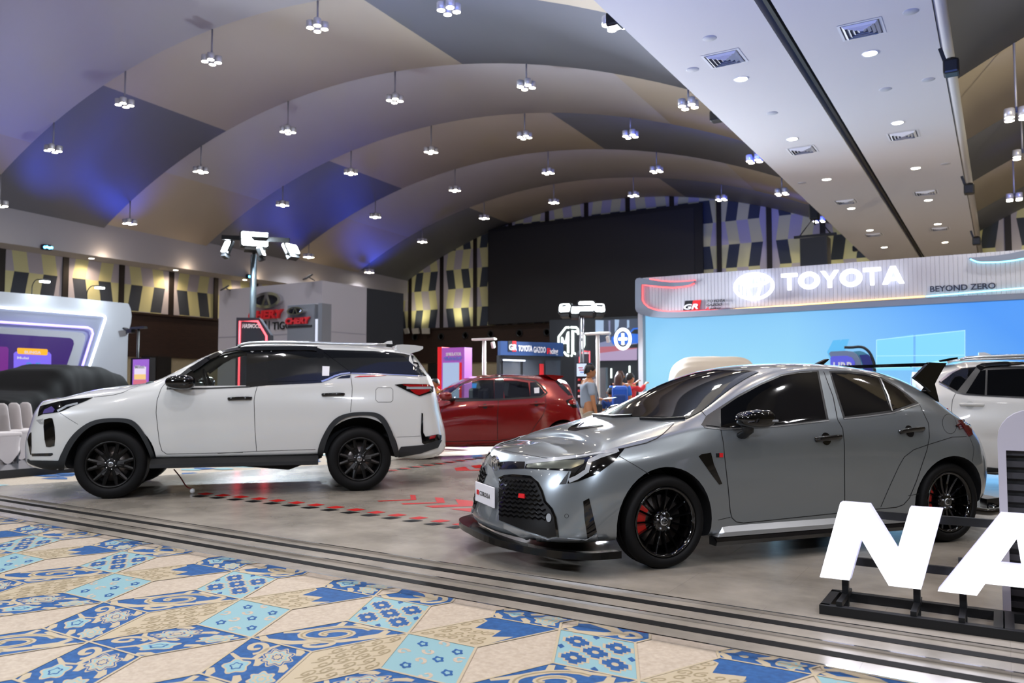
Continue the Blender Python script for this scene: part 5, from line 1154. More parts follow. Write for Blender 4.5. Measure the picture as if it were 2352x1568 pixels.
    def patch_top(s, name, edge_px, base_px, top_px, mat, off=0.005, depth=0.008):
        """a pane across the car: its near edge is traced, the far edge mirrors it"""
        E_ = [s.hit(*p)[0] for p in edge_px]; xb, xt = s.hit(*base_px)[0].x, s.hit(*top_px)[0].x
        pl_ = [(p.x, p.y) for p in E_]; ring = pl_ + [(xb, 0.0)] + [(x, -y) for x, y in reversed(pl_)] + [(xt, 0.0)]
        ring = smooth_path(ring[:len(pl_)], 3)[:-1] + smooth_path([ring[len(pl_) - 1], ((pl_[-1][0] + xb * 2) / 3, pl_[-1][1] * .5), ring[len(pl_)], ((pl_[-1][0] + xb * 2) / 3, -pl_[-1][1] * .5), ring[len(pl_) + 1]], 5)[:-1] + smooth_path(ring[len(pl_) + 1:2 * len(pl_) + 1], 3)[:-1] + [ring[2 * len(pl_)], ring[-1]]
        xs = [q[0] for q in ring]; ys = [q[1] for q in ring]; nb = len(ring); inner = []
        def inside(x, y):
            c = False
            for i in range(nb):
                x1, y1 = ring[i]; x2, y2 = ring[i - 1]
                if (y1 > y) != (y2 > y) and x < (x2 - x1) * (y - y1) / (y2 - y1) + x1: c = not c
            return c
        for a in np.arange(min(xs) + .02, max(xs), .04):
            for b in np.arange(min(ys) + .02, max(ys), .04):
                if inside(a, b) and min((a - q[0]) ** 2 + (b - q[1]) ** 2 for q in ring) > .0004: inner.append((a, b))
        r = delaunay_2d_cdt([Vector(q) for q in ring + inner], [], [list(range(nb))], 1, 1e-5); T_ = []; B_ = []
        for q in r[0]:
            h = s.bvh.ray_cast(Vector((q[0], q[1], 3)), Vector((0, 0, -1))); T_.append(h[0] + h[1] * off); B_.append(h[0] - h[1] * depth)
        ec = {(f[i], f[(i + 1) % len(f)]) for f in r[2] for i in range(len(f))}; n2 = len(T_)
        mb = MB(); mb.add(T_, [tuple(f) for f in r[2]], 0, True); mb.add(T_ + B_, [(a, b, n2 + b, n2 + a) for a, b in ec if (b, a) not in ec])
        return mb.build(name, [mat], s.root)
    def seam(s, name, px, w=0.006, mat=None, off=0.0015, mirror=True, step=6.0, parent=None, thick=0.0, taper=False):
        P = []
        for i in range(len(px) - 1):
            a, b = px[i], px[i + 1]; m = max(1, int(math.hypot(b[0] - a[0], b[1] - a[1]) / step))
            for k in range(m): P.append((a[0] + (b[0] - a[0]) * k / m, a[1] + (b[1] - a[1]) * k / m))
        P.append(px[-1]); H = [s.hit(*p) for p in P]; L = []; Rr = []; n = len(H)
        for i in range(n):
            t = (H[min(i + 1, n - 1)][0] - H[max(i - 1, 0)][0]); t.normalize(); nn = H[i][1]; sd = t.cross(nn); sd.normalize()
            ww = w * (1 - 0.8 * i / n) if taper else w
            L.append(H[i][0] + nn * off + sd * ww / 2); Rr.append(H[i][0] + nn * off - sd * ww / 2)
        for sg in ((1, -1) if mirror else (1,)):
            mb = MB(); a = [(p.x, p.y * sg, p.z) for p in L + Rr]; mb.add(a, [(i, i + 1, n + i + 1, n + i) for i in range(n - 1)], 0, True)
            if thick:
                b = [(q.x, q.y * sg, q.z) for q in [p - H[i % n][1] * (thick + off) for i, p in enumerate(L + Rr)]]; k = len(a)
                mb.add(a + b, [(i, i + 1, k + i + 1, k + i) for i in range(n - 1)] + [(n + i, n + i + 1, k + n + i + 1, k + n + i) for i in range(n - 1)])
            o = mb.build(name, [mat or gap_m], parent or s.root)
        return o
    def handle(s, a, b, mat, r=0.016, out=0.035, bowl=None):
        A, B = s.hit(*a), s.hit(*b); nn = ((A[1] + B[1]) / 2).normalized()
        for sg in (1, -1):
            mb = MB(); pts = []
            for t, h in ((0, -0.01), (0.06, 0.6), (0.25, 1.0), (0.5, 1.05), (0.75, 1.0), (0.94, 0.6), (1, -0.01)):
                p = A[0].lerp(B[0], t) + nn * out * h; pts.append((p.x, p.y * sg, p.z))
            mb.tube(smooth_path(pts, 4), [(r * 0.75, r * 1.25)] * 25, 10, up=(0, 1, 0)); o = mb.build('door_handle', [mat], s.root)
            if bowl:
                c = A[0].lerp(B[0], 0.42); c = s.bvh.find_nearest(c)
                mb = MB(); n = 16; q = []
                for k in range(n):
                    aa = 2 * math.pi * k / n; p = s.bvh.find_nearest(c[0] + Vector((math.cos(aa) * 0.045, 0, math.sin(aa) * 0.05))); q.append((p[0].x + p[1].x * 0.003, (p[0].y + p[1].y * 0.003) * sg, p[0].z))
                mb.add(q, [tuple(range(n))]); mb.build('handle_bowl', [bowl], o)
    def mirror(s, base_px, centre_px, size, mat, base_mat, lamp=None):
        x, z = s.side(*centre_px, y=s.near * (s.hw + 0.10)); B = s.hit(*base_px)
        for sg in (1, -1):
            y = s.near * sg * (s.hw + 0.09); by = B[0].y * sg
            mb = MB(); n, m = 18, 12; sx, sy, sz = size; vs = []; fs = []
            for i in range(m + 1):
                ph = math.pi * i / m
                for k in range(n):
                    th = 2 * math.pi * k / n; c, sn = math.cos(th), math.sin(th)
                    e = 0.72; cx_ = math.copysign(abs(c) ** e, c); sn_ = math.copysign(abs(sn) ** e, sn)
                    px_ = -math.cos(ph); rr = math.sin(ph) ** 0.62
                    shp = 1.0 if px_ > -0.2 else 1.0
                    vs.append((x + sx * px_ * 0.98 , y + sy * rr * cx_, z + sz * rr * sn_ * (1.0 - 0.12 * px_)))
            for i in range(m):
                for k in range(n): fs.append((i * n + k, i * n + (k + 1) % n, (i + 1) * n + (k + 1) % n, (i + 1) * n + k))
            mb.add(vs, fs, 0, True); o = mb.build('wing_mirror', [mat], s.root)
            mb = MB(); mb.tube([(B[0].x, by - 0.02 * sg * s.near, B[0].z), (B[0].x - 0.01, by + (y - by) * 0.5, (B[0].z + z - sz * 0.7) / 2), (x + sx * 0.35, y - 0.02 * sg * s.near, z - sz * 0.6)], [(0.05, 0.03), (0.045, 0.03), (0.05, 0.035)], 10, up=(1, 0, 0)); mb.build('mirror_foot', [base_mat], o)
            if lamp: MB().box((x - sx * 0.55, y + sg * s.near * sy * 0.78, z - sz * 0.2), (sx * 0.8, 0.012, sz * 0.22), bev=0.004).build('indicator', [lamp], o)
    def wheels(s, pos, Rt, Rr, width, style, yface, nuts=5, rim_m=None, cal=None):
        rim_m = rim_m or black_gloss
        w0 = s._wheel(Rt, Rr, width, style, nuts, rim_m, cal); first = True
        for x in pos:
            for sg in (1, -1):
                o = w0 if first else copy_tree(w0); first = False; o.parent = s.root
                o.location = (x, sg * (yface - 0.0), Rt); o.rotation_euler = (0, 0.0, 0 if sg > 0 else math.pi)
                if cal and sg < 0: pass
    def _wheel(s, Rt, Rr, w, style, nuts, rim_m, cal):
        # outer face looks along +y; y = 0 at the tyre's outer side
        mb = MB(); d = -0.0
        mb.lathe([(Rr, -0.012), (Rr + 0.004, -0.004), (Rr - 0.012, -0.006), (Rr - 0.022, -0.03), (Rr - 0.03, -0.10), (Rr - 0.035, -w + 0.02)], 48, 'Y')
        mb.lathe([(0.0, -0.035), (0.05, -0.035), (0.075, -0.045), (0.085, -0.075), (0.08, -0.10)], 28, 'Y')
        def spoke(a, w0, w1, r0=0.06, r1=None, y0=-0.04, y1=-0.018, da=0.0):
            r1 = r1 or Rr - 0.015; c0, s0_ = math.cos(a), math.sin(a); c1, s1_ = math.cos(a + da), math.sin(a + da)
            p = []
            for (c, sn, r_, ww, y) in ((c0, s0_, r0, w0, y0), (c0 * .5 + c1 * .5, s0_ * .5 + s1_ * .5, (r0 + r1) / 2, (w0 + w1) / 2, (y0 + y1) / 2 - 0.004), (c1, s1_, r1, w1, y1)):
                tx, tz = -sn, c
                for u, yy in ((-1, y - 0.012), (0, y), (1, y - 0.012), (1, y - 0.05), (-1, y - 0.05)): p.append((c * r_ + tx * ww / 2 * u * (0.6 if yy == y else 1), yy, sn * r_ + tz * ww / 2 * u * (0.6 if yy == y else 1)))
            fs = []
            for q in (0, 5):
                for k in range(5): fs.append((q + k, q + (k + 1) % 5, q + 5 + (k + 1) % 5, q + 5 + k))
            mb.add(p, fs, 0)
        if style == 'multi':
            for k in range(15): spoke(2 * math.pi * k / 15, 0.016, 0.014)
        elif style == 'twin':
            for k in range(6):
                a = 2 * math.pi * k / 6
                spoke(a + 0.14, 0.05, 0.035, da=0.10, r0=0.05); spoke(a - 0.14, 0.05, 0.035, da=-0.10, r0=0.05); spoke(a, 0.05, 0.05, r0=0.05, r1=0.14)
        else:
            for k in range(5):
                a = 2 * math.pi * k / 5; spoke(a + 0.1, 0.03, 0.028, da=0.08); spoke(a - 0.1, 0.03, 0.028, da=-0.08)
        o = mb.build('wheel', [rim_m])
        t = MB(); sw = Rt - Rr
        t.lathe([(Rr - 0.004, -0.02), (Rr + 0.012, -0.002), (Rr + 0.35 * sw, 0.006), (Rr + 0.62 * sw, 0.004), (Rr + 0.85 * sw, -0.010), (Rt - 0.006, -0.026), (Rt, -0.05), (Rt, -w * 0.36), (Rt - 0.006, -w * 0.365), (Rt - 0.006, -w * 0.385), (Rt, -w * 0.39), (Rt, -w * 0.61), (Rt - 0.006, -w * 0.615), (Rt - 0.006, -w * 0.635), (Rt, -w * 0.64), (Rt, -w + 0.05), (Rt - 0.02, -w + 0.01), (Rr + 0.4 * sw, -w), (Rr - 0.02, -w + 0.01)], 56, 'Y'); t.build('tyre', [rubber], o)
        MB().lathe([(0.0, -0.024), (0.026, -0.024), (0.031, -0.028), (0.031, -0.04)], 20, 'Y').build('hub_cap', [silver_m], o)
        mb = MB(); fn = lambda u, v, t_: (u, t_, v); emblem(mb, fn, 0, 0, 0.024, 0.018, 0.005, -0.024, -0.021); mb.build('hub_emblem', [black_gloss], o)
        for k in range(nuts):
            a = 2 * math.pi * k / nuts + 0.3; MB().lathe([(0.0, -0.018), (0.007, -0.018), (0.010, -0.03), (0.010, -0.06)], 8, 'Y', (0.056 * math.cos(a), 0, 0.056 * math.sin(a))).build('wheel_nut', [silver_m], o)
        MB().lathe([(0.06, -0.11), (Rr * 0.74, -0.11), (Rr * 0.74, -0.135), (0.06, -0.135)], 32, 'Y').build('brake_disc', [disc_m], o)
        if cal:
            mb = MB(); A = [R(-22 + 10 * k) for k in range(7)]; vs = []
            for a in A:
                for rr, yy in ((Rr * 0.52, -0.075), (Rr * 0.84, -0.070), (Rr * 0.84, -0.15), (Rr * 0.52, -0.15)): vs.append((math.cos(a) * rr, yy, math.sin(a) * rr))
            fs = [(4 * i + k, 4 * i + (k + 1) % 4, 4 * i + 4 + (k + 1) % 4, 4 * i + 4 + k) for i in range(6) for k in range(4)] + [(0, 1, 2, 3), (24, 27, 26, 25)]
            mb.add(vs, fs); mb.build('brake_caliper', [cal], o)
        MB().lathe([(0.0, -0.16), (Rr - 0.03, -0.16), (Rr - 0.03, -0.17)], 32, 'Y').build('hub_shield', [gap_m], o)
        return o

def sections(front, mid, rear):
    """front/rear: lists of stations given as (y, dx) wrapping the nose or tail with per-row profile;
       mid: list of (x, zb, [(y, z) for rows 1..8], zc)"""
    S = []
    fx, fz = front['x'], front['z']                        # rows 0..6 on the centre line
    for (y, dx, up) in front['st']:
        row = []
        for k in range(7):
            yy = y * front['yk'][k]; row.append((fx[k] + dx, yy if k else 0.0, fz[k] + (up if k >= 5 else 0) * (1 if k == 6 else 0.5)))
        x6, y6, z6 = row[6]; h = front['hood']
        row[0] = (row[0][0] - 0.1, 0.0, row[0][2])
        for f_, a_, b_ in ((0.86, h[0], h[3]), (0.5, h[1], h[4]), (0.0, h[2], h[5])): row.append((x6 - a_, y6 * f_, z6 + b_))
        S.append(row)
    for x, zb, P, zc in mid:
        S.append([(x, 0.0, zb)] + [((x + (p[2] if len(p) > 2 else 0)), p[0], p[1]) for p in P] + [(x, 0.0, zc)])
    rx, rz = rear['x'], rear['z']
    for (y, dx, up) in rear['st']:
        row = []
        for k in range(10):
            yy = y * rear['yk'][k]; row.append((rx[k] + dx, 0.0 if k in (0, 9) else yy, rz[k]))
        row[0] = (row[0][0] + 0.1, 0.0, row[0][2])
        S.append(row)
    return S
# ================================================================ the silver grey hatchback
paint_grey = M('paint_silver_grey', '#848b90', 0.28, 0.66, coat=1.0, coat_r=0.02)
o_, an_, wb_ = Car.pose((1531, 1307), (2185, 1245), 0.90)
g = Car('hatchback_car', o_, an_, 'silver grey hatchback with black wheels and rear wing, nearest car beside the lit letters', 0.90)
xf_, xr_ = wb_ / 2, -wb_ / 2
F1 = dict(x=[2.28, 2.36, 2.425, 2.375, 2.345, 2.29, 2.23], z=[0.185, 0.185, 0.235, 0.42, 0.58, 0.70, 0.765], yk=[1, 0.97, 1.0, 1.02, 1.02, 1.0, 0.97], hood=[0.05, 0.12, 0.20, 0.02, 0.045, 0.06],
          st=[(0.0, 0.0, 0.0), (0.42, -0.055, 0.0), (0.70, -0.19, 0.01), (0.86, -0.40, 0.03)])
mid = [
 (1.72, .18, [(.80, .18), (.885, .25), (.915, .42), (.915, .60), (.885, .74), (.80, .845), (.68, .885), (.36, .915)], .925),
 (1.36, .18, [(.80, .18), (.895, .24), (.93, .42), (.935, .62), (.905, .79), (.80, .91), (.67, .955), (.36, .99)], 1.00),
 (1.02, .17, [(.80, .17), (.89, .22), (.90, .40), (.905, .62), (.895, .82), (.825, .975), (.72, 1.035), (.42, 1.075)], 1.085),
 (0.80, .17, [(.80, .17), (.89, .21), (.874, .36), (.905, .62), (.895, .84), (.835, .985), (.69, 1.125), (.40, 1.18)], 1.195),
 (0.52, .17, [(.80, .17), (.89, .21), (.874, .36), (.905, .62), (.897, .85), (.84, .995), (.655, 1.255), (.38, 1.325)], 1.34),
 (0.22, .17, [(.80, .17), (.89, .21), (.874, .36), (.905, .62), (.897, .86), (.845, 1.005), (.625, 1.36), (.36, 1.425)], 1.435),
 (-0.12, .17, [(.80, .17), (.89, .21), (.874, .36), (.905, .62), (.897, .87), (.85, 1.02), (.60, 1.425), (.35, 1.468)], 1.478),
 (-0.62, .17, [(.80, .17), (.89, .21), (.874, .36), (.905, .62), (.90, .88), (.85, 1.045), (.59, 1.415), (.34, 1.472)], 1.485),
 (-1.02, .17, [(.80, .18), (.89, .22), (.90, .42), (.925, .62), (.91, .88), (.835, 1.10), (.585, 1.355), (.34, 1.44)], 1.455),
 (-1.36, .19, [(.80, .20), (.925, .26), (.96, .44), (.972, .66), (.935, .83), (.80, 1.06), (.585, 1.27), (.34, 1.385)], 1.405),
 (-1.66, .22, [(.80, .24), (.90, .30), (.945, .46), (.95, .64), (.90, .80), (.765, .985), (.58, 1.12), (.34, 1.27)], 1.30),
]
R1 = dict(x=[-1.98, -2.00, -2.07, -2.10, -2.11, -2.06, -1.99, -1.90, -1.80, -1.72], z=[.27, .27, .34, .48, .66, .83, .95, 1.03, 1.12, 1.19], yk=[1, .95, 1, 1.02, 1.02, .98, .92, .80, .55, 0],
          st=[(0.80, 0.20, 0), (0.66, 0.06, 0), (0.34, 0.0, 0), (0.0, -0.01, 0)])
g.shell(sections(F1, mid, R1), [(xf_, 0.325, 0.385), (xr_, 0.325, 0.38)], paint_grey, crease={6: 0.5, 7: 0.35, 2: 0.3, 5: 0.3})
c4 = lambda L: [(1560 + x * 0.33673, 800 + y * 0.33673) for x, y in L]
c3 = lambda L: [(1060 + x * 0.3316, 800 + y * 0.3316) for x, y in L]
g.patch('window_trim', c4([(150, 520), (185, 460), (275, 400), (400, 318), (560, 234), (700, 176), (830, 155), (950, 150), (1020, 490), (660, 530), (300, 550), (170, 535)]), trim_blk, 0.002, 0.01)
g.patch('window_glass', c4([(285, 535), (283, 415), (400, 335), (560, 250), (700, 190), (830, 168), (938, 162), (1000, 480), (660, 518), (395, 541)]), glass_dark, 0.005, 0.004)
g.patch('sail_panel', c4([(182, 525), (266, 425), (274, 535)]), clad_m, 0.006, 0.004)
g.patch('window_trim', c4([(1022, 155), (1130, 155), (1260, 168), (1380, 198), (1480, 255), (1550, 305), (1640, 378), (1460, 438), (1120, 478)]), trim_blk, 0.002, 0.01)
g.patch('window_glass', c4([(1036, 167), (1130, 167), (1260, 180), (1355, 205), (1440, 422), (1130, 463)]), glass_dark, 0.005, 0.004)
g.patch('window_glass', c4([(1382, 214), (1470, 263), (1540, 313), (1608, 370), (1458, 422)]), glass_dark, 0.005, 0.004)
g.seam('pillar_bar', c4([(1368, 205), (1420, 320), (1450, 428)]), 0.016, silver_m, 0.007)
g.seam('sill_trim', c4([(170, 538), (300, 553), (660, 532), (1020, 492)]), 0.010, silver_m, 0.005); g.seam('sill_trim', c4([(1122, 480), (1300, 462), (1460, 440), (1640, 380)]), 0.010, silver_m, 0.005)
wsc = [(1373, 952), (1400, 934), (1440, 912), (1500, 884), (1560, 863), (1627, 854), (1695, 852), (1742, 854), (1701, 877), (1661, 905), (1612, 943), (1577, 962), (1520, 965), (1474, 962), (1421, 955)]
g.patch_top('windscreen', [(1742, 855), (1701, 877), (1661, 905), (1612, 943), (1577, 962)], (1452, 960), (1690, 851), glass_dark)
# door and panel gaps
g.seam('panel_gap', c4([(283, 548), (300, 640), (312, 760), (335, 960), (348, 1110), (360, 1155), (390, 1183), (440, 1190), (1060, 1125), (1130, 1115), (1480, 1083), (1530, 1065), (1570, 1020), (1620, 900), (1690, 690), (1707, 600), (1700, 510), (1640, 385)]))
g.seam('panel_gap', c4([(985, 158), (1050, 330), (1080, 485), (1115, 545), (1127, 660), (1130, 1110)])); g.seam('panel_gap', c4([(150, 425), (182, 462)]))
g.seam('panel_gap', c3([(600, 764), (760, 742), (1130, 690), (1280, 655), (1350, 625), (1400, 590), (1470, 522)]), 0.008); g.seam('panel_gap', c3([(290, 705), (420, 730), (610, 764)]), 0.005)
g.seam('panel_gap', c3([(1090, 745), (1200, 808), (1300, 870)]), 0.004); g.seam('panel_gap', c3([(665, 1300), (700, 1325), (860, 1318), (935, 1280)]), 0.004); g.seam('panel_gap', c3([(935, 1280), (965, 1368)]), 0.004)
g.seam('panel_gap', c4([(1375, 1080), (1440, 930), (1500, 800), (1535, 740), (1600, 690), (1700, 655), (1860, 605), (1960, 600)]), 0.005); g.seam('panel_gap', c4([(1985, 615), (2010, 680), (2000, 770)]), 0.004); g.seam('panel_gap', c4([(265, 1170), (350, 1150)]), 0.004); g.seam('panel_gap', c4([(1560, 1005), (1635, 990)]), 0.004)
g.seam('fuel_flap', [(1560 + .33673 * (1843 + 48 * math.cos(a)), 800 + .33673 * (515 + 66 * math.sin(a) + 10 * math.cos(a))) for a in [2 * math.pi * k / 24 for k in range(25)]], 0.004)
# front: lamps, grille, vents
hl = c3([(440, 832), (455, 785), (600, 770), (850, 735), (1000, 712), (1130, 693), (1060, 780), (940, 870), (810, 920), (735, 935), (762, 850), (560, 838)])
h_ = g.patch('headlamp', hl, black_gloss, 0.005, 0.02)
g.patch('lamp_reflector', c3([(452, 826), (465, 796), (640, 778), (855, 772), (845, 800), (760, 835), (560, 832)]), M('lamp_reflector', '#5b5f58', 0.2, 0.6), 0.007, 0.002, parent=h_)
g.seam('running_lamp', c3([(455, 793), (600, 777), (860, 745), (1085, 705)]), 0.030, lens_white, 0.009, parent=h_, thick=0.006); g.seam('running_lamp', c3([(1070, 712), (960, 748), (890, 780), (868, 850), (800, 895), (745, 918)]), 0.030, lens_white, 0.009, parent=h_, thick=0.006)
g.patch('lamp_corner', c3([(678, 942), (745, 852), (722, 936)]), clad_m, 0.005, 0.01)
g.patch('nose_strip', c3([(262, 790), (330, 782), (440, 785), (436, 832), (330, 836), (262, 838)]), black_gloss, 0.003, 0.02)
gr = c3([(262, 902), (300, 885), (360, 880), (480, 890), (530, 930), (560, 990), (580, 1060), (625, 1110), (650, 1170), (668, 1300), (600, 1310), (440, 1260), (330, 1215), (262, 1188)])
gg = g.patch('grille', gr, M('grille_black', '#08080a', 0.35), 0.004, 0.02)
for k in range(9):
    y0 = 905 + k * 30; xe = 500 + k * 14 if k < 8 else 600
    zig = [(265 + (xe - 265) * j / 16, y0 + (12 if j % 2 else 0) + 0.25 * ((xe - 265) * j / 16) * (0.30 if k < 6 else 0.38)) for j in range(17)]
    g.seam('grille_rib', c3(zig), 0.012, black_gloss, 0.010, parent=gg, thick=0.006, step=9)
g.seam('grille_rim', c3([(262, 902), (300, 885), (360, 880), (480, 890), (530, 930), (560, 990), (580, 1060), (625, 1110), (650, 1170), (668, 1300)]), 0.016, black_gloss, 0.008, parent=gg, thick=0.01)
g.patch('side_intake', c3([(843, 1058), (884, 1036), (910, 1150), (937, 1270), (872, 1316), (852, 1180)]), black_gloss, 0.004, 0.02)
fogp = [(1060 + .3316 * (608 + 17 * math.cos(a)), 800 + .3316 * (1172 + 30 * math.sin(a))) for a in [2 * math.pi * k / 14 for k in range(14)]]
g.patch('fog_lamp', fogp, lens_white, 0.012, 0.004, step=4); g.seam('parking_sensor', [(1060 + .3316 * (728 + 14 * math.cos(a)), 800 + .3316 * (1160 + 14 * math.sin(a))) for a in [2 * math.pi * k / 12 for k in range(13)]], 0.003, mirror=True)
g.patch('fender_vent', c4([(132, 735), (150, 722), (215, 710), (235, 790), (265, 860), (292, 922), (272, 928), (220, 860)]), black_gloss, 0.004, 0.015)
g.patch('bonnet_vent', c3([(745, 567), (800, 552), (965, 526), (985, 532), (900, 550), (785, 572)]), black_gloss, 0.003, 0.01); g.seam('vent_blade', c3([(790, 552), (960, 530)]), 0.010, silver_m, 0.006, mirror=True)
# emblem, plate and badges at the nose
nz = g.bvh.ray_cast(Vector((4, 0, 0.665)), Vector((-1, 0, 0)))[0].x
mb = MB(); emblem(mb, lambda u, v, t: (t, u, v), 0, 0.685, 0.068, 0.062, 0.013, nz - 0.004, nz + 0.014); mb.build('nose_emblem', [chrome], g.root)
p_ = [g.side(*q) for q in ((1120, 1102),)]; pxx = g.bvh.ray_cast(Vector((4, 0, 0.45)), Vector((-1, 0, 0)))[0].x + 0.025
MB().box((pxx, 0, 0.455), (0.012, 0.43, 0.15), bev=0.004).build('number_plate', [plate_m], g.root)
mtx = frame((pxx + 0.008, 0.11, 0.435), (0, -1, 0), (0, 0, 1))
MB().box((pxx + 0.0075, -0.145, 0.455), (0.003, 0.055, 0.035)).build('plate_badge', [red_ink], g.root)
mtx = frame((pxx + 0.008, -0.10, 0.437), (0, 1, 0), (0, 0, 1)); text('plate_lettering', 'COROLLA', 0.05, ink, frame((pxx + 0.007, -0.105, 0.437), (0, 1, 0), (0, 0, 1)), g.root, 0.001, 0.01, width=0.24)
bd = g.patch('front_badge', c3([(408, 1005), (445, 1008), (445, 1040), (405, 1035)]), red_ink, 0.018, 0.01, mirror=False, step=4)
bd = g.patch('fender_badge', c4([(272, 713), (298, 713), (297, 742), (272, 742)]), red_ink, 0.005, 0.003, step=4); g.patch('fender_badge', c4([(250, 715), (272, 714), (272, 742), (252, 742)]), ink, 0.005, 0.003, step=4)
g.patch('bumper_blade', c3([(300, 1212), (440, 1266), (600, 1318), (668, 1306), (860, 1322), (935, 1284), (962, 1362), (500, 1338), (420, 1300), (300, 1245)]), M('paint_blade', '#9da0a2', 0.25, 0.6, coat=1.0), 0.012, 0.02)
# lip, sills, mirrors, handles, tail
def swept(path, prof, name, mat, car, close=False):        # sweep a small section along a plan path
    mb = MB(); vs = []; n = len(prof)
    P_ = [np.array(p) for p in path]
    for i, p in enumerate(P_):
        t = P_[min(i + 1, len(P_) - 1)] - P_[max(i - 1, 0)]; t = t[:2] / np.linalg.norm(t[:2]); out = np.array([t[1], -t[0]])
        for a, b in prof: vs.append((p[0] + out[0] * a, p[1] + out[1] * a, p[2] + b))
    fs = [(i * n + k, i * n + (k + 1) % n, (i + 1) * n + (k + 1) % n, (i + 1) * n + k) for i in range(len(P_) - 1) for k in range(n)] + [tuple(range(n)), tuple(len(vs) - n + k for k in range(n))]
    return mb.add(vs, fs).build(name, [mat], car.root)
half = [(1.74, .885, .145), (1.92, .855, .14), (2.06, .775, .145), (2.20, .64, .155), (2.315, .45, .17), (2.375, .2, .18), (2.385, 0, .185)]
lip = smooth_path(half + [(x, -y, z) for x, y, z in half[-2::-1]], 4)
swept(lip, [(-0.12, -0.018), (0.03, -0.012), (0.038, 0.0), (0.026, 0.012), (-0.12, 0.03)][::-1], 'front_lip', M('lip_black', '#050506', 0.14, spec=0.4), g)
for sg in (1, -1):
    pth = [(0.94, sg * .885, .165), (0.3, sg * .895, .165), (-0.4, sg * .895, .165), (-0.93, sg * .89, .17)]
    mb = MB(); mb.prism([(-0.05, -.03), (0.03, -.03), (0.045, 0.0), (0.03, 0.025), (-0.05, 0.03)], lambda u, v, t: (t, sg * (.89 + u), .165 + v), -0.95, 0.95); mb.build('side_skirt', [black_gloss], g.root)
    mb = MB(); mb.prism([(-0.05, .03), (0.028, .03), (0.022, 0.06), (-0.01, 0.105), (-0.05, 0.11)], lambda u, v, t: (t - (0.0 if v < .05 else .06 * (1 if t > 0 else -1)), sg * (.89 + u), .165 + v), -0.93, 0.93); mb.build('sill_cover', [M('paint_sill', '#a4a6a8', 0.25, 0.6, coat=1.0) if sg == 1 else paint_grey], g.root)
    MB().tube(smooth_path([(-1.62, sg * .86, .24), (-1.8, sg * .90, .22), (-1.98, sg * .84, .22), (-2.06, sg * .7, .23)], 5), [(0.03, 0.035)] * 16, 10).build('rear_winglet', [black_gloss], g.root)
swept(smooth_path([(-2.04, -.7, .24), (-2.13, -.35, .24), (-2.14, 0, .24), (-2.13, .35, .24), (-2.04, .7, .24)], 4), [(-0.1, -.06), (0.02, -.04), (0.02, .05), (-0.1, .06)], 'rear_diffuser', black_gloss, g)
g.mirror(c4([(430, 600)])[0], c4([(525, 480)])[0], (0.155, 0.09, 0.068), black_gloss, black_plastic, lens_white)
g.handle(*c4([(930, 622), (1100, 605)]), black_gloss, 0.017, 0.035, black_gloss); g.handle(*c4([(1503, 570), (1662, 553)]), black_gloss, 0.017, 0.035, black_gloss)
g.patch('tail_lamp', c4([(1900, 492), (1972, 488), (1996, 590), (1975, 600), (1935, 545)]), M('lens_dark_red', '#4a0a0c', 0.1, coat=1.0), 0.012, 0.02, step=4)
# roof wing and its end plates
yw = 0.60
zq = lambda L: [g.side(1940 + .17859 * x, 780 + .17859 * y, yw) for x, y in L]
plate = zq([(885, 490), (1080, 290), (1300, 300), (1195, 480), (1100, 665), (1000, 575)]); fin = zq([(1095, 660), (1195, 500), (1230, 640), (1268, 800), (1190, 745)])
for sg in (1, -1):
    MB().prism(plate, lambda u, v, t: (u, sg * t, v), yw - 0.02, yw + 0.01).build('wing_end_plate', [black_gloss], g.root); MB().prism(fin, lambda u, v, t: (u, sg * (t - 0.06), v), yw - 0.03, yw + 0.02).build('wing_fin', [black_gloss], g.root)
tp = zq([(1080, 290), (1300, 300)])
MB().prism([(tp[0][0] + 0.02, tp[0][1] - 0.005), (tp[1][0], tp[1][1]), (tp[1][0], tp[1][1] - 0.03), (tp[0][0] + 0.02, tp[0][1] - 0.035)], lambda u, v, t: (u, t, v), -yw, yw).build('wing_blade', [black_gloss], g.root)
MB().prism([(-0.0, 0.0), (0.10, 0.0), (-0.06, 0.06), (-0.08, 0.055)], lambda u, v, t: (u - 0.86, t, v + 1.463), -0.02, 0.02).build('antenna_fin', [black_gloss], g.root)
for a_, b_ in (((915, 466), (1180, 472)), ((1240, 492), (1548, 488))): g.seam('wiper', c3([a_, ((a_[0] + b_[0]) / 2, (a_[1] + b_[1]) / 2 + 8), b_]), 0.018, trim_blk, 0.02, mirror=False, thick=0.012)
g.wheels((xf_, xr_), 0.325, 0.243, 0.235, 'multi', 0.905, 5, black_gloss, caliper_m)
# ================================================================ the white SUV
paint_white = M('paint_pearl_white', '#c6c7c5', 0.25, 0.0, coat=1.0, coat_r=0.02)
o_, an_, wb_ = Car.pose((252, 1145), (825, 1127), 0.90)
v = Car('suv_car', o_, an_, 'big white SUV with black wheels and wheel-arch cladding, left of the red car', 0.90)
xf_, xr_ = wb_ / 2, -wb_ / 2
b1 = lambda L: [(x * 0.28056, 740 + y * 0.28056) for x, y in L]
b2 = lambda L: [(500 + x * 0.28056, 740 + y * 0.28056) for x, y in L]
bf = lambda L: [(x * 0.16584, 860 + y * 0.16584) for x, y in L]
F1 = dict(x=[2.28, 2.32, 2.44, 2.46, 2.40, 2.38, 2.30], z=[.31, .31, .40, .62, .82, .96, 1.09], yk=[1, 0.97, 1.0, 1.02, 1.02, 1.0, 0.97], hood=[0.03, 0.06, 0.12, 0.025, 0.04, 0.05],
          st=[(0.0, 0.0, 0.0), (0.45, -0.04, 0.0), (0.74, -0.13, 0.0), (0.90, -0.32, 0.02)])
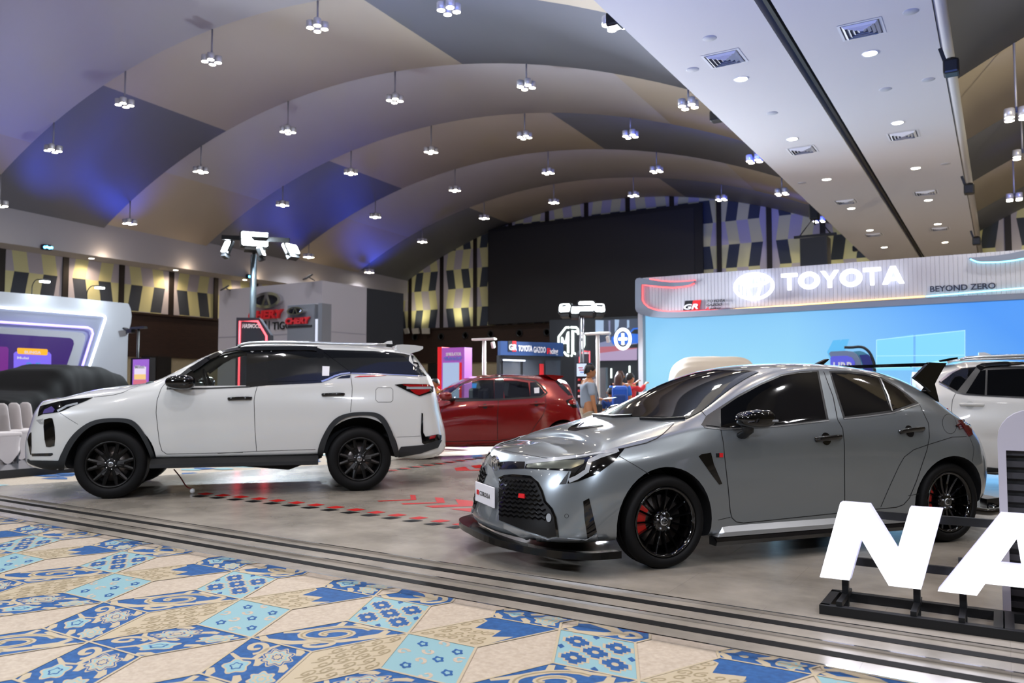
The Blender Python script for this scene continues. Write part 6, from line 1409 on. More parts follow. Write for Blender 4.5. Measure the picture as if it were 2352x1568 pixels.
mid = [
 (1.80, .31, [(.82, .31), (.90, .41), (.93, .65), (.93, .86), (.92, 1.00), (.83, 1.145), (.70, 1.19), (.38, 1.225)], 1.235),
 (1.40, .40, [(.82, .40), (.90, .47), (.935, .65), (.94, .90), (.92, 1.06), (.83, 1.215), (.70, 1.25), (.38, 1.28)], 1.285),
 (1.05, .42, [(.82, .42), (.89, .47), (.915, .65), (.92, .90), (.91, 1.09), (.845, 1.235), (.74, 1.285), (.40, 1.315)], 1.32),
 (0.80, .42, [(.82, .42), (.89, .46), (.91, .65), (.92, .90), (.91, 1.10), (.86, 1.235), (.755, 1.40), (.42, 1.455)], 1.47),
 (0.45, .42, [(.82, .42), (.89, .46), (.905, .65), (.92, .90), (.91, 1.11), (.865, 1.245), (.72, 1.62), (.42, 1.675)], 1.685),
 (0.05, .42, [(.82, .42), (.89, .46), (.905, .65), (.92, .90), (.91, 1.12), (.87, 1.26), (.69, 1.74), (.42, 1.80)], 1.815),
 (-0.35, .42, [(.82, .42), (.89, .46), (.905, .65), (.92, .90), (.91, 1.13), (.872, 1.285), (.68, 1.765), (.42, 1.83)], 1.845),
 (-0.85, .42, [(.82, .42), (.89, .46), (.91, .66), (.925, .90), (.912, 1.15), (.872, 1.315), (.675, 1.765), (.42, 1.83)], 1.845),
 (-1.40, .45, [(.82, .45), (.90, .50), (.94, .68), (.945, .92), (.925, 1.17), (.862, 1.38), (.672, 1.75), (.42, 1.81)], 1.825),
 (-1.85, .36, [(.82, .36), (.90, .44), (.925, .66), (.93, .92), (.915, 1.18), (.85, 1.40), (.67, 1.715), (.42, 1.78)], 1.795),
 (-2.10, .34, [(.82, .34), (.90, .43), (.92, .66), (.92, .92), (.90, 1.18), (.835, 1.395), (.665, 1.66), (.42, 1.75)], 1.77),
]
R1 = dict(x=[-2.38, -2.40, -2.53, -2.55, -2.46, -2.43, -2.34, -2.14, -2.06, -2.04], z=[.34, .34, .44, .66, .92, 1.14, 1.39, 1.68, 1.735, 1.75], yk=[1, .97, 1, 1.02, 1.02, 1.0, .94, .74, .46, 0],
          st=[(0.90, 0.20, 0), (0.74, 0.06, 0), (0.40, 0.0, 0), (0.0, -0.01, 0)])
side = lambda L, y=None: [v.side(px, py, y) for px, py in L]
fw = [(398, 887), (412, 872), (436, 852), (474, 829), (510, 813), (545, 805), (574, 804), (570, 885)]
v.shell(sections(F1, mid, R1), [(xf_, 0.41, 0.475), (xr_, 0.42, 0.475)], paint_white, cuts=[[v.side(px, py, 0.80) for px, py in fw]], crease={6: 0.45, 7: 0.3, 2: 0.4})
dlo = [(383, 892), (400, 872), (430, 850), (470, 824), (510, 805), (545, 798), (588, 797), (700, 796), (724, 797), (742, 803), (880, 807), (925, 812), (955, 819), (972, 845), (984, 862), (960, 860), (880, 858), (805, 857), (785, 860), (760, 869), (738, 879), (612, 885), (584, 889), (398, 893)]
v.patch('window_frame', [(567, 797), (700, 796), (724, 797), (742, 803), (880, 807), (925, 812), (957, 819), (974, 845), (986, 864), (960, 862), (880, 859), (805, 858), (785, 861), (760, 870), (738, 879), (612, 885), (565, 890)], black_gloss, 0.004, 0.01)
v.patch('window_glass', b2([(412, 270), (560, 258), (760, 255), (815, 262), (822, 478), (412, 490)]), glass_dark, 0.008, 0.004); v.patch('window_glass', b2([(850, 265), (1075, 410), (1000, 415), (930, 440), (860, 472), (845, 475)]), glass_dark, 0.008, 0.004); v.patch('window_glass', b2([(870, 245), (1380, 258), (1520, 280), (1600, 350), (1690, 425), (1500, 425), (1300, 416), (1095, 412), (990, 335)]), glass_dark, 0.008, 0.004)
v.seam('window_frame', [(396, 890), (410, 869), (434, 849), (472, 825), (510, 807), (545, 800), (588, 799)], 0.05, trim_blk, 0.006); v.seam('window_frame', [(383, 893), (470, 892), (574, 888)], 0.018, trim_blk, 0.005); v.patch('sail_panel', [(383, 890), (399, 870), (420, 856), (412, 874), (402, 889)], trim_blk, 0.006, 0.01)
v.patch('window_glass', fw, glass_clear, -0.012, 0.003)
v.seam('weather_visor', [(440, 850), (476, 826), (511, 809), (546, 802), (592, 801), (700, 800), (728, 802)], 0.075, black_gloss, 0.012, thick=0.006)
v.seam('chrome_kink', b2([(850, 485), (900, 468), (960, 440), (1010, 425), (1085, 416)]), 0.022, chrome, 0.010); v.seam('chrome_strip', b2([(1095, 418), (1300, 424), (1500, 432), (1680, 442)]), 0.012, chrome, 0.008)
v.patch('kink_panel', b2([(975, 460), (1020, 440), (1084, 432), (1084, 455), (1040, 458)]), black_gloss, 0.006, 0.006); v.patch('red_accent', b2([(1120, 450), (1160, 438), (1380, 436), (1240, 446)]), red_ink, 0.006, 0.004, mirror=False, step=4)
v.patch('window_sticker', b2([(857, 362), (916, 364), (912, 440), (855, 440)]), plate_m, 0.013, 0.002, mirror=False)
# windscreen and bonnet edge
v.seam('panel_gap', bf([(1300, 312), (1560, 285), (1700, 250), (1809, 200)]) + [(322, 885)], 0.006); v.seam('panel_gap', b1([(1400, 440), (1320, 540), (1285, 640), (1278, 740), (1290, 860), (1305, 980), (1325, 1050), (1365, 1078), (1990, 1064)]), 0.006)
v.seam('panel_gap', b2([(325, 522), (305, 590), (298, 640), (305, 880), (318, 1052)]), 0.006); v.seam('panel_gap', b2([(0, 1072), (318, 1055), (800, 1040)]), 0.006); v.seam('panel_gap', b2([(1088, 425), (1102, 540), (1096, 640), (1087, 735)]), 0.006)
v.seam('panel_gap', b2([(1465, 940), (1660, 930)]), 0.004); v.seam('panel_gap', b2([(1470, 182), (1505, 265)]), 0.005); v.seam('panel_gap', bf([(830, 530), (950, 610), (1080, 690)]), 0.004)
fl = [(1295 + 140 * u, 535 + 118 * w_) for u, w_ in [(0.12, 0), (.88, 0), (1, .14), (1, .86), (.88, 1), (.12, 1), (0, .86), (0, .14), (.12, 0)]]; v.seam('fuel_flap', b2(fl), 0.005)
# lamps and bumper openings
h_ = v.patch('headlamp', bf([(560, 440), (640, 418), (800, 375), (1000, 342), (1290, 318), (1200, 362), (1000, 442), (850, 512), (740, 532), (600, 548), (528, 580), (540, 520)]), black_gloss, 0.006, 0.02)
v.patch('lamp_reflector', bf([(600, 540), (620, 490), (720, 440), (760, 480), (740, 525)]), M('lamp_violet', '#7466b0', 0.1, 0.6), 0.009, 0.002, parent=h_, step=4); v.seam('running_lamp', bf([(800, 505), (860, 475), (930, 435), (1080, 400)]), 0.025, lens_white, 0.010, parent=h_, thick=0.004)
v.patch('bumper_vent_and_shade', bf([(615, 622), (690, 602), (728, 606), (755, 720), (765, 880), (755, 988), (690, 1003), (640, 998), (620, 900), (606, 720)]), black_gloss, 0.005, 0.02)
v.patch('bumper_vent_and_shade', bf([(500, 630), (600, 610), (625, 690), (560, 690)]), M('paint_shadow', '#8f9090', 0.3, coat=1.0), 0.002, 0.01); v.patch('lower_slot', bf([(438, 1092), (730, 1085), (735, 1110), (700, 1128), (445, 1130)]), black_gloss, 0.004, 0.01)  # first patch: shade beside the vent put into a darker paint colour
v.patch('grille', bf([(392, 900), (412, 830), (438, 800), (440, 1000), (432, 1110), (415, 1040)]), black_gloss, 0.01, 0.03)
v.patch('bumper_cladding', bf([(350, 1176), (420, 1186), (810, 1190), (850, 1090), (905, 1150), (890, 1330), (600, 1290), (430, 1232)]), clad_m, 0.012, 0.02)
v.patch('bumper_cladding', b2([(1480, 1050), (1500, 1018), (1690, 1002), (1800, 965), (1832, 962), (1800, 1025), (1660, 1072), (1478, 1100)]), clad_m, 0.012, 0.02); v.patch('bumper_trim', b2([(1668, 742), (1680, 745), (1682, 900), (1700, 935), (1800, 915), (1830, 925), (1825, 960), (1690, 998), (1672, 985), (1662, 900)]), black_gloss, 0.008, 0.01); v.patch('reflector', b2([(1735, 930), (1780, 922), (1772, 945), (1730, 955)]), lens_red, 0.02, 0.01, step=4)
t_ = v.patch('tail_lamp', b2([(1450, 512), (1520, 504), (1716, 508), (1762, 528), (1760, 572), (1650, 605), (1560, 568)]), black_gloss, 0.012, 0.02); v.patch('lamp_lens', b2([(1510, 512), (1716, 512), (1740, 528), (1560, 530)]), lens_red, 0.018, 0.004, parent=t_, step=4); v.patch('lamp_lens', b2([(1570, 552), (1735, 548), (1720, 570), (1650, 596), (1620, 590)]), lens_red, 0.018, 0.004, parent=t_, step=4); v.seam('lamp_bar', b2([(1545, 537), (1740, 540)]), 0.03, lens_white, 0.016, parent=t_)
# wheel-arch cladding
def flare(outer, inner, car): car.patch('arch_cladding', smooth_path(outer, 4) + smooth_path(inner, 4), clad_m, 0.022, 0.03)
flare(b1([(478, 1200), (500, 1090), (560, 970), (640, 880), (740, 815), (850, 788), (1000, 785), (1080, 800), (1140, 850), (1200, 940), (1250, 1050), (1292, 1190)]), b1([(1262, 1190), (1228, 1080), (1182, 980), (1130, 895), (1075, 842), (1000, 818), (850, 820), (752, 850), (672, 910), (600, 1000), (550, 1100), (522, 1210)]), v)
flare(b2([(815, 1088), (825, 1020), (860, 930), (920, 830), (990, 770), (1090, 740), (1220, 733), (1310, 745), (1370, 790), (1420, 880), (1460, 990), (1485, 1085)]), b2([(1452, 1090), (1418, 1000), (1385, 900), (1340, 822), (1290, 777), (1220, 762), (1090, 770), (1010, 802), (950, 860), (900, 950), (872, 1040), (856, 1095)]), v)
# roof rail, fin, spoiler, running boards, mirrors, handles
for sg in (1, -1):
    P_ = [v.side(px, py, 0.62) for px, py in b2([(165, 186), (250, 165), (500, 156), (900, 164), (1380, 178)])]
    MB().tube(smooth_path([(x, sg * 0.62, z - 0.012) for x, z in P_], 5), 0.02, 8).build('roof_rail', [silver_m], v.root)
    mb = MB(); mb.prism([(.83, .40), (.86, .445), (.93, .44), (1.02, .385), (1.03, .345), (.98, .335), (.84, .36)], lambda u, w_, t: (t, sg * u, w_), -0.90, 0.96); mb.build('running_board', [M('board_black', '#0a0a0b', .5, spec=.3)], v.root)
    mb = MB(); mb.prism([(-.55, .22), (0.85, .36), (0.85, .44), (-0.95, .44), (-0.95, .36)], lambda u, w_, t: (u, sg * t, w_ + 0.02), 0.30, 0.55); mb.build('chassis', [gap_m], v.root)
P_ = [v.side(px, py, 0.0) for px, py in b2([(1350, 176), (1385, 156), (1425, 152), (1430, 178)])]; MB().prism(P_, lambda u, w_, t: (u, t, w_), -0.03, 0.03).build('antenna_fin', [paint_white], v.root)
P_ = [v.side(px, py, 0.45) for px, py in b2([(1450, 190), (1500, 186), (1600, 192), (1668, 202), (1668, 220), (1640, 238), (1580, 255), (1530, 272), (1480, 275)])]
MB().prism(P_, lambda u, w_, t: (u, t, w_), -0.62, 0.62).build('roof_spoiler', [paint_white], v.root)
v.mirror(b1([(1420, 520)])[0], b1([(1475, 490)])[0], (0.165, 0.10, 0.085), black_gloss, black_plastic)
v.handle(*b2([(88, 628), (275, 622)]), black_gloss, 0.017, 0.03); v.handle(*b2([(857, 595), (1034, 590)]), black_gloss, 0.017, 0.03)
# seen through the front window: seat, head restraint, steering wheel, dash
MB().tube([(0.30 + 0.0, .36, 0.0)] * 0 + [(0.42 + 0.19 * 0.35 * math.sin(a), .38 + .19 * math.cos(a), 1.30 + .17 * math.sin(a)) for a in [2 * math.pi * k / 20 for k in range(20)]], 0.016, 8, closed=True).build('steering_wheel', [interior_m], v.root)
MB().box((0.85, 0, 1.26), (0.5, 1.4, 0.14), bev=0.05).build('dashboard', [M('dash_teal_reflection', '#1d3a3c', 0.4)], v.root)  # teal reflection on the dash put into its base colour
for sy_ in (.40, -.40):
    MB().box((-0.12, sy_, 1.30), (0.16, 0.46, 0.34), bev=0.05).build('seat_back', [M('seat_grey', '#4f5255', 0.7)], v.root); MB().box((-0.18, sy_, 1.56), (0.11, 0.26, 0.17), bev=0.05).build('head_rest', [interior_m], v.root)
v.wheels((xf_, xr_), 0.386, 0.262, 0.265, 'twin', 0.93, 6, M('rim_black', '#070708', 0.35, spec=0.35))

# ================================================================ the red hatchback
paint_red = M('paint_red', '#7e0a0e', 0.2, 0.25, coat=1.0, coat_r=0.02)
A_, B_ = G(1007, 1029, 0.19), G(1139, 1026.0, 0.19); dx = (A_ - B_); dx[2] = 0; dx /= np.linalg.norm(dx)
r8 = lambda L: [(960 + x * 0.26786, 660 + y * 0.26786) for x, y in L]
ang = math.atan2(dx[1], dx[0]); yv_ = np.array([-dx[1], dx[0], 0])
seam_p = on_plane(1143, 1000, A_, yv_)                     # the gap between the doors lies at x = -0.02
o_ = seam_p - yv_ * 0.82 + dx * 0.02
r = Car('hatchback_car', (o_[0], o_[1]), ang, 'small red hatchback parked behind the white SUV, beside the man in grey', 0.82)
def compact(hw, H, Lf, Lr, wb, hood_z, belt, tail=0.0):
    """front overhang Lf and rear overhang Lr are measured from the axle middle"""
    f = hw / 0.90; k = H / 1.485
    F_ = dict(x=[Lf - .08, Lf - .05, Lf - .01, Lf, Lf - .01, Lf - .06, Lf - .12], z=[.20, .20, .28, .42, .58, .70, hood_z - .12], yk=[1, .97, 1, 1.02, 1.02, 1, .97], hood=[.05, .12, .20, .02, .045, .06],
              st=[(0, 0, 0), (.42 * f, -.05, 0), (.68 * f, -.17, .01), (.84 * f, -.36, .03)])
    a, b = wb / 2, -wb / 2
    m_ = [(a + .30, .2, [(.80 * f, .2), (.88 * f, .26), (.905 * f, .42), (.905 * f, .60), (.88 * f, .74), (.80 * f, hood_z - .03), (.66 * f, hood_z + .02), (.36 * f, hood_z + .05)], hood_z + .06),
          (a - .02, .2, [(.80 * f, .2), (.89 * f, .25), (.92 * f, .42), (.92 * f, .62), (.89 * f, .79), (.81 * f, hood_z + .05), (.66 * f, hood_z + .09), (.36 * f, hood_z + .12)], hood_z + .13),
          (a - .32, .2, [(.80 * f, .2), (.88 * f, .23), (.895 * f, .40), (.905 * f, .62), (.89 * f, .82), (.835 * f, belt - .04), (.73 * f, hood_z + .16), (.42 * f, hood_z + .20)], hood_z + .21),
          (a - .60, .2, [(.80 * f, .2), (.88 * f, .22), (.892 * f, .40), (.905 * f, .62), (.893 * f, .84), (.84 * f, belt - .02), (.70 * f, H - .29), (.40 * f, H - .24)], H - .23),
          (a - .95, .2, [(.80 * f, .2), (.88 * f, .22), (.892 * f, .40), (.905 * f, .62), (.895 * f, .86), (.85 * f, belt), (.65 * f, H - .10), (.38 * f, H - .05)], H - .04),
          (a - 1.35, .2, [(.80 * f, .2), (.88 * f, .22), (.892 * f, .40), (.905 * f, .62), (.895 * f, .87), (.85 * f, belt + .01), (.63 * f, H - .06), (.36 * f, H - .01)], H),
          (a - 1.85, .2, [(.80 * f, .2), (.88 * f, .22), (.895 * f, .40), (.905 * f, .62), (.895 * f, .88), (.845 * f, belt + .03), (.625 * f, H - .08), (.36 * f, H - .02)], H - .01),
          (b + .25, .2, [(.80 * f, .2), (.88 * f, .23), (.90 * f, .42), (.91 * f, .62), (.895 * f, .89), (.835 * f, belt + .07), (.62 * f, H - .11), (.36 * f, H - .045)], H - .035),
          (b - .05, .22, [(.80 * f, .22), (.89 * f, .26), (.92 * f, .44), (.92 * f, .64), (.89 * f, .88), (.815 * f, belt + .08), (.615 * f, H - .16), (.35 * f, H - .075)], H - .06),
          (b - .30 - tail, .24, [(.80 * f, .26), (.88 * f, .30), (.905 * f, .46), (.905 * f, .64), (.87 * f, .85), (.785 * f, belt + .04), (.60 * f, H - .25), (.35 * f, H - .13)], H - .11)]
    R_ = dict(x=[-Lr + .1, -Lr + .08, -Lr + .01, -Lr, -Lr, -Lr + .05, -Lr + .12, min(-Lr + .30, b - .34), min(-Lr + .38, b - .33), min(-Lr + .40, b - .32)], z=[.28, .28, .36, .50, .66, .83, belt + .0, H - .30, H - .17, H - .14], yk=[1, .95, 1, 1.02, 1.02, .98, .92, .76, .5, 0],
              st=[(.80 * f, .16, 0), (.66 * f, .05, 0), (.34 * f, 0, 0), (0, -.01, 0)])
    return sections(F_, m_, R_)
wbr = 2.525
fwr = r8([(318, 962), (275, 912), (400, 832), (540, 792), (662, 792), (648, 953)]); rwr = r8([(738, 800), (860, 800), (958, 816), (958, 940), (738, 949)])
r.shell(compact(.82, 1.50, 1.95, 1.83, wbr, .86, .965), [(wbr / 2, .31, .35), (-wbr / 2, .31, .35)], paint_red, cuts=[[r.side(*p, 0.70) for p in fwr], [r.side(*p, 0.70) for p in rwr]])
r.patch('window_frame', r8([(652, 758), (735, 752), (735, 962), (655, 966)]), black_gloss, 0.003, 0.01); r.seam('window_frame', r8([(320, 966), (262, 925), (395, 822), (540, 776), (700, 768), (900, 782), (1005, 800), (1060, 845), (1108, 905), (1058, 938), (700, 960), (320, 972)]), 0.035, trim_blk, 0.004)
r.patch('window_frame', r8([(185, 930), (195, 905), (330, 832), (395, 822), (265, 915), (300, 965), (225, 968)]), black_gloss, 0.003, 0.01)
r.patch('window_glass', fwr, glass_clear, -0.010, 0.003); r.patch('window_glass', rwr, glass_smoke, -0.010, 0.003); r.patch('window_glass', r8([(962, 815), (1015, 812), (1050, 850), (1088, 905), (1050, 930), (962, 942)]), glass_dark, 0.004, 0.006)
r.patch('window_sticker', r8([(995, 862), (1040, 858), (1038, 905), (998, 908)]), plate_m, 0.008, 0.002, mirror=False, step=4)
for L in ([(690, 965), (682, 1100), (682, 1310)], [(300, 975), (230, 1000), (185, 1100)], [(1090, 930), (1100, 1000), (1075, 1090), (1010, 1180), (960, 1260)], [(190, 1322), (700, 1310), (960, 1270)]): r.seam('panel_gap', r8(L), 0.010)
r.patch('lower_sill', r8([(190, 1345), (700, 1325), (960, 1290), (960, 1335), (700, 1355), (190, 1372)]), paint_red, 0.02, 0.02)
r.handle(*r8([(520, 1020), (650, 1015)]), paint_red, 0.014, 0.03, gap_m); r.handle(*r8([(965, 1000), (1085, 992)]), paint_red, 0.014, 0.03, gap_m)
r.mirror(r8([(290, 965)])[0], r8([(235, 930)])[0], (0.12, 0.08, 0.07), paint_red, black_plastic)
t_ = r.patch('tail_lamp', r8([(1268, 970), (1325, 945), (1362, 970), (1378, 1030), (1330, 1030), (1282, 1005)]), black_gloss, 0.01, 0.02, step=4); r.patch('lamp_lens', r8([(1290, 975), (1330, 955), (1360, 980), (1366, 1005), (1300, 1000)]), lens_red, 0.016, 0.004, parent=t_, step=4)
r.patch('rear_glass', r8([(1172, 800), (1200, 798), (1262, 850), (1325, 925), (1290, 925), (1225, 860)]), glass_dark, 0.006, 0.006, step=5)
P_ = [r.side(*p, 0.4) for p in r8([(1080, 748), (1140, 750), (1232, 758), (1228, 768), (1165, 800), (1120, 775)])]; MB().prism(P_, lambda u, w_, t: (u, t, w_), -0.52, 0.52).build('roof_spoiler', [paint_red], r.root)
r.seam('shoulder_line', r8([(700, 1010), (900, 1000), (1040, 995), (1220, 985)]), 0.02, paint_red, 0.008)
for sy_ in (.36, -.36): MB().box((0.12, sy_, 1.08), (0.14, 0.42, 0.3), bev=0.05).build('seat_back', [interior_m], r.root)
r.wheels((wbr / 2, -wbr / 2), 0.305, 0.205, 0.19, 'plain', 0.83, 4)

# ================================================================ the white crossover at the right
paint_w2 = M('paint_white', '#c4c5c4', 0.25, coat=1.0, coat_r=0.02)
def cam2w(xc, z): return np.array([_cy * xc - _sy * z, _sy * xc + _cy * z])
zq_ = 9.9; p0 = cam2w((2187 - CX) / F * zq_, zq_); dxc = np.array([math.cos(R(22)), -math.sin(R(22))]); dirw = cam2w(dxc[0], dxc[1]); ang = math.atan2(dirw[1], dirw[0])
yl = np.array([-dirw[1], dirw[0]]); o_ = p0 + yl * 0.88 + dirw * 0.98
w = Car('crossover_car', o_, ang, 'white crossover seen rear first at the right edge, behind the grey hatchback', 0.88, near=-1)
wbw = 2.06
w.shell(compact(.88, 1.615, 2.10, 1.46, wbw, 1.0, 1.07), [(wbw / 2, .335, .385), (-wbw / 2, .335, .36)], paint_w2)
wq = lambda L: [(1940 + x * .17859, 780 + y * .17859) for x, y in L]
w.patch('window_frame', wq([(1205, 545), (1260, 500), (1380, 420), (1520, 365), (1700, 345), (1760, 318), (2000, 300), (2307, 285), (2600, 290), (2600, 760), (2307, 745), (1900, 722), (1560, 704), (1440, 680)]), trim_blk, 0.003, 0.01)
w.patch('window_glass', wq([(1245, 548), (1390, 435), (1520, 378), (1690, 358), (1450, 660)]), glass_dark, 0.006, 0.004); w.patch('window_glass', wq([(1560, 690), (1745, 400), (1815, 390), (1800, 712)]), glass_dark, 0.006, 0.004); w.patch('window_glass', wq([(1840, 390), (2307, 375), (2600, 378), (2600, 745), (2307, 732), (1830, 712)]), glass_dark, 0.006, 0.004)
w.seam('weather_visor', wq([(1720, 370), (1790, 335), (2000, 318), (2307, 305), (2600, 308)]), 0.08, black_gloss, 0.014, thick=0.006); w.seam('chrome_strip', wq([(1215, 560), (1440, 683), (1560, 707), (1900, 726), (2307, 748), (2600, 765)]), 0.014, chrome, 0.008); w.patch('quarter_trim', wq([(1215, 530), (1330, 440), (1480, 368), (1510, 368), (1390, 430), (1240, 545)]), M('trim_lilac', '#8f8a98', 0.3, 0.5), 0.008, 0.006)
w.handle(*wq([(1485, 835), (1785, 845)]), paint_w2, 0.016, 0.03, M('bowl_white', '#a9aaa9', 0.3)); w.seam('panel_gap', wq([(1425, 690), (1385, 780), (1375, 900), (1390, 1000), (1300, 1300)]), 0.006)
w.patch('sill_cladding', [(2262, 1072), (2420, 1086), (2420, 1125), (2262, 1104)], clad_m, 0.012, 0.02); w.seam('sill_strip', [(2262, 1084), (2420, 1100)], 0.02, silver_m, 0.018)
P_ = [w.side(*p, -0.45) for p in wq([(1200, 268), (1330, 240), (1450, 225), (1450, 245), (1330, 275), (1220, 290)])]; MB().prism(P_, lambda u, q_, t: (u, t, q_), -0.5, 0.5).build('roof_spoiler', [black_gloss], w.root)
P_ = [w.side(*p, 0.0) for p in wq([(1720, 205), (1722, 165), (1800, 163), (1875, 190), (1880, 205)])]; MB().prism(P_, lambda u, q_, t: (u, t, q_), -0.03, 0.03).build('antenna_fin', [paint_w2], w.root)
for sg in (1, -1):
    P_ = [w.side(*p, -0.60) for p in wq([(1480, 240), (1560, 212), (1800, 195), (2307, 182), (2700, 180)])]; MB().tube([(x, sg * -.60, z - 0.02) for x, z in P_], 0.018, 8).build('roof_rail', [silver_m], w.root)
w.patch('tail_lamp', wq([(1180, 900), (1330, 880), (1340, 960), (1200, 980)]), lens_red, 0.008, 0.02, step=4)
w.wheels((wbw / 2, -wbw / 2), 0.335, 0.228, 0.215, 'plain', 0.89, 5)
# ================================================================ covered cars, chairs, people
def covered_car(name, o, ang, L_, W_, H_, prof, mat, label, seed, hem=0.12):
    """a cloth thrown over a car: sections along x, creased by noise"""
    from mathutils import noise
    e = empty(name, (o[0], o[1], o[2]), ang, label, 'covered car'); mb = MB(); nx, ny = 60, 40; vs = []; fs = []
    for i in range(nx + 1):
        t = i / nx; x = (t - 0.5) * L_
        h = float(np.interp(t, [p[0] for p in prof], [p[1] for p in prof])); wd = float(np.interp(t, [p[0] for p in prof], [p[2] for p in prof]))
        for j in range(ny + 1):
            a = math.pi * j / ny; c, s_ = math.cos(a), math.sin(a)
            y = math.copysign(abs(c) ** 0.36, c) * W_ / 2 * wd; z = hem * 0.2 + (h - hem * 0.2) * (s_ ** 0.34)
            n_ = noise.noise(Vector((x * 1.6 + seed, y * 1.4, z * 0.7))) * 0.05 + noise.noise(Vector((x * 4.5 + seed, y * 2.0, z * 0.6))) * 0.025
            low = max(0, 1 - z / (h * 0.75))
            y += c * (low * 0.06 * math.sin(x * 9 + seed) + n_); z += n_ * 0.7 * (1 if z > 0.25 else 0.2)
            vs.append((x, y, max(0.004, z)))
    for i in range(nx):
        for j in range(ny): fs.append((i * (ny + 1) + j, (i + 1) * (ny + 1) + j, (i + 1) * (ny + 1) + j + 1, i * (ny + 1) + j + 1))
    for i in (0, nx): fs.append(tuple(i * (ny + 1) + j for j in range(ny + 1)))
    mb.add(vs, fs, 0, True).build('car_cover', [mat], e)
    return e
cloth_blk = M('cloth_black', '#050506', 0.8, spec=0.15); cloth_bei = M('cloth_beige', '#a39a8c', 0.8)
p = depth_pt(120, 960, 16.5)
covered_car('covered_car', (p[0] - .3, p[1], 0.06), R(118), 4.6, 1.85, 1.62, [(0, .55, .75), (.06, .98, .9), (.26, 1.15, .98), (.38, 1.55, .92), (.5, 1.66, .88), (.75, 1.64, .86), (.9, 1.5, .86), (.97, 1.1, .9), (1, .7, .8)][::1], cloth_blk, 'car under a black cloth on the dark platform at the far left', 3)
p = depth_pt(1685, 860, 14.2)
covered_car('covered_car', (p[0] - 0.8, p[1] + 1.3, 0.0), R(112), 3.9, 1.85, 1.86, [(0, .5, .7), (.05, 1.2, .9), (.18, 1.6, .96), (.25, 1.72, .9), (.34, 1.82, .88), (.75, 1.84, .88), (.85, 1.8, .86), (.95, 1.55, .88), (1, .8, .8)], cloth_bei, 'car under a beige cloth behind the grey hatchback roof', 9)

# banquet chairs in stretch covers
chair_m = M('chair_cover_white', '#b9b2b0', 0.75)
def make_chair():
    e = empty('banquet_chair', (0, 0, 0))
    mb = MB(); n = 12
    # back: rounded slab, waisted cover flowing into the seat and legs
    L_ = [(0.0, .50, .20), (0.25, .30, .155), (.45, .235, .20), (.55, .205, .195), (.75, .185, .17), (.88, .165, .14), (.91, .13, .06)]
    vs = []; m = 14
    for z, w_, t_ in [(.93, .08, .012), (.90, .155, .024), (.84, .178, .030), (.70, .188, .034), (.56, .198, .038), (.46, .205, .045)]:
        for k in range(m):
            a = 2 * math.pi * k / m; c, s_ = math.cos(a), math.sin(a); vs.append((math.copysign(abs(c) ** .4, c) * w_, .19 + .10 * (z - .45) + s_ * t_, z))
    fs = [(i * m + k, i * m + (k + 1) % m, (i + 1) * m + (k + 1) % m, (i + 1) * m + k) for i in range(5) for k in range(m)] + [tuple(range(m))]
    mb.add(vs, fs, 0, True).build('backrest', [chair_m], e)
    MB().box((0, 0, .445), (.43, .44, .09), bev=.035).build('seat', [chair_m], e)
    mb = MB(); n = 40; rings = []
    for z, infl in ((.43, 0.0), (.30, -.035), (.15, -.025), (.0, .0)):
        for k in range(n):
            a = 2 * math.pi * k / n + math.pi / 4; q = abs(math.cos(2 * (a - math.pi / 4)));  leg = abs(math.sin(2 * (a - math.pi / 4)))
            rr = .215 / max(abs(math.cos(a)), abs(math.sin(a))); rr = min(rr, .275)
            up_ = 0.0 if z > .2 else (1 - leg) * .22 * (1 - z / .2); rings.append((rr * math.cos(a) * (1 + infl * (2 - leg)), rr * math.sin(a) * (1 + infl * (2 - leg)), max(z, up_)))
    mb.add(rings, [(i * n + k, i * n + (k + 1) % n, (i + 1) * n + (k + 1) % n, (i + 1) * n + k) for i in range(3) for k in range(n)], 0, True).build('skirt', [chair_m], e)
    for sx in (-1, 1):
        for sy_ in (-1, 1): MB().tube([(sx * .17, sy_ * .17, 0), (sx * .17, sy_ * .17, .42)], .014, 8).build('leg', [steel], e)
    return e
c0 = make_chair(); first = True
for i, (px, dist, lab) in enumerate(((4, 12.6, 'white covered banquet chair cut by the left edge of the photo'), (36, 13.3, 'white covered banquet chair, second from the left edge'), (63, 13.7, 'white covered banquet chair, third from the left edge'), (88, 14.1, 'white covered banquet chair, closest to the white SUV headlamp'))):
    p = depth_pt(px, 990, dist); o = c0 if first else copy_tree(c0); first = False
    o.location = (p[0], p[1], 0.06); o.rotation_euler = (0, 0, R(180)); tag(o, lab, 'chair', 'white covered chairs on the dark platform')

# ---------------------------------------------------------------- people
skin_m = M('skin', '#a9744f', 0.55); hair_m = M('hair_black', '#0c0a0a', 0.5); hair_b = M('hair_brown', '#3a1a10', 0.5)
def skinned(name, J, E, mat, parent, lvl=2):
    me = bpy.data.meshes.new(name); me.from_pydata([j[0] for j in J], E, []); o = bpy.data.objects.new(name, me); COL.objects.link(o)
    md = o.modifiers.new('k', 'SKIN'); md.use_smooth_shade = True
    for i, j in enumerate(J):
        r_ = j[1]; me.skin_vertices[0].data[i].radius = r_ if isinstance(r_, tuple) else (r_, r_)
    me.skin_vertices[0].data[0].use_root = True
    s_ = o.modifiers.new('u', 'SUBSURF'); s_.levels = lvl; s_.render_levels = lvl
    dg = bpy.context.evaluated_depsgraph_get(); m2 = bpy.data.meshes.new_from_object(o.evaluated_get(dg)); bpy.data.objects.remove(o)
    m2.materials.clear(); m2.materials.append(mat)
    m2.polygons.foreach_set('use_smooth', [True] * len(m2.polygons))
    o = bpy.data.objects.new(name, m2); COL.objects.link(o); o.parent = parent; return o
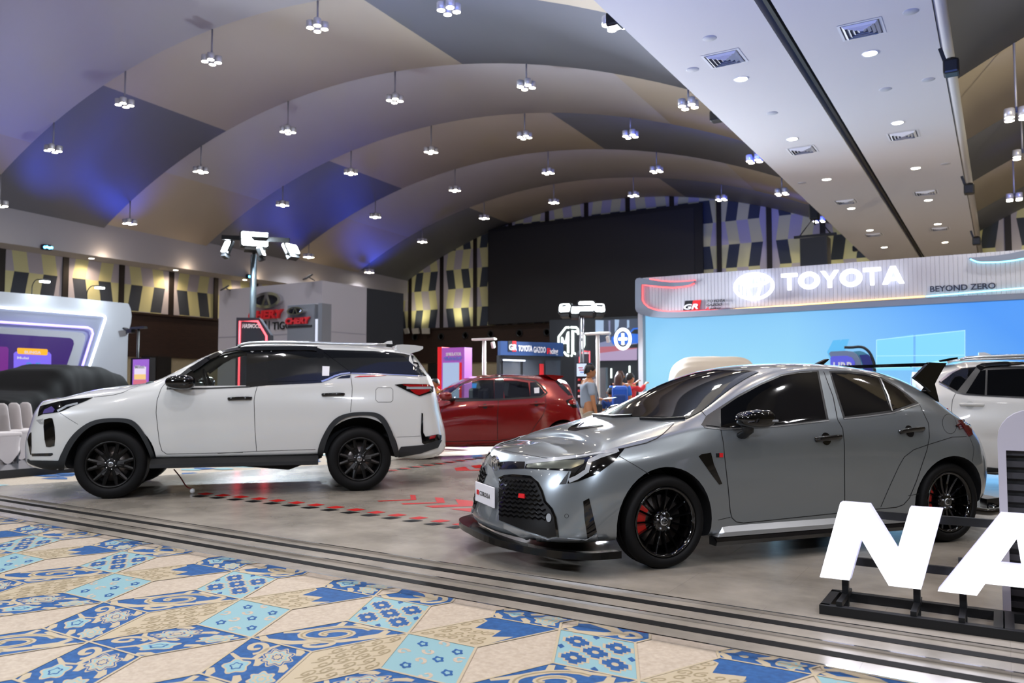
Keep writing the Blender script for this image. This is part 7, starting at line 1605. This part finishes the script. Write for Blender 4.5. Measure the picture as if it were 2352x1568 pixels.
def head(par, c, face, h=0.225, hair=hair_m, long_hair=0.0, turn=0.0, bun=False):
    """head facing the +x direction of the figure, turned by face (radians)"""
    Mx = Matrix.Translation(c) @ Matrix.Rotation(face, 4, 'Z')
    mb = MB(); n, m = 24, 18; vs = []; fs = []
    for i in range(m + 1):
        ph = math.pi * i / m; z = -math.cos(ph) * h * .5; rr = math.sin(ph) ** .75
        for k in range(n):
            a = 2 * math.pi * k / n; x = math.cos(a) * rr * .092; y = math.sin(a) * rr * .074
            zz = z / h
            if zz < 0: x *= 1 + .0; y *= 1 + .45 * zz; x = x + (0.012 * -zz * 2 if x > 0 else -x * (-zz) * .75)
            f = max(0, math.cos(a)) ** 8 * rr
            x += f * (0.020 * math.exp(-((zz + .06) / .055) ** 2) - 0.007 * math.exp(-((zz - .03) / .04) ** 2) + 0.008 * math.exp(-((zz + .23) / .04) ** 2) + 0.010 * math.exp(-((zz + .42) / .06) ** 2))
            vs.append(Mx @ Vector((x, y, z)))
    for i in range(m):
        for k in range(n): fs.append((i * n + k, i * n + (k + 1) % n, (i + 1) * n + (k + 1) % n, (i + 1) * n + k))
    mb.add(vs, fs, 0, True)
    for sg in (-1, 1): mb.tube([Mx @ Vector((-.005, sg * .072, .015)), Mx @ Vector((-.012, sg * .082, .0)), Mx @ Vector((-.008, sg * .076, -.03))], [.010, .016, .008], 8)
    o = mb.build('head', [skin_m], par)
    mb = MB()
    for sg in (-1, 1):
        q = Mx @ Vector((.079, sg * .030, .010)); mb.lathe([(0, .004), (.006, .003), (.009, 0), (.006, -.003), (0, -.004)], 10, 'Z', tuple(q))
    mb.bar(Mx @ Vector((.086, -.02, -.052)), Mx @ Vector((.086, .02, -.052)), .006); mb.build('face_features', [M('eye_dark', '#1a0d0a', .4)], par)
    mb = MB(); vs = []; fs = []
    for i in range(m + 1):
        ph = math.pi * i / m
        for k in range(n):
            a = 2 * math.pi * k / n; fr = max(0, math.cos(a))
            lo = .02 + fr ** 2 * .26 - (.26 + long_hair) * max(0, -math.cos(a)) - .04 * abs(math.sin(a)); z = -math.cos(ph) * .53
            z = lo + (z + .53) * (.56 - lo) / 1.06; zz = max(-.5, min(.5, z)); rr = math.sqrt(max(0, 1 - (zz / .56) ** 2)) ** .75
            if z < -.1: rr = max(rr, .85)
            vs.append(Mx @ Vector((math.cos(a) * rr * .103 - .008, math.sin(a) * rr * .085, z * h)))
    for i in range(m):
        for k in range(n): fs.append((i * n + k, i * n + (k + 1) % n, (i + 1) * n + (k + 1) % n, (i + 1) * n + k))
    mb.add(vs, fs, 0, True); fs2 = [tuple(range(n))]
    mb.build('hair', [hair], par)
def hand(par, wrist, d, up, closed=0.6, s=1.0):
    """palm with four unequal bent fingers and a thumb; d points from the wrist to the knuckles"""
    d = Vector(d).normalized(); up = Vector(up); up = (up - d * up.dot(d)).normalized(); sd = d.cross(up); W0 = Vector(wrist)
    P_ = lambda a, b, c: tuple(W0 + (d * a + sd * b + up * c) * s)
    mb = MB(); mb.tube([P_(-.02, 0, 0), P_(.02, 0, 0), P_(.055, 0, 0), P_(.09, 0, 0.002)], [(.013 * s, .022 * s), (.014 * s, .034 * s), (.014 * s, .038 * s), (.011 * s, .036 * s)], 10, up=up)
    for i, (b, l) in enumerate(((-.030, .064), (-.010, .074), (.010, .070), (.029, .054))):
        pts = [P_(.082, b, 0)]; a = 0; q = np.array([.082, 0.0])
        for sgm, ln in enumerate((.45, .3, .25)):
            a += closed * (.9, 1.1, .8)[sgm]; q = q + l * ln * np.array([math.cos(a), -math.sin(a)]); pts.append(P_(q[0], b, q[1]))
        mb.tube(pts, [.0095 * s, .009 * s, .008 * s, .006 * s], 8)
    mb.tube([P_(.02, -.026, -.004), P_(.045, -.05, -.018), P_(.072, -.048, -.034), P_(.092, -.036, -.04)], [.013 * s, .011 * s, .010 * s, .007 * s], 8)
    return mb.build('hand', [skin_m], par)
def person(name, p, rz, H_, shirt, trousers, label, arms, face=0.0, hair=hair_m, long_hair=0.0, sleeve=.45, skirt=False):
    """figure standing at p, facing +x before rz; arms: for each side (elbow, wrist) relative to the ground point at height 1.7"""
    k = H_ / 1.70; e = empty(name, p, rz, label, 'person'); sc = lambda q: tuple(c * k for c in q)
    J = [((0, 0, .94), (.12, .16)), ((.005, 0, 1.10), (.10, .145)), ((.0, 0, 1.28), (.115, .165)), ((-.01, 0, 1.40), (.09, .15)), ((0.005, 0, 1.475), (.052, .055)), ((.015, 0, 1.55), (.05, .05))]
    E_ = [(0, 1), (1, 2), (2, 3), (3, 4), (4, 5)]
    # the body stays one surface: trunk, neck, legs and arms
    for sg in (-1, 1):
        b = len(J); J += [((0, sg * .09, .88), .088), ((.012, sg * .10, .50), .058), ((-.015, sg * .10, .26), .052), ((-.02, sg * .10, .08), .038), ((.10, sg * .115, .035), (.035, .045))]; E_ += [(0, b), (b, b + 1), (b + 1, b + 2), (b + 2, b + 3), (b + 3, b + 4)]
        el, wr = arms[0 if sg > 0 else 1]; b = len(J); J += [((-.01, sg * .185, 1.385), .056), (el, .040), (wr, .027)]; E_ += [(3, b), (b, b + 1), (b + 1, b + 2)]
    body = skinned('body', [(sc(j[0]), tuple(c * k for c in j[1]) if isinstance(j[1], tuple) else j[1] * k) for j in J], E_, skin_m, e)
    head(e, Vector(sc((.03, 0, 1.60))), face, .225 * k, hair, long_hair)
    # clothes are shells a little outside the body
    ex = .016; Js = [(sc(j[0]), (j[1][0] * k + ex, j[1][1] * k + ex)) for j in J[:4]]; Es = [(0, 1), (1, 2), (2, 3)]
    Js[0] = (sc((0, 0, .90)), (.135 * k, .175 * k))
    for sg in (-1, 1):
        el = np.array(arms[0 if sg > 0 else 1][0]); sh = np.array((-.01, sg * .185, 1.385)); b = len(Js); q = sh + (el - sh) * (.8 if sleeve < 1 else 1.0)
        Js += [(sc(sh), .056 * k + ex), (sc(q), .046 * k + ex)]; Es += [(3, b), (b, b + 1)]
        if sleeve >= 1: wr = np.array(arms[0 if sg > 0 else 1][1]); Js.append((sc(el + (wr - el) * .85), .032 * k + ex)); Es.append((b + 1, b + 2))
    skinned('shirt', Js, Es, shirt, e)
    Jt = [(sc((0, 0, .95)), (.125 * k, .165 * k))]; Et = []
    for sg in (-1, 1): b = len(Jt); Jt += [(sc((0, sg * .095, .84)), .098 * k), (sc((.012, sg * .10, .50)), .074 * k), (sc((-.015, sg * .10, .10)), .062 * k)]; Et += [(0, b), (b, b + 1), (b + 1, b + 2)]
    skinned('trousers', Jt, Et, trousers, e)
    for sg in (-1, 1): MB().box(sc((.035, sg * .11, .04)), sc((.27, .095, .08)), bev=.03).build('shoe', [black_plastic], e)
    for sg in (-1, 1):
        el, wr = arms[0 if sg > 0 else 1]; d = np.array(wr) - np.array(el); hand(e, sc(wr), d, (0, sg, .2) if d[2] < -.1 else (0, 0, 1), .5, k)
    return e
P = depth_pt(1352, 900, 13.4); H_ = 1.28 + (885 - 839) / F * 13.4
tow = lambda xc, zc: math.atan2(*(cam2w(xc, zc)[::-1]))      # heading given in view terms (right, away)
grey_shirt = M('shirt_grey', '#8f9aa8', 0.85); khaki = M('trousers_khaki', '#a39a88', 0.85)
man = person('person', (P[0], P[1], 0), tow(1, 0.15), H_, grey_shirt, khaki, 'man in a grey T-shirt with a cross-body strap holding a pale sheet, walking right', [((.05, .22, 1.10), (.30, .16, 1.10)), ((.02, -.24, 1.09), (.07, -.25, .86))])
k = H_ / 1.70; st = smooth_path([(-.06, .10, 1.43), (.11, .05, 1.36), (.155, -.03, 1.22), (.14, -.12, 1.05), (.05, -.20, .93)], 6)
MB().tube([(x * k, y * k, z * k) for x, y, z in st], (.006, .018), 8).build('strap', [M('strap_navy', '#1c2a4a', .6)], man)
MB().box((.12 * k, -.19 * k, .93 * k), (.14, .07, .18), bev=.02).build('waist_bag', [M('bag_dark', '#23272b', .6)], man)
q = man.matrix_basis @ Vector((.42 * k, .15 * k, 1.12 * k)); sh = MB().box((0, 0, 0), (.22, .16, .006), rz=man.rotation_euler.z, ry=-.12).build('paper_sheet', [M('paper_teal', '#a7d0cc', .6)]); sh.location = q; tag(sh, 'pale teal sheet held by the man in grey', 'paper')
P = depth_pt(1424, 905, 16.0); blue_sh = M('dress_blue', '#1f5fb4', .8)
wom = person('person', (P[0], P[1], 0), tow(0.5, 1), 1.55, blue_sh, blue_sh, 'woman in blue with long brown hair, seen from behind beside the video wall', [((.05, .22, 1.10), (.16, .18, .95)), ((.0, -.24, 1.10), (.05, -.24, .86))], hair=hair_b, long_hair=.9)
hk = 1.55 / 1.70; mb = MB(); mb.tube([(-.05 * hk, 0, 1.66 * hk), (-.11 * hk, 0, 1.55 * hk), (-.13 * hk, 0, 1.35 * hk), (-.12 * hk, 0, 1.18 * hk)], [.05, .085, .08, .03], 12); mb.build('long_hair', [hair_b], wom)
P = depth_pt(1446, 905, 16.6); red_sh = M('top_red', '#b01a2a', .8)
person('person', (P[0], P[1], 0), tow(0.8, 0.6), 1.52, red_sh, M('trousers_dark', '#1c1c22', .8), 'person in red reaching up towards the video wall edge', [((.18, .22, 1.33), (.40, .18, 1.50)), ((.16, -.20, 1.32), (.38, -.14, 1.46))], sleeve=1.2)
P = depth_pt(1404, 925, 15.2)
person('person', (P[0], P[1], 0), tow(0.2, 1), 1.22, M('top_dark_blue', '#153a78', .8), M('trousers_navy', '#15182a', .8), 'child in dark blue with a blue backpack, half hidden by the grey bonnet', [((.05, .22, 1.10), (.10, .22, .90)), ((.0, -.24, 1.10), (.05, -.24, .86))])
q = depth_pt(1424, 910, 15.0); e = empty('backpack', (q[0], q[1], q[2] - .2), tow(0.2, 1), 'bright blue backpack just above the grey bonnet, left of the woman in blue', 'bag')
MB().box((0, 0, .2), (.16, .30, .40), bev=.07).build('bag', [M('bag_blue', '#1b55b8', .6)], e); MB().box((-.10, 0, .14), (.07, .22, .2), bev=.03).build('pocket', [M('bag_blue_dark', '#123a80', .6)], e)
P = depth_pt(1001, 900, 16.0); yel = M('shirt_yellow', '#c9a21c', .8)
my = person('person', (P[0], P[1], 0), tow(-0.6, -0.8), 1.40, yel, M('trousers_black', '#15151a', .8), 'man in a yellow shirt with dark straps between the white SUV and the purple totem', [((.0, .22, 1.10), (.06, .22, .86)), ((.0, -.24, 1.10), (.05, -.24, .86))])
mb = MB()
for sg in (-1, 1): mb.tube([(x * .82, sg * y * .82, z * .82) for x, y, z in smooth_path([(-.06, .09, 1.43), (.10, .10, 1.38), (.14, .10, 1.2), (.12, .10, 1.0)], 5)], (.006, .02), 8)
mb.build('strap', [M('strap_dark', '#1c2024', .6)], my)
